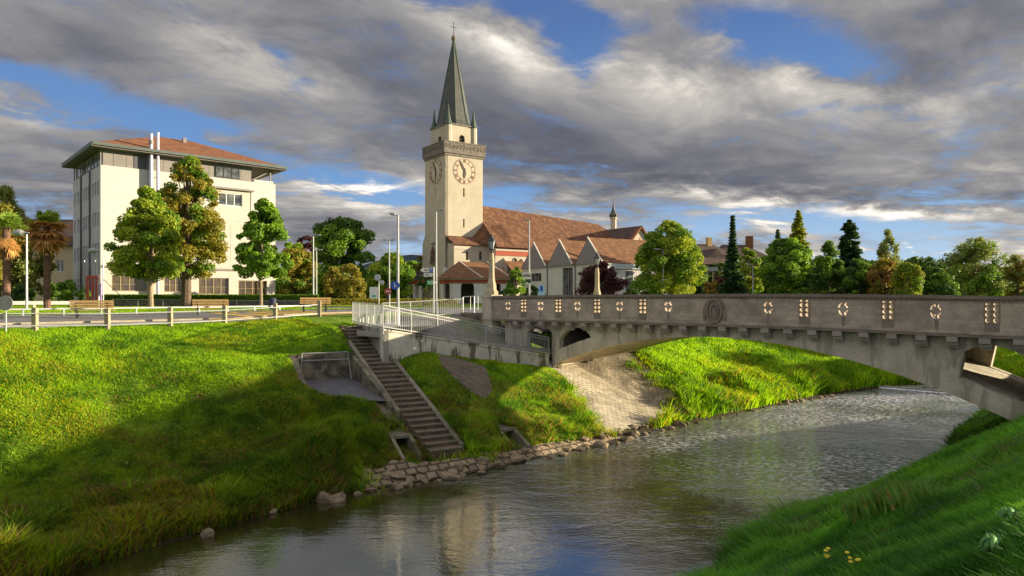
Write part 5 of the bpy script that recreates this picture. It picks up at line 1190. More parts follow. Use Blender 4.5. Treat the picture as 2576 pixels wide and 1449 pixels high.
vr = Vector((PX(1858, 138), 138, 6.2)); v2 = thing('far_house', 'far house with dark roof and orange chimney among the trees', 'building', vr, R(10))
q = MB(); q.box(0, 12, 0, 8, 0, 6.5); q.build('wall', M['beige_wall'], v2); q = MB(); hip(q, -6, 12.5, -.5, 8.5, 6.4, 5.2, -1.5, 3.5); rf = q.build('roof', M['tile_dark'], v2); q = MB(); q.box(3.9, 5.1, 3.5, 4.5, 9.0, 13.4); q.build('chimney', M['tile_orange'], rf)
vr = Vector((PX(2115, 130), 130, 6.2)); v3 = thing('cottage', 'small gabled cottage peeping out under the dark conifer', 'building', vr, R(-5))
q = MB(); q.add([(0, 0, 0), (4, 0, 0), (4, 0, 5.5), (2, 0, 7.6), (0, 0, 5.5), (0, 7, 0), (4, 7, 0), (4, 7, 5.5), (2, 7, 7.6), (0, 7, 5.5)], [(0, 1, 2, 3, 4), (0, 4, 9, 5), (1, 6, 7, 2)]); q.build('wall', M['beige_wall'], v3); q = MB(); q.add([(-.3, -.3, 5.3), (2, -.3, 7.8), (4.3, -.3, 5.3), (-.3, 7, 5.3), (2, 7, 7.8), (4.3, 7, 5.3)], [(0, 1, 4, 3), (1, 2, 5, 4)]); q.build('roof', M['tile_brown'], v3)

# ------------------------------------------------------------------ trees
rng = np.random.default_rng(7)
PAL = {'green': ((0.088, 0.184, 0.021), (0.210, 0.350, 0.035)), 'fresh': ((0.096, 0.228, 0.021), (0.298, 0.473, 0.038)), 'yellowgreen': ((0.131, 0.219, 0.021), (0.455, 0.525, 0.044)),
       'olive': ((0.149, 0.149, 0.025), (0.385, 0.333, 0.044)), 'autumn': ((0.170, 0.140, 0.030), (0.480, 0.300, 0.050)), 'dark': ((0.032, 0.079, 0.021), (0.096, 0.166, 0.035)),
       'purple': ((0.052, 0.021, 0.032), (0.149, 0.049, 0.052)), 'birch': ((0.158, 0.210, 0.061), (0.385, 0.420, 0.123)), 'conifer': ((0.025, 0.067, 0.028), (0.070, 0.131, 0.049)),
       'gold': ((0.130, 0.180, 0.022), (0.400, 0.440, 0.045)), 'brown': ((0.175, 0.096, 0.035), (0.525, 0.263, 0.079))}
def leaf_quads(P, nrm, size, col, asp=1.0):
    n = len(P); a = rng.normal(size=(n, 3)); a -= (a * nrm).sum(1, keepdims=True) * nrm; a /= np.linalg.norm(a, axis=1, keepdims=True) + 1e-9
    b = np.cross(nrm, a); s_ = size[:, None]
    v = np.stack([P - a * s_ * asp, P - b * s_ * .62, P + a * s_ * asp, P + b * s_ * .62], 1).reshape(-1, 3)
    f = np.arange(n * 4).reshape(n, 4)
    return v, f, np.repeat(col, 4, 0)
def unit(v): return v / (np.linalg.norm(v, axis=1, keepdims=True) + 1e-9)
SHAPES = {
 'round': lambda t: np.sqrt(np.clip(1 - (2 * t - 1) ** 2, 0, 1)) ** .8,
 'linden': lambda t: np.clip(np.sin(np.pi * np.clip(t * .92 + .16, 0, 1) ** .62) ** .8, 0, 1) * (1 - .25 * t),
 'egg': lambda t: np.interp(t, [0, .08, .25, .5, .75, .92, 1], [.50, .90, 1, .78, .48, .20, .03]),
 'tall': lambda t: np.interp(t, [0, .08, .22, .45, .7, .9, 1], [.55, .85, 1, .82, .62, .38, .12]),
 'dome': lambda t: np.interp(t, [0, .1, .4, .7, .9, 1], [.80, .95, 1, .82, .5, .15]),
 'column': lambda t: np.interp(t, [0, .15, .5, .85, 1], [.8, 1, .9, .6, .1]),
}
def crown(name, root, W_, z0, z1, pal, shape='round', n=7000, lsz=.20, clumps=90, airy=0.0, seed=1, mixp=None, droop=0.0, csz=.16):
    global rng; rng = np.random.default_rng(seed)
    H = z1 - z0; K = clumps; t = rng.random(K) ** .92; fr = SHAPES[shape](t); th_ = rng.random(K) * 2 * np.pi
    rr_ = np.sqrt(rng.random(K)) * .80 + .10; rad = fr * W_ / 2
    C = np.stack([np.cos(th_) * rad * rr_, np.sin(th_) * rad * rr_, z0 + H * (.04 + .92 * t)], 1)
    cs = (W_ * csz * .88) * (.45 + 1.0 * rng.random(K)) * (.55 + .45 * fr)
    n = int(n * 2.3); lsz = lsz * .66; clumps_ = K
    per = np.maximum(8, (n * cs ** 2 / (cs ** 2).sum())).astype(int); ci = np.repeat(np.arange(K), per); m = len(ci)
    dv = unit(rng.normal(size=(m, 3))); dv[:, 2] = np.where(rng.random(m) < .35, np.abs(dv[:, 2]), dv[:, 2])
    P = C[ci] + dv * (cs[ci] * (rng.random(m) ** .45))[:, None] * np.array([1, 1, .78])
    if droop: P[:, 2] -= rng.random(m) ** 2 * droop * cs[ci]
    # keep within a loose envelope, with an uneven outline
    tt = np.clip((P[:, 2] - z0) / H, 0, 1); env = SHAPES[shape](tt) * W_ / 2 * 1.10 + W_ * .05; r = np.hypot(P[:, 0], P[:, 1]); keep = (r < env + rng.random(m) * W_ * .10) & (P[:, 2] < z1 + .3)
    g0 = vn(P[:, 0] * .9 + 30, P[:, 2] * .9 + P[:, 1] * .7 + 20, seed + 5); keep &= g0 > .20 * rng.random(m) * 1.6
    if airy: 
        g = vn(P[:, 0] * 1.3 + 50, P[:, 2] * 1.3 + P[:, 1] * .9 + 50, seed); keep &= g > airy * (.7 + .3 * rng.random(m))
    P = P[keep]; ci = ci[keep]; dv = dv[keep]; m = len(P)
    nrm = unit(dv * .9 + rng.normal(size=(m, 3)) * .75 + np.array([0, 0, .35]))
    lo, hi = (np.array(c) for c in PAL[pal]); ct = rng.random(K); k = np.clip(ct[ci] * .55 + rng.random(m) * .6 - .05, 0, 1)[:, None]; col = lo * (1 - k) + hi * k
    if mixp:
        lo2, hi2 = (np.array(c) for c in PAL[mixp[0]]); sel = (rng.random(K) < mixp[1])[ci] & (rng.random(m) < .85); col[sel] = (lo2 * (1 - k) + hi2 * k)[sel]
    size = lsz * (.6 + .8 * rng.random(m)); v, f, c = leaf_quads(P, nrm, size, col)
    return np_obj(name, np_mesh(name, v, f, M['leaf'], c, k=4), root), C
def trunk(root, h, r, tips, m, crown_z, seed=0, name='trunk', lean=0.0, fork=None):
    random.seed(seed); q = MB(); pts = [(random.uniform(-.04, .04) * k + lean * k / 5, random.uniform(-.04, .04) * k, h * k / 5) for k in range(6)]; pts[0] = (0, 0, -.3)
    q.tube([(0, 0, -.3), (0, 0, .12)] + pts[1:], [r * 1.55, r * 1.12, r, r * .92, r * .78, r * .55, r * .22], 9)
    for t_ in tips:
        zb = max(crown_z * random.uniform(.85, 1.05), min(h * .9, t_[2] * .72)); k = zb / h; b = Vector((lean * k, 0, zb)); T = Vector(t_); mid = b.lerp(T, .5) + Vector((0, 0, -.06 * (T - b).length))
        q.tube([b, mid, T], [r * .38, r * .22, r * .06], 5, caps=False)
    return q.build(name, m, root)
def tree(name, label, xt, xl, xr, yt, yb, Y, pal, shape='round', n=7000, lsz=.20, clumps=90, r=.2, bark='bark', cat='tree', seed=1, z=None, **k):
    x = PX(xt, Y); zg = th(x, Y) if z is None else z; root = thing(name, label, cat, (x, Y, zg))
    W_ = (xr - xl) / F * Y; cxo = PX((xl + xr) / 2, Y) - x; z1 = PZ(yt, Y) - zg; z0 = max(.15, PZ(yb, Y) - zg)
    c, C = crown('crown', root, W_, z0, z1, pal, shape, n, lsz, clumps, seed=seed, **k)
    c.location = (cxo, 0, 0); C = C + np.array([cxo, 0, 0])
    rs = np.random.default_rng(seed).choice(len(C), min(22, len(C)), replace=False)
    trunk(root, z1 * .86, r, [tuple(C[i]) for i in rs], M[bark], max(z0, .6), seed); return root
def conifer(name, label, xt, xl, xr, yt, yb, Y, pal='conifer', n=7000, lsz=.22, seed=1, pw=.9, gap=.4):
    global rng; rng = np.random.default_rng(seed)
    x = PX(xt, Y); zg = th(x, Y); root = thing(name, label, 'tree', (x, Y, zg)); W_ = (xr - xl) / F * Y; z1 = PZ(yt, Y) - zg; z0 = max(.2, PZ(yb, Y) - zg); H = z1 - z0
    nw = int(H / gap) + 3; lv = []; q = MB()
    wt = []; 
    for i in range(nw):
        t = i / (nw - 1); R_ = W_ / 2 * ((1 - t) ** pw) * (.85 + .3 * rng.random()) + .12; nb = 9
        for b in range(nb):
            a = rng.random() * 6.283; L = R_ * (.7 + .4 * rng.random()); k = max(3, int(n / nw / nb * (L / (W_ / 2) + .15) * 1.6)); u = rng.random(k) ** .6
            z = z0 + H * t; px__ = np.cos(a) * L * u; py__ = np.sin(a) * L * u; pz__ = z - .32 * L * u ** 1.5 + .10 * L * u ** 4
            lv.append(np.stack([px__, py__, pz__], 1) + rng.normal(size=(k, 3)) * np.array([.13, .13, .07]) * (.5 + L * .25))
            if b < 4 and L > .8: q.tube([(0, 0, z), (math.cos(a) * L * .9, math.sin(a) * L * .9, z - .27 * L)], [.05, .015], 4, caps=False)
    P = np.concatenate(lv); m = len(P); nrm = unit(rng.normal(size=(m, 3)) * .7 + np.array([0, 0, .8])); lo, hi = (np.array(c) for c in PAL[pal]); k = rng.random(m)[:, None]
    v, f, c = leaf_quads(P, nrm, lsz * (.6 + .7 * rng.random(m)), lo * (1 - k) + hi * k, 1.3); np_obj('crown', np_mesh('crown', v, f, M['leaf'], c, k=4), root)
    q.tube([(0, 0, -.3), (0, 0, z1 * .97)], [.24, .03], 7); q.build('trunk', M['bark'], root); return root
def palm(label, xt, yt, Y, h, seed, dead):
    global rng; rng = np.random.default_rng(seed); random.seed(seed)
    x = PX(xt, Y); zg = th(x, Y); root = thing('palm_tree', label, 'palm tree', (x, Y, zg)); z1 = PZ(yt, Y) - zg
    q = MB(); zz_ = np.linspace(-.3, z1, 26); q.tube([(0.02 * math.sin(z), 0.02 * math.cos(z * 2), z) for z in zz_], [.24 + .035 * (i % 2) for i in range(26)], 9); q.build('trunk', M['palm_bark'], root)
    def fronds(nm, n_, e0, e1, L0, L1, c0, c1):
        V_, Fc, Cc = [], [], []; st_ = MB()
        for i in range(n_):
            a = rng.random() * 6.283; e = R(rng.uniform(e0, e1)); L = rng.uniform(L0, L1); d = np.array([math.cos(a) * math.cos(e), math.sin(a) * math.cos(e), math.sin(e)]); base = np.array([0, 0, z1 - .1 - (0 if e > 0 else rng.random() * .7)])
            hub = base + d * L * .5; side = np.array([-math.sin(a), math.cos(a), 0]); upv = np.cross(d, side); ns = 15
            kcol = rng.random(); col = np.array(c0) * (1 - kcol) + np.array(c1) * kcol
            for j in range(ns):
                g = R(-95 + 190 * j / (ns - 1)); dd = d * math.cos(g) + side * math.sin(g); tip = hub + dd * L * .52 + np.array([0, 0, -.28 * L * rng.random()]); wv = np.cross(dd, upv) * .045 * L; b = len(V_) ; mid = hub + dd * L * .30
                V_ += [hub, mid + wv, tip, mid - wv]; Fc.append([b, b + 1, b + 2, b + 3]); Cc += [col * (.75 + .5 * rng.random())] * 4
        return np_obj(nm, np_mesh(nm, np.array(V_), np.array(Fc), M['leaf'], np.array(Cc), k=4), root)
    fronds('green_fronds', 34, 5, 85, 1.1, 1.7, (.14, .24, .04), (.34, .45, .08))
    fronds('dead_fronds', dead, -75, 12, 1.2, 1.9, (.40, .20, .06), (.62, .36, .12)); return root

tree('linden_tree', 'broad yellow green linden on a pale trunk, leftmost before the office block', 380, 268, 478, 466, 708, 57, 'yellowgreen', 'egg', 21000, .17, 150, .19, 'bark_pale', seed=2, mixp=('green', .45), csz=.115)
tree('maple_tree', 'tall olive brown tree with thick trunk standing behind the yellow green linden', 468, 366, 592, 388, 706, 64, 'olive', 'tall', 26000, .17, 170, .42, 'bark', seed=5, mixp=('green', .35), csz=.11, airy=.22)
tree('young_linden', 'fresh green egg shaped tree on a slender trunk before the right office wall', 657, 578, 752, 497, 700, 57, 'fresh', 'egg', 17000, .17, 130, .13, 'bark_pale', seed=9, mixp=('green', .5), csz=.12, airy=.2)
tree('oak_tree', 'large round dark green tree between the office block and the church', 862, 776, 944, 545, 748, 108, 'green', 'round', 16000, .30, 150, .5, seed=12, mixp=('dark', .45), csz=.13)
tree('plum_tree', 'dark purple tree peeping out left of the large round tree', 768, 735, 800, 590, 740, 116, 'purple', 'round', 3500, .26, 40, .2, seed=13)
tree('hazel_tree', 'olive bushy tree behind the twin street lamps', 738, 696, 796, 612, 750, 90, 'olive', 'dome', 9000, .22, 80, .2, seed=14, mixp=('green', .4))
tree('willow_tree', 'low pollard tree with upright yellowish twigs before the round tree', 882, 838, 925, 665, 752, 80, 'olive', 'dome', 6000, .17, 70, .22, seed=15, mixp=('birch', .3), airy=.25)
tree('shrub_tree', 'brown tinted shrub between the street lamp and the pollard tree', 840, 808, 872, 672, 750, 84, 'olive', 'dome', 3500, .18, 40, .12, seed=16, mixp=('olive', .6))
tree('ash_tree', 'rounded green tree behind the white information board', 975, 925, 1040, 636, 752, 96, 'green', 'dome', 11000, .24, 100, .3, seed=17, mixp=('yellowgreen', .35))
tree('bare_tree', 'thin half bare tree beside the church portico', 1052, 1032, 1075, 640, 735, 118, 'olive', 'dome', 900, .2, 26, .12, seed=18)
tree('potted_tree', 'small dark tree before the church portico', 1066, 1050, 1084, 692, 735, 72, 'dark', 'round', 1800, .11, 30, .06, seed=19)
tree('sapling', 'young light green tree beside the stone lamp before the porch', 1297, 1268, 1330, 668, 744, 58, 'fresh', 'egg', 2600, .11, 40, .06, seed=20, airy=.35, mixp=('dark', .4))
tree('purple_tree', 'dark purple leaved plum tree before the parish hall', 1512, 1450, 1572, 662, 745, 76, 'purple', 'dome', 7000, .17, 70, .14, seed=21, airy=.3)
tree('birch_tree', 'large light green birch with an orange patch right of the parish hall', 1690, 1592, 1780, 554, 748, 74, 'yellowgreen', 'dome', 21000, .19, 150, .22, 'bark_pale', seed=22, mixp=('green', .5), csz=.12, airy=.18)
tree('small_maple', 'small orange leaved tree glowing behind the bridge parapet', 1788, 1768, 1806, 700, 745, 84, 'autumn', 'dome', 1500, .16, 22, .08, seed=23, airy=.3)
conifer('spruce_tree', 'thin pointed spruce with wide skirt behind the bridge crest', 1843, 1806, 1880, 546, 748, 92, n=11000, lsz=.2, seed=24, pw=1.55)
tree('yew_bush', 'dark reddish bush at the left foot of the pointed spruce', 1812, 1788, 1842, 668, 750, 96, 'purple', 'dome', 2500, .2, 30, .15, seed=25, mixp=('dark', .6))
tree('linden_tree', 'bright yellow green tree top right of the pointed spruce', 1884, 1846, 1916, 622, 746, 100, 'gold', 'dome', 6500, .22, 60, .2, seed=26, mixp=('fresh', .5))
tree('hornbeam', 'wide round mid green tree, biggest behind the right half of the parapet', 1975, 1905, 2048, 600, 752, 88, 'fresh', 'round', 19000, .2, 150, .25, seed=27, mixp=('dark', .42), csz=.12)
conifer('larch_tree', 'tall yellow green conifer rising behind the wide round tree', 2008, 1958, 2050, 532, 745, 112, 'gold', 9000, .24, 28, .75)
conifer('dark_fir', 'small dark conifer tip left of the tall yellow green conifer', 1957, 1938, 1978, 580, 740, 118, 'conifer', 3000, .24, 29, .8)
tree('cherry_tree', 'mid green tree with leafy peak right of the wide round tree', 2085, 2036, 2134, 606, 752, 92, 'green', 'egg', 12000, .2, 110, .2, seed=30, mixp=('dark', .5))
conifer('cedar_tree', 'broad dark columnar conifer standing above the other trees', 2136, 2100, 2170, 556, 745, 116, 'conifer', 11000, .28, 31, .42)
tree('elder_tree', 'dark green low tree below the columnar conifer', 2162, 2118, 2206, 652, 752, 88, 'green', 'dome', 9000, .2, 80, .2, seed=32, mixp=('dark', .55))
tree('silver_birch', 'tall pale airy birch above the orange tinted tree', 2228, 2190, 2275, 574, 740, 112, 'birch', 'egg', 8000, .2, 80, .16, 'bark_pale', seed=33, airy=.28, droop=2.2)
tree('rowan_tree', 'orange tinted weeping tree right of the dark low tree', 2226, 2184, 2268, 648, 752, 84, 'olive', 'dome', 7000, .18, 70, .15, seed=34, mixp=('brown', .35), droop=1.2)
tree('weeping_willow', 'yellow green weeping willow beside the orange tinted tree', 2282, 2244, 2322, 658, 752, 80, 'gold', 'dome', 7500, .16, 70, .18, seed=35, mixp=('green', .4), droop=2.0)
tree('alder_tree', 'dark green low tree right of the weeping willow', 2345, 2300, 2400, 672, 752, 86, 'dark', 'dome', 7500, .2, 80, .15, seed=36, mixp=('green', .45))
tree('poplar_tree', 'tall sparse grey green tree near the right edge of the picture', 2452, 2378, 2528, 596, 752, 92, 'birch', 'dome', 12000, .2, 120, .24, seed=37, airy=.36, mixp=('green', .4))
tree('aspen_tree', 'sparse brownish tree cut by the right picture edge', 2560, 2516, 2610, 640, 752, 92, 'birch', 'dome', 6000, .2, 70, .18, seed=38, airy=.3, mixp=('autumn', .35))
tree('old_willow', 'tall feathery yellowish tree behind the palms on the far left', 20, -60, 88, 458, 748, 74, 'birch', 'egg', 15000, .19, 120, .3, seed=39, mixp=('olive', .5), airy=.2, droop=1.6)
tree('shrub_oak', 'dull green tree behind the left palm', 78, 30, 130, 560, 750, 80, 'olive', 'dome', 5000, .2, 60, .15, seed=40, airy=.25, mixp=('green', .5))
palm('shaggy palm with hanging orange dead fronds between two lamps', 118, 566, 56, 6, 41, 110)
palm('dark palm with bluish fronds at the far left edge', 16, 574, 52, 6, 42, 14)
for i, (x, yt, Y, w_, pl_) in enumerate(((172, 704, 62, 60, 'green'), (128, 712, 66, 46, 'green'), (60, 716, 64, 60, 'dark'), (215, 722, 70, 30, 'green'))):
    tree('shrub', ('leafy green shrub right of the shaggy palm', 'green shrub behind the trunk of the shaggy palm', 'dark shrub behind the grey lamp post', 'small shrub before the office corner')[i], x, x - w_ / 2, x + w_ / 2, yt, 757, Y, pl_, 'dome', 2600, .13, 36, .05, cat='shrub', seed=50 + i)
for i, (x, yt, Y, w_) in enumerate(((1340, 722, 70, 60), (1275, 728, 64, 40), (1635, 730, 80, 60), (1585, 728, 78, 34))):
    tree('shrub', ('round dark bush below the picture sign', 'low bush right of the stone lamp', 'low green bush under the birch', 'small round bush before the hall side wall')[i], x, x - w_ / 2, x + w_ / 2, yt, 752, Y, 'dark', 'dome', 1800, .13, 26, .04, cat='shrub', seed=60 + i)

for i, (xx, yy, hh_, ww) in enumerate(((70, 61.0, 11, 5.0), (84, 70.5, 14, 6.0), (92, 80, 14, 6.0), (62, 72.5, 10, 5.0))):
    zg = th(xx, yy); rt = thing('riverside_tree', ('tree on the upstream bank, nearest to the water', 'tree on the upstream bank, second from the water', 'tree on the upstream bank, farthest from the water', 'small tree on the upstream bank, nearest to the bridge')[i], 'tree', (xx, yy, zg)); c_, C_ = crown('crown', rt, ww, 2.0, hh_, 'green', 'round', 12000, .4, 90, seed=300 + i); trunk(rt, hh_ * .8, .2, [tuple(C_[j]) for j in range(0, 40, 4)], M['bark'], 2.0, 300 + i)
# far belt of woodland, one mass
def wood(name, label, pts, h0, h1, n, pal, seed):
    global rng; rng = np.random.default_rng(seed); Ps = []; pts = [Vector(p) for p in pts]
    for k in range(n):
        i = rng.integers(0, len(pts) - 1); p = pts[i].lerp(pts[i + 1], rng.random()); Ps.append((p.x + rng.normal() * 3, p.y + rng.normal() * 3, 0))
    B = np.array(Ps); hh = (h0 + (h1 - h0) * fbm(B[:, 0] * .10, B[:, 1] * .10, seed, 3)); t = rng.random(n) ** .7; B[:, 2] = 5.5 + hh * t
    nrm = unit(rng.normal(size=(n, 3)) + np.array([0, -.3, .4])); lo, hi = (np.array(c) for c in PAL[pal]); g = np.clip(fbm(B[:, 0] * .4, B[:, 2] * .5, seed + 3, 2) * 1.4 - .3 + rng.random(n) * .3, 0, 1)[:, None]
    v, f, c = leaf_quads(B, nrm, .5 + .4 * rng.random(n), lo * (1 - g) + hi * g); tag(np_obj(name, np_mesh(name, v, f, M['leaf'], c, k=4)), label, 'woodland', None, 'stuff')
wood('woodland', 'dark belt of woodland closing the view behind the lamps left of the church', [(PX(640, 135), 135, 0), (PX(1050, 135), 135, 0), (PX(1075, 150), 150, 0)], 3, 10, 30000, 'green', 71)
wood('woodland', 'continuous belt of trees behind the right half of the bridge', [(PX(1760, 130), 130, 0), (PX(2600, 120), 120, 0), (150, 100, 0)], 3, 10, 50000, 'dark', 72)
wood('woodland', 'distant trees behind the office block and palms', [(PX(-300, 130), 130, 0), (PX(250, 150), 150, 0)], 2, 7, 12000, 'dark', 73)
# distant hills, blue haze mixed into their colour
q = MB(); hx = np.linspace(-5200, 5200, 120); hz_ = 20 + 60 * fbm(hx * .0009, hx * 0, 5, 3) + 190 * np.exp(-((hx + 560) / 420) ** 2)
vs = []; 
for x, z in zip(hx, hz_): vs += [(x, 3600, -5), (x, 3600 + z * 1.2, z), (x, 3600 + z * 3, z * .6)]
q.add(vs, [(3 * i + a, 3 * i + 3 + a, 3 * i + 4 + a, 3 * i + 1 + a) for i in range(119) for a in (0, 1)])
tag(q.build('hills', mat('far_forest_haze', (.035, .055, .075), (.05, .07, .09), .004, .95)), kind='structure')

# hedge and rubble wall before the office block
def hedge(name, label, x0, x1, Y0, Y1, zb, ht, dp, n, pal='dark'):
    global rng; rng = np.random.default_rng(81); A = Vector((PX(x0, Y0), Y0)); B = Vector((PX(x1, Y1), Y1)); L = (B - A).length; t = thing(name, label, 'hedge', (A.x, A.y, zb), math.atan2(B.y - A.y, B.x - A.x))
    P = np.stack([rng.random(n) * L, rng.random(n) * dp, rng.random(n) * ht], 1); face = rng.integers(0, 3, n); P[face == 0, 1] = rng.random((face == 0).sum()) * .1; P[face == 1, 2] = ht * (.94 + .08 * rng.random((face == 1).sum()))
    nrm = unit(rng.normal(size=(n, 3)) + np.array([0, -.5, .6])); lo, hi = (np.array(c) for c in PAL[pal]); k = rng.random(n)[:, None]
    v, f, c = leaf_quads(P, nrm, .09 + .08 * rng.random(n), lo * (1 - k) + hi * k * 1.2); np_obj('foliage', np_mesh('foliage', v, f, M['leaf'], c, k=4), t)
    q = MB(); q.box(.1, L - .1, .12, dp - .1, -.4, ht * .9); q.build('core', mat('hedge_core', (.02, .03, .012)), t); return t
hz0 = th(PX(400, 68), 68)
hedge('hedge', 'long clipped hedge in front of the office ground floor windows', 258, 800, 68, 72, hz0 + .35, .75, .8, 26000, 'green')
A = Vector((PX(285, 66), 66)); B = Vector((PX(775, 69), 69)); L = (B - A).length
rw = thing('rubble_wall', 'low rough rubble stone wall with thin rail below the long hedge', 'garden wall', (A.x, A.y, hz0 - .3), math.atan2(B.y - A.y, B.x - A.x)); q = MB(); q.box(0, L, 0, .4, 0, .88); q.build('stonework', M['rubble'], rw)
q = MB(); q.bar((0, -.2, 1.0), (L, -.2, .85), .05); [q.bar((L * k / 8, -.2, 0), (L * k / 8, -.2, .98), .05) for k in range(9)]; q.build('handrail', M['galv'], rw)
hedge('hedge', 'low brownish hedge between the third bench and the church', 800, 1150, 76, 84, th(PX(900, 76), 76), .7, .7, 14000, 'olive')

# ------------------------------------------------------------------ lamps, signs and furniture
def street_lamp(label, x, yt, Y, side=-1, arm=1.1, yb=None, r=.075, double=False, group='tall grey street lamps'):
    X = PX(x, Y); zg = th(X, Y); t = thing('street_lamp', label, 'street lamp', (X, Y, zg), 0, group); H = PZ(yt, Y) - zg
    q = MB(); q.tube([(0, 0, -.2), (0, 0, .9), (0, 0, H)], [r * 1.35, r * 1.2, r * .8], 8); q.build('pole', M['galv'], t)
    for s_ in ((-1, 1) if double else (side,)):
        q = MB(); q.bar((0, 0, H - .05), (s_ * arm, 0, H + .02), .055); a = q.build('arm', M['galv'], t); q = MB(); q.bar((s_ * arm * .45, 0, H + .06), (s_ * arm * 1.2, 0, H + .10), .24, .09); q.build('lamp_head', M['galv'], t)
    return t
street_lamp('tall grey street lamp rising behind the corner of the white railings', 1001, 541, 44, -1, .45)
street_lamp('tall grey street lamp before the church tower with sign arms', 1097, 530, 53, 1, .5)
street_lamp('double armed street lamp left of the white railings', 979, 605, 74, 1, .55, double=True)
street_lamp('grey street lamp before the round tree, taller of the pair', 788, 593, 72, 1, .6)
street_lamp('grey street lamp right behind the taller one of the pair', 796, 630, 88, 1, .6)
street_lamp('slim street lamp carrying the picture sign before the nave', 1331, 555, 60, -1, .45)
street_lamp('slim street lamp before the large birch', 1668, 628, 72, -1, .8)
street_lamp('slim street lamp before the wide round tree', 1894, 665, 88, -1, .8)
def globe_lamp(label, x, yt, Y):
    X = PX(x, Y); zg = th(X, Y); t = thing('park_lamp', label, 'street lamp', (X, Y, zg), 0, 'park lamps with drop shaped heads'); H = PZ(yt, Y) - zg
    q = MB(); q.tube([(0, 0, -.2), (0, 0, H)], [.085, .06], 8); q.build('pole', M['galv'], t); q = MB(); q.lathe([(.02, -.45), (.16, -.3), (.26, 0), (.22, .25), (.08, .5), (.03, .8)], 10); o = q.build('lamp_head', M['galv'], t); o.location = (-.62, 0, H + .12); o.rotation_euler = (0, R(-100 + 190), 0); return t
globe_lamp('pale park lamp with drop shaped head left of the shaggy palm', 67, 590, 50); globe_lamp('pale park lamp beside the red play frame', 248, 634, 62)

def bench(label, x, y, Y, rz, seed=0):
    X = PX(x, Y); zg = th(X, Y); t = thing('park_bench', label, 'bench', (X, Y, zg), rz, 'wooden park benches along the road')
    q = MB(); [q.box(-1.05, 1.05, -.02 + .14 * k, .09 + .14 * k, .45, .50) for k in range(4)]; q.build('seat', M['wood'], t)
    q = MB()
    for k in range(3): q.box(-1.05, 1.05, -.10 - .05 * k, -.06 - .05 * k, .60 + k * .15, .73 + k * .15)
    q.build('backrest', M['wood'], t)
    for sx in (-.75, .75):
        q = MB(); q.bar((sx, .05, -.1), (sx, .02, .45), .07); q.bar((sx, .48, -.1), (sx, .40, .45), .07); q.bar((sx, -.0, .42), (sx, .5, .42), .06); q.bar((sx, -.01, .45), (sx, -.18, 1.0), .05); q.build('leg', M['steel_dark'], t)
    return t
bench('wooden bench, leftmost, before the red play frame', 232, 780, 38.5, R(24)); bench('wooden bench before the thick tree trunk', 530, 780, 44, R(24)); bench('wooden bench, rightmost, nearest to the white railings', 793, 783, 49, R(24))
X, Y = PX(686, 53), 53; t = thing('litter_bin', 'dark blue litter bin right of the slender tree trunk', 'bin', (X, Y, th(X, Y))); q = MB(); q.lathe([(.20, 0), (.24, .05), (.26, .8), (.20, .9), (.02, .95)], 12); q.build('body', mat('blue_bin', (.03, .04, .09), None, rough=.5), t); q = MB(); q.lathe([(.28, .78), (.28, .84)], 12); q.build('rim', M['steel_dark'], t)
# play frame
X, Y = PX(236, 66), 66; t = thing('play_frame', 'red and purple climbing frame with tall steel poles', 'play equipment', (X, Y, th(X, Y)), R(10)); q = MB()
for x in (-.55, -.1, .3): q.box(x - .09, x + .09, -.09, .09, 0, 2.9)
q.box(-.64, .5, -.1, .1, 2.7, 2.95); q.box(-.64, .5, -.1, .1, 1.9, 2.0); q.build('red_frame', M['red_paint'], t); q = MB(); q.box(.42, .62, -.1, .1, 0, 2.2); q.build('purple_panel', M['purple_paint'], t)
q = MB(); [q.tube([(x, .2, 0), (x, .2, 4.4)], .05, 6) for x in (-.9, .05, .75)]; q.bar((-.9, .2, 3.9), (.75, .2, 3.9), .05); q.build('steel_pole', M['galv'], t); q = MB(); q.tube([(.8, .2, 2.6), (2.6, -.6, 1.0), (3.8, -1.2, .0)], .03, 5); q.tube([(-.9, .2, 1.9), (-3.0, .4, 2.3)], .05, 5); q.build('climbing_rope', M['steel_dark'], t)

def disc(q, r, y0, y1, z, n=24, x=0): q.add([(x + r * math.cos(2 * math.pi * k / n), y, z + r * math.sin(2 * math.pi * k / n)) for y in (y0, y1) for k in range(n)], [tuple(range(n)), tuple(range(2 * n - 1, n - 1, -1))] + [(k, (k + 1) % n, (k + 1) % n + n, k + n) for k in range(n)])
def textobj(s, size, m, parent, loc, name='lettering'):
    c = bpy.data.curves.new(name, 'FONT'); c.body = s; c.size = size; c.align_x = 'CENTER'; c.align_y = 'CENTER'; c.extrude = .004; c.materials.append(m); o = bpy.data.objects.new(name, c); COL.objects.link(o); me = bpy.data.meshes.new_from_object(o); COL.objects.unlink(o); bpy.data.objects.remove(o); o = bpy.data.objects.new(name, me); COL.objects.link(o); o.parent = parent; o.location = loc; o.rotation_euler = (R(90), 0, 0); return o
def post_sign(name, label, x, Y, ztop, cat='road sign'):
    X = PX(x, Y); zg = th(X, Y); t = thing(name, label, cat, (X, Y, zg)); q = MB(); q.tube([(0, 0, -.2), (0, 0, ztop)], .035, 6); q.build('pole', M['galv'], t); return t
Y = 30.6; t = post_sign('round_sign', 'grey back of a round road sign at the left picture edge', 15, Y, 1.3); q = MB(); disc(q, .33, -.05, -.03, 1.27); q.build('disc', M['sign_grey'], t); q = MB(); q.box(-.5, -.05, -.05, -.03, .55, .80); q.build('plate', M['sign_grey'], t)
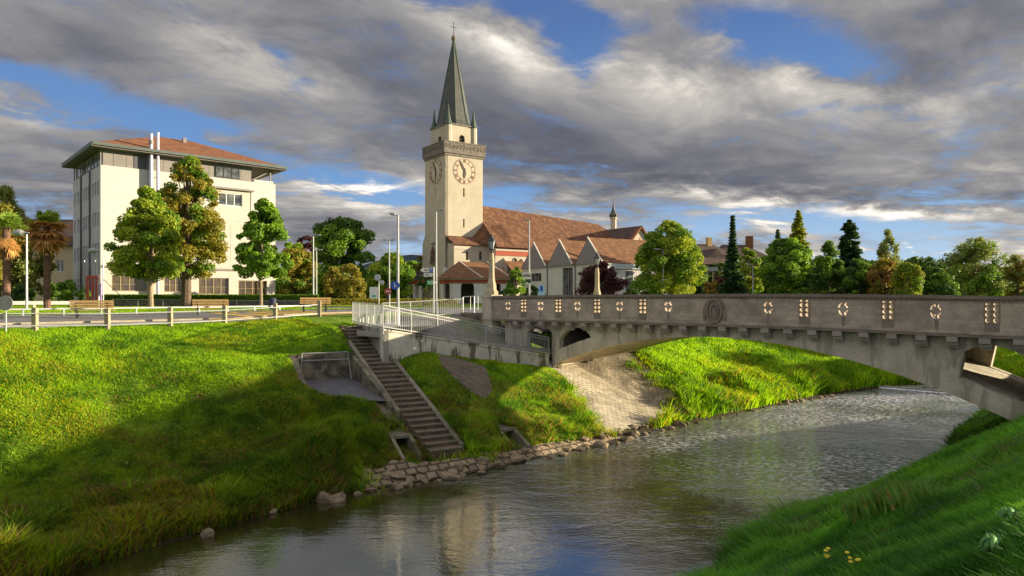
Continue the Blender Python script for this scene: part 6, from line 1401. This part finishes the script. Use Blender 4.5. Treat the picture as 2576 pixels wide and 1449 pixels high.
Y = 43.9; X = PX(995, Y); zq = PZ(718, Y); t = thing('cycle_sign', 'round blue path sign fixed to the lamp by the railings', 'road sign', (X, Y - .1, zq)); q = MB(); disc(q, .27, -.03, 0, 0, 24); q.build('disc', M['blue_sign'], t); q = MB(); q.bar((-.03, -.035, -.14), (-.03, -.035, .15), .05, .01, up=(0, 1, 0)); q.bar((-.03, -.035, -.12), (.10, -.035, -.03), .04, .01, up=(0, 1, 0)); q.build('pictogram', M['white'], t); q = MB(); q.bar((.1, .05, .1), (.2, .1, .1), .03); q.build('bracket', M['galv'], t)
Y = 73; zq = PZ(733, Y); X = PX(976, Y); t = thing('no_entry_sign', 'round red sign with white bar on the double armed lamp', 'road sign', (X, Y, zq)); q = MB(); disc(q, .36, -.03, 0, 0); q.build('disc', M['red_paint'], t); q = MB(); q.box(-.24, .24, -.04, -.031, -.06, .06); q.build('bar', M['white'], t); q = MB(); q.box(-.1, .1, .0, .04, -1.0, 1.1); q.build('bracket', M['steel_dark'], t)
Y = 66; t = post_sign('information_board', 'white information board with small green field before the trees', 941, Y, 1.6, 'board'); q = MB(); b0, b1 = PX(930, Y) - PX(941, Y), PX(951, Y) - PX(941, Y); z0 = PZ(751, Y) - t.location.z; z1 = PZ(722, Y) - t.location.z; q.box(b0, b1, -.06, -.02, z0, z1); q.build('panel', M['white'], t); q = MB(); q.box(b0 * .5, b1 * .5, -.07, -.061, z0 + .15, z0 + .32); q.build('green_field', M['green_sign'], t)
Y = 62; t = post_sign('traffic_mirror', 'small convex mirror pair on a thin post right of the white board', 953, Y, PZ(706, 62) - th(PX(953, 62), 62), 'mirror'); H = PZ(706, 62) - th(PX(953, 62), 62); q = MB(); disc(q, .28, -.06, 0, H + .3, 20, -.12); disc(q, .20, -.06, 0, H - .15, 20, .28); q.build('mirror', M['lantern_glass'], t)
Y = 50; 
def arrow(q, x0, x1, z0, z1, left): zm = (z0 + z1) / 2; p = [(x0, z0), (x1, z0), (x1, z1), (x0, z1), (x0 - .22, zm)] if left else [(x0, z0), (x1, z0), (x1 + .18, zm), (x1, z1), (x0, z1)]; q.plate(p, [], -.04, -.01)
X0 = PX(1092, Y); zg = th(X0, Y); t = thing('direction_sign', 'white arrow signs with a blue parking square beside the lamp before the tower', 'road sign', (X0, Y, zg)); g = lambda v: PX(v, Y) - X0; h = lambda v: PZ(v, Y) - zg
q = MB(); arrow(q, g(1064), g(1090), h(685), h(674), True); q.build('arrow_plate', M['white'], t); q = MB(); arrow(q, g(1066), g(1086), h(696), h(687), False); q.build('arrow_plate', M['white'], t); q = MB(); q.box(g(1080), g(1089), -.05, -.041, h(684), h(675)); q.build('parking_square', M['blue_sign'], t)
textobj('P', .26, M['white'], t, ((g(1080) + g(1089)) / 2, -.056, h(679.5)), 'parking_letter'); q = MB(); [q.box(g(1067), g(1078), -.046, -.041, h(a), h(a) + .05) for a in (679, 682)]; [q.box(g(1069), g(1080), -.046, -.041, h(a), h(a) + .04) for a in (691, 694)]; q.build('lettering', M['clad'], t)
q = MB(); q.tube([(g(1091), 0, -.2), (g(1091), 0, h(672))], .04, 6); q.build('pole', M['galv'], t)
Y = 52; X0 = PX(1083, Y); zg = th(X0, Y); t = thing('green_sign', 'small green sign with white lettering left of the lamp before the tower', 'sign', (X0, Y, PZ(711, Y))); q = MB(); q.box(-.26, .26, -.03, 0, -.15, .15); q.build('panel', M['green_sign'], t); q = MB(); q.box(-.18, -.02, -.04, -.031, .02, .09); q.box(.03, .2, -.04, -.031, .02, .09); q.box(-.15, .17, -.04, -.031, -.09, -.04); q.build('lettering', M['white'], t); q = MB(); q.bar((.26, 0, 0), (.45, .5, 0), .03); q.build('bracket', M['galv'], t)
Y = 59; X0 = PX(1323, Y); t = thing('picture_sign', 'square sign with a dark landscape picture on the slim lamp', 'sign', (X0, Y, PZ(700, Y))); q = MB(); q.box(-.46, .46, -.04, 0, -.48, .46); q.build('panel', M['white'], t); q = MB(); q.box(-.42, .42, -.05, -.041, -.40, -.08); q.build('dark_field', M['steel_dark'], t); q = MB(); q.add([(-.42, -.05, .12), (.42, -.05, .10), (.42, -.05, .30), (.1, -.05, .38), (-.42, -.05, .26)], [(0, 1, 2, 3, 4)]); q.build('mountain_field', M['clad'], t)
Y = 60; X0 = PX(1362, Y); zg = th(X0, Y); t = thing('tourist_sign', 'pale blue sign with dark blue figure before the hall window', 'sign', (X0, Y, zg)); h = lambda v: PZ(v, Y) - zg; q = MB(); q.box(-.24, .24, -.04, 0, .3, h(717)); q.build('panel', mat('pale_blue', (.35, .55, .72)), t); q = MB(); q.box(-.13, .13, -.05, -.041, h(733), h(719)); q.build('figure_field', M['blue_sign'], t); q = MB(); q.box(-.32, .32, -.1, .1, -.1, h(735)); q.build('foot', mat('pale_blue', (.35, .55, .72)), t)
Y = 100; X0 = PX(1790, Y); zg = th(X0, Y); t = thing('hoarding', 'small grey sign box on a tall post behind the orange tree', 'sign', (X0, Y, zg)); h = lambda v: PZ(v, Y) - zg; q = MB(); q.box(-.9, .9, -.2, .2, h(682), h(672)); q.build('box', M['galv'], t); q = MB(); [q.box(x - .1, x + .1, -.1, .1, 0, h(682)) for x in (-.6, .2)]; q.build('post', M['post_stone'], t)
# car far behind
def car(x, Y, label, rz):
    X = PX(x, Y); t = thing('parked_car', label, 'car', (X, Y, th(X, Y)), rz); q = MB()
    prof = [(-2.0, .35), (2.0, .35), (2.05, .75), (1.9, .92), (1.0, 1.0), (.35, 1.42), (-1.1, 1.46), (-1.8, 1.05), (-2.05, .95)]; q.plate(prof, [], -.82, .82); b = q.build('body', M['car_paint'], t)
    q = MB(); q.plate([(.95, 1.0), (.33, 1.38), (-1.05, 1.41), (-1.65, 1.03)], [], -.83, -.821); q.plate([(.95, 1.0), (.33, 1.38), (-1.05, 1.41), (-1.65, 1.03)], [], .821, .83); q.build('side_window', M['glass'], t)
    q = MB(); q.add([(1.02, -.7, 1.01), (1.02, .7, 1.01), (.37, .66, 1.43), (.37, -.66, 1.43)], [(0, 1, 2, 3)]); q.build('windscreen', M['glass'], t)
    for wx in (-1.25, 1.3):
        for wy in (-.8, .8): q = MB(); disc(q, .32, wy - .1, wy + .1, .32, 16, wx); q.build('wheel', M['rubber'], t)
    for wy in (-.6, .6): q = MB(); q.box(2.02, 2.07, wy - .15, wy + .15, .6, .75); q.build('headlight', M['white'], t)
car(742, 95, 'grey car parked before the trees right of the office block', R(-140))

# ------------------------------------------------------------------ grass
def blades(name, label, xy, hgt, wid, col, parent=None, lean=.45, seed=0, cat='grass', zoff=0.0):
    r = np.random.default_rng(seed); n = len(xy); z = terr(xy[:, 0], xy[:, 1]) + zoff
    a = r.random(n) * 6.283; d = np.stack([np.cos(a), np.sin(a)], 1); lx = r.normal(size=(n, 2)) * lean * hgt[:, None]
    B = np.stack([xy[:, 0], xy[:, 1], z - .03], 1); w_ = wid[:, None] * .5
    v0 = B.copy(); v0[:, :2] -= d * w_; v1 = B.copy(); v1[:, :2] += d * w_; v2 = B.copy(); v2[:, :2] += lx; v2[:, 2] += hgt
    vm_ = B.copy(); vm_[:, :2] += lx * .3; vm_[:, 2] += hgt * .55; v3 = vm_.copy(); v3[:, :2] += d * w_ * .8; v4 = vm_.copy(); v4[:, :2] -= d * w_ * .8
    V_ = np.stack([v0, v1, v3, v2, v4], 1).reshape(-1, 3); i = np.arange(n)[:, None] * 5; f = np.concatenate([i + np.array([[0, 1, 2]]), i + np.array([[0, 2, 4]]), i + np.array([[4, 2, 3]])], 1).reshape(-1, 3)
    me = np_mesh(name, V_, f, M['blade'], np.repeat(col, 5, 0)); o = np_obj(name, me); return tag(o, label, cat, None, 'stuff')
EXC = [[(c[0] + SN.x * u + SD.x * v, c[1] + SN.y * u + SD.y * v) for u, v in ((-.42, -.12), (.42, -.12), (.42, 1.5), (-.42, 1.5))] for c in CULV] + [NICHE, [st(-.8, -STW / 2 - .12), st(SL_ + .5, -STW / 2 - .12), st(SL_ + .5, STW / 2 + .28), st(-.8, STW / 2 + .28)]]
def rampf(a, b): p = C0.xy + RD * a + RN * b; return (p.x, p.y)
EXC += [[rampf(-.3, -.12), rampf(RL + 9, -.12), rampf(RL + 9, RW + .3), rampf(-.3, RW + .3)], [(A0.x - 1.8, A0.y - 1.9), (A0.x + .1, A0.y - .3), (C0.x - .2, C0.y), (C0.x + 3, C0.y + 3), (U1.x, U1.y), (U0.x, U0.y + 3), (U0.x - 6, U0.y + 2)]]
SOIL_PX = [(1098, 893), (1160, 905), (1222, 925), (1238, 985), (1225, 1008), (1185, 990), (1140, 950), (1110, 920)]
SOIL = inv_sd(SOIL_PX); drape('soil_patch', SOIL, M['soil'], .03, .3, kind='structure')
SOIL2 = inv_sd([(940, 1008), (985, 1015), (1012, 1060), (1060, 1135), (1040, 1145), (1000, 1070), (960, 1050)])
drape('soil_patch', SOIL2, M['soil'], .03, .3, kind='structure')
def masks(xy, paved=True):
    k = np.ones(len(xy), bool)
    for e in EXC: k &= ~inpoly(xy[:, 0], xy[:, 1], e)
    if paved:
        k &= ~inpoly(xy[:, 0], xy[:, 1], PAVE); bl = inpoly(xy[:, 0], xy[:, 1], BLOCKS); k &= ~bl
        r = np.random.default_rng(3); so_ = inpoly(xy[:, 0], xy[:, 1], SOIL) | inpoly(xy[:, 0], xy[:, 1], SOIL2); k &= ~(so_ & (r.random(len(xy)) < .93))
        lx = (xy[:, 0] - BR0.x) * BD.x + (xy[:, 1] - BR0.y) * BD.y; ly = (xy[:, 0] - BR0.x) * BN.x + (xy[:, 1] - BR0.y) * BN.y
    return k
def grasscol(xy, d, r, dry=1.0):
    n = len(xy); f1 = fbm(xy[:, 0] * .5, xy[:, 1] * .5, 21, 3); f2 = fbm(xy[:, 0] * 1.9, xy[:, 1] * 1.9, 22, 2); k = np.clip((f1 - .5) * 1.8 + (f2 - .5) * 1.6 + .5 + r.normal(size=n) * .16, 0, 1)[:, None]
    col = np.array([.10, .24, .012]) * (1 - k) + np.array([.34, .55, .018]) * k
    dr_ = np.clip((1 - d / 8.5) * 1.0 + (fbm(xy[:, 0] * .7, xy[:, 1] * .7, 25, 3) - .55) * 3.2, 0, 1) * dry; sel = r.random(n) < dr_ * .42
    col[sel] = (np.array([.36, .23, .07]) * (.6 + .7 * r.random((n, 1))))[sel]
    yl = (r.random(n) < np.clip((fbm(xy[:, 0] * .35 + 9, xy[:, 1] * .35, 29, 2) - .5) * 1.6, 0, .4)); col[yl] = np.array([.46, .46, .025]) * (.7 + .5 * r.random((n, 1)))[yl]
    return col * (.75 + .5 * r.random((n, 1)))
def scatter(n, x0, x1, y0, y1, seed):
    r = np.random.default_rng(seed); return np.stack([r.uniform(x0, x1, n), r.uniform(y0, y1, n)], 1), r
# left bank
xy, r = scatter(1000000, -34, 5, 14, 47, 91)
d, s_ = sdist(xy[:, 0], xy[:, 1], SHL); fence_n = (xy[:, 0] - FP[4][0]) * fn.x + (xy[:, 1] - FP[4][1]) * fn.y
vis = np.abs(xy[:, 0] / np.maximum(xy[:, 1], 1)) < .80
k = (d > .0) & (fence_n < .45) & vis & masks(xy) & (r.random(len(xy)) < np.clip(26 / xy[:, 1], .5, 1)) & (d < 18.5); xy, d = xy[k], d[k]
lowz = np.clip(1 - d / 6.5, 0, 1); tuft = fbm(xy[:, 0] * .9, xy[:, 1] * .9, 31, 3)
hgt = (.055 + .085 * r.random(len(xy))) * (.5 + 1.3 * tuft) + lowz * (.10 + .55 * np.clip(tuft - .35, 0, 1) * 2) * (.5 + r.random(len(xy)))
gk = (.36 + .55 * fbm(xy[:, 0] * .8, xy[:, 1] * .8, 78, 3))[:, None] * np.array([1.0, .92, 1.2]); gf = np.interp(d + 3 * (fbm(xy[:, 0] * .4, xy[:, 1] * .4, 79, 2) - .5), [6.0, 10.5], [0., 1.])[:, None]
gf = np.where(xy[:, :1] > -2.0, 1.0, gf)      # duller growth plus painted-in shade low on the bank, left of the stairs
blades('bank_grass', 'sunlit and shaded green grass covering the left river bank', xy, hgt, .035 + .02 * r.random(len(xy)) + lowz * .01, grasscol(xy, d, r) * (gf + (1 - gf) * gk), lean=.5, seed=1)
print('left blades', len(xy))
# far bank beyond the bridge
xy, r = scatter(520000, 3, 66, 36, 78, 92); d, s_ = sdist(xy[:, 0], xy[:, 1], SHL)
k = (d > .1) & (d < 14) & (np.abs(xy[:, 0] / xy[:, 1]) < .85) & masks(xy); lx = (xy[:, 0] - BR0.x) * BD.x + (xy[:, 1] - BR0.y) * BD.y; ly = (xy[:, 0] - BR0.x) * BN.x + (xy[:, 1] - BR0.y) * BN.y; k &= ~((lx < 6) & (ly > -1.5) & (ly < BW + .6)); xy, d = xy[k], d[k]
lowz = np.clip(1 - d / 4, 0, 1); tuft = fbm(xy[:, 0] * .6, xy[:, 1] * .6, 33, 3); hgt = .16 + .16 * r.random(len(xy)) + lowz * (.2 + 1.1 * np.clip(tuft - .4, 0, 1) * 2.2) * (.4 + .8 * r.random(len(xy)))
blades('far_bank_grass', 'bright green grass on the bank beyond the bridge arch', xy, hgt, .06 + .03 * r.random(len(xy)), grasscol(xy, d + 6, r, .7) * np.array([1.05, 1.05, 1]), lean=.5, seed=2); print('far blades', len(xy))
# right (near) bank
N_ = 700000; r = np.random.default_rng(93); ang_ = r.uniform(R(8), R(40), N_); rad = 4.5 + 52 * r.random(N_) ** 1.7; xy = np.stack([np.sin(ang_) * rad, np.cos(ang_) * rad], 1)
d, s_ = sdist(xy[:, 0], xy[:, 1], SHR); d = -d; k = (d > .05) & (d < 13); xy, d = xy[k], d[k]; dist = np.hypot(xy[:, 0], xy[:, 1]); n = len(xy)
tuft = fbm(xy[:, 0] * .8, xy[:, 1] * .8, 35, 3); lowz = np.clip(1 - d / 3, 0, 1)
hgt = (.04 + .09 * r.random(n)) * (.4 + 1.4 * tuft) + lowz * (.10 + .45 * np.clip(tuft - .4, 0, 1) * 2) * (.5 + r.random(n)); wid = .010 + .0012 * dist + .006 * r.random(n)
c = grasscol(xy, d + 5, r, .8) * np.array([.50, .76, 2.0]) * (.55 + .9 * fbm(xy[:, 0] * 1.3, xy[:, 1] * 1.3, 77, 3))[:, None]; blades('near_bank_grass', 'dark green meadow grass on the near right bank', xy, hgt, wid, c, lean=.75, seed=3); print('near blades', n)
# lawn beyond the road
xy, r = scatter(260000, -60, 12, 38, 80, 94); fnn = (xy[:, 0] - FP[4][0]) * fn.x + (xy[:, 1] - FP[4][1]) * fn.y; k = (fnn > 9.7) & (xy[:, 0] < -.13 * xy[:, 1]) & (xy[:, 0] > -.76 * xy[:, 1]) & masks(xy, False); xy = xy[k]; n = len(xy)
blades('lawn', 'short mown lawn under the trees across the road', xy, .06 + .05 * r.random(n), .09 + .04 * r.random(n), grasscol(xy, np.full(n, 30.), r, 0) * np.array([.95, .95, 1]), lean=.6, seed=4)
# tufts on the paving edge and steps
def tufts(name, label, pts, seed, h=.35, n=160, spread=.35):
    r = np.random.default_rng(seed); P = np.concatenate([np.array(p[:2]) + r.normal(size=(n, 2)) * spread for p in pts]); d = np.full(len(P), 3.0)
    blades(name, label, P, h * (.5 + r.random(len(P))), .035 + .015 * r.random(len(P)), grasscol(P, d, r, .8), lean=.5, seed=seed)
random.seed(2)
tufts('edge_tufts', 'scattered grass tufts along the stair edges and stone blocks', [p2g(x, y) for x, y in ((1000, 1000), (1012, 1030), (1040, 1060), (1045, 1110), (1052, 1135), (1110, 1148), (1150, 1145), (1160, 1150), (1220, 1145), (985, 1005), (975, 905), (990, 920), (1600, 925), (1640, 950), (1665, 975), (1690, 1020), (1480, 1050), (1500, 1080), (1455, 1010), (1430, 975), (915, 1215), (1000, 1135), (1720, 1030))], 5, .3, 200, .28)

# tall weeds on the near bank
def weed(label, x, y, h, seed):
    r = np.random.default_rng(seed); X, Y, Z = p2g(x, y, 4, 60); t = thing('weed_clump', label, 'weeds', (X, Y, Z)); n = 420; h *= .62
    a = r.random(n) * 6.283; rr = np.abs(r.normal(size=n)) * .30; B = np.stack([rr * np.cos(a), rr * np.sin(a), np.full(n, -.1)], 1); H = h * (.45 + .75 * r.random(n)) * np.clip(1.15 - rr, .3, 1)
    dr = np.stack([np.cos(a), np.sin(a), np.zeros(n)], 1) * (H * (.25 + .35 * r.random(n)))[:, None]; w_ = .016 + .012 * r.random(n); sd = np.stack([-np.sin(a * 3), np.cos(a * 3), np.zeros(n)], 1) * w_[:, None]
    T = B + dr; T[:, 2] += H; Mi = B + dr * .35; Mi[:, 2] += H * .6; V_ = np.stack([B - sd, B + sd, Mi + sd * .8, T, Mi - sd * .8], 1).reshape(-1, 3); i = np.arange(n)[:, None] * 5
    f = np.concatenate([i + np.array([[0, 1, 2]]), i + np.array([[0, 2, 4]]), i + np.array([[4, 2, 3]])], 1).reshape(-1, 3); k = r.random((n, 1)); c = np.array([.10, .22, .05]) * (1 - k) + np.array([.22, .40, .09]) * k
    br = r.random(n) < .08; c[br] = (.30, .22, .10); np_obj('foliage', np_mesh('foliage', V_, f, M['blade'], np.repeat(c, 5, 0)), t)
for i, (x, y, h, lb) in enumerate(((2290, 1262, .8, 'tall weeds against the bright water on the near bank, highest clump'), (2195, 1288, .65, 'weeds left of the highest clump on the near bank'), (2010, 1348, .55, 'weeds at the water edge nearest to the bottom of the picture'), (2065, 1338, .45, 'small weeds beside the water edge clump'), (2245, 1276, .7, 'weeds just left of the highest weed clump'), (2340, 1262, .55, 'weeds just right of the highest weed clump'))): weed(lb, x, y, h, 200 + i)

def flower(label, x, y, h, seed):
    r = np.random.default_rng(seed); X, Y, Z = p2g(x, y, 3, 60); t = thing('wild_flower', label, 'flower', (X, Y, Z), 0, 'yellow flowers on the near bank'); q = MB(); g = MB()
    for i in range(5):
        a = r.random() * 6.28; u = r.random() * .10; tip = (u * math.cos(a), u * math.sin(a), h * (.7 + .4 * r.random())); q.tube([(0, 0, -.02), tip], .004, 4, caps=False)
        g.lathe([(.006, tip[2] - .01), (.028, tip[2] + .0), (.024, tip[2] + .012), (.004, tip[2] + .016)], 7, c=(tip[0], tip[1]))
    q.build('stem', M['leafstem'], t); g.build('blossom', M['petal'], t)
M['leafstem'] = mat('leafstem', (.12, .22, .04)); M['petal'] = mat('petal', (.80, .62, .05))
for i, (x, y, h, lb) in enumerate(((2085, 1432, .22, 'yellow flower at the bottom edge, leftmost'), (2140, 1440, .18, 'yellow flower at the bottom edge, right of the leftmost'))): flower(lb, x, y, h, 400 + i)
def dock(label, x, y, seed):
    r = np.random.default_rng(seed); X, Y, Z = p2g(x, y, 3, 60); t = thing('broadleaf_weed', label, 'weeds', (X, Y, Z)); V_ = []; Fc = []; Cc = []
    for i in range(22):
        a = r.random() * 6.28; L = .07 + .07 * r.random(); d = np.array([math.cos(a), math.sin(a), 0]); sd = np.array([-math.sin(a), math.cos(a), 0]) * L * .24; b = len(V_); up = np.array([0, 0, .10 + .12 * r.random()])
        V_ += [d * .02, d * L * .4 - sd + up * .8, d * L + up * .5, d * L * .4 + sd + up * .8, d * L * .45 + up * .95]; Fc += [[b, b + 1, b + 4], [b + 1, b + 2, b + 4], [b + 2, b + 3, b + 4], [b + 3, b, b + 4]]; c = np.array([.10, .24, .07]) * (.7 + .8 * r.random()); Cc += [c] * 5
    np_obj('foliage', np_mesh('foliage', np.array(V_), np.array(Fc), M['leaf'], np.array(Cc)), t)
for i, (x, y, lb) in enumerate(((2500, 1405, 'broad leaved weed in the bottom right corner'), (2540, 1330, 'broad leaved weed at the right picture edge'))): dock(lb, x, y, 500 + i)
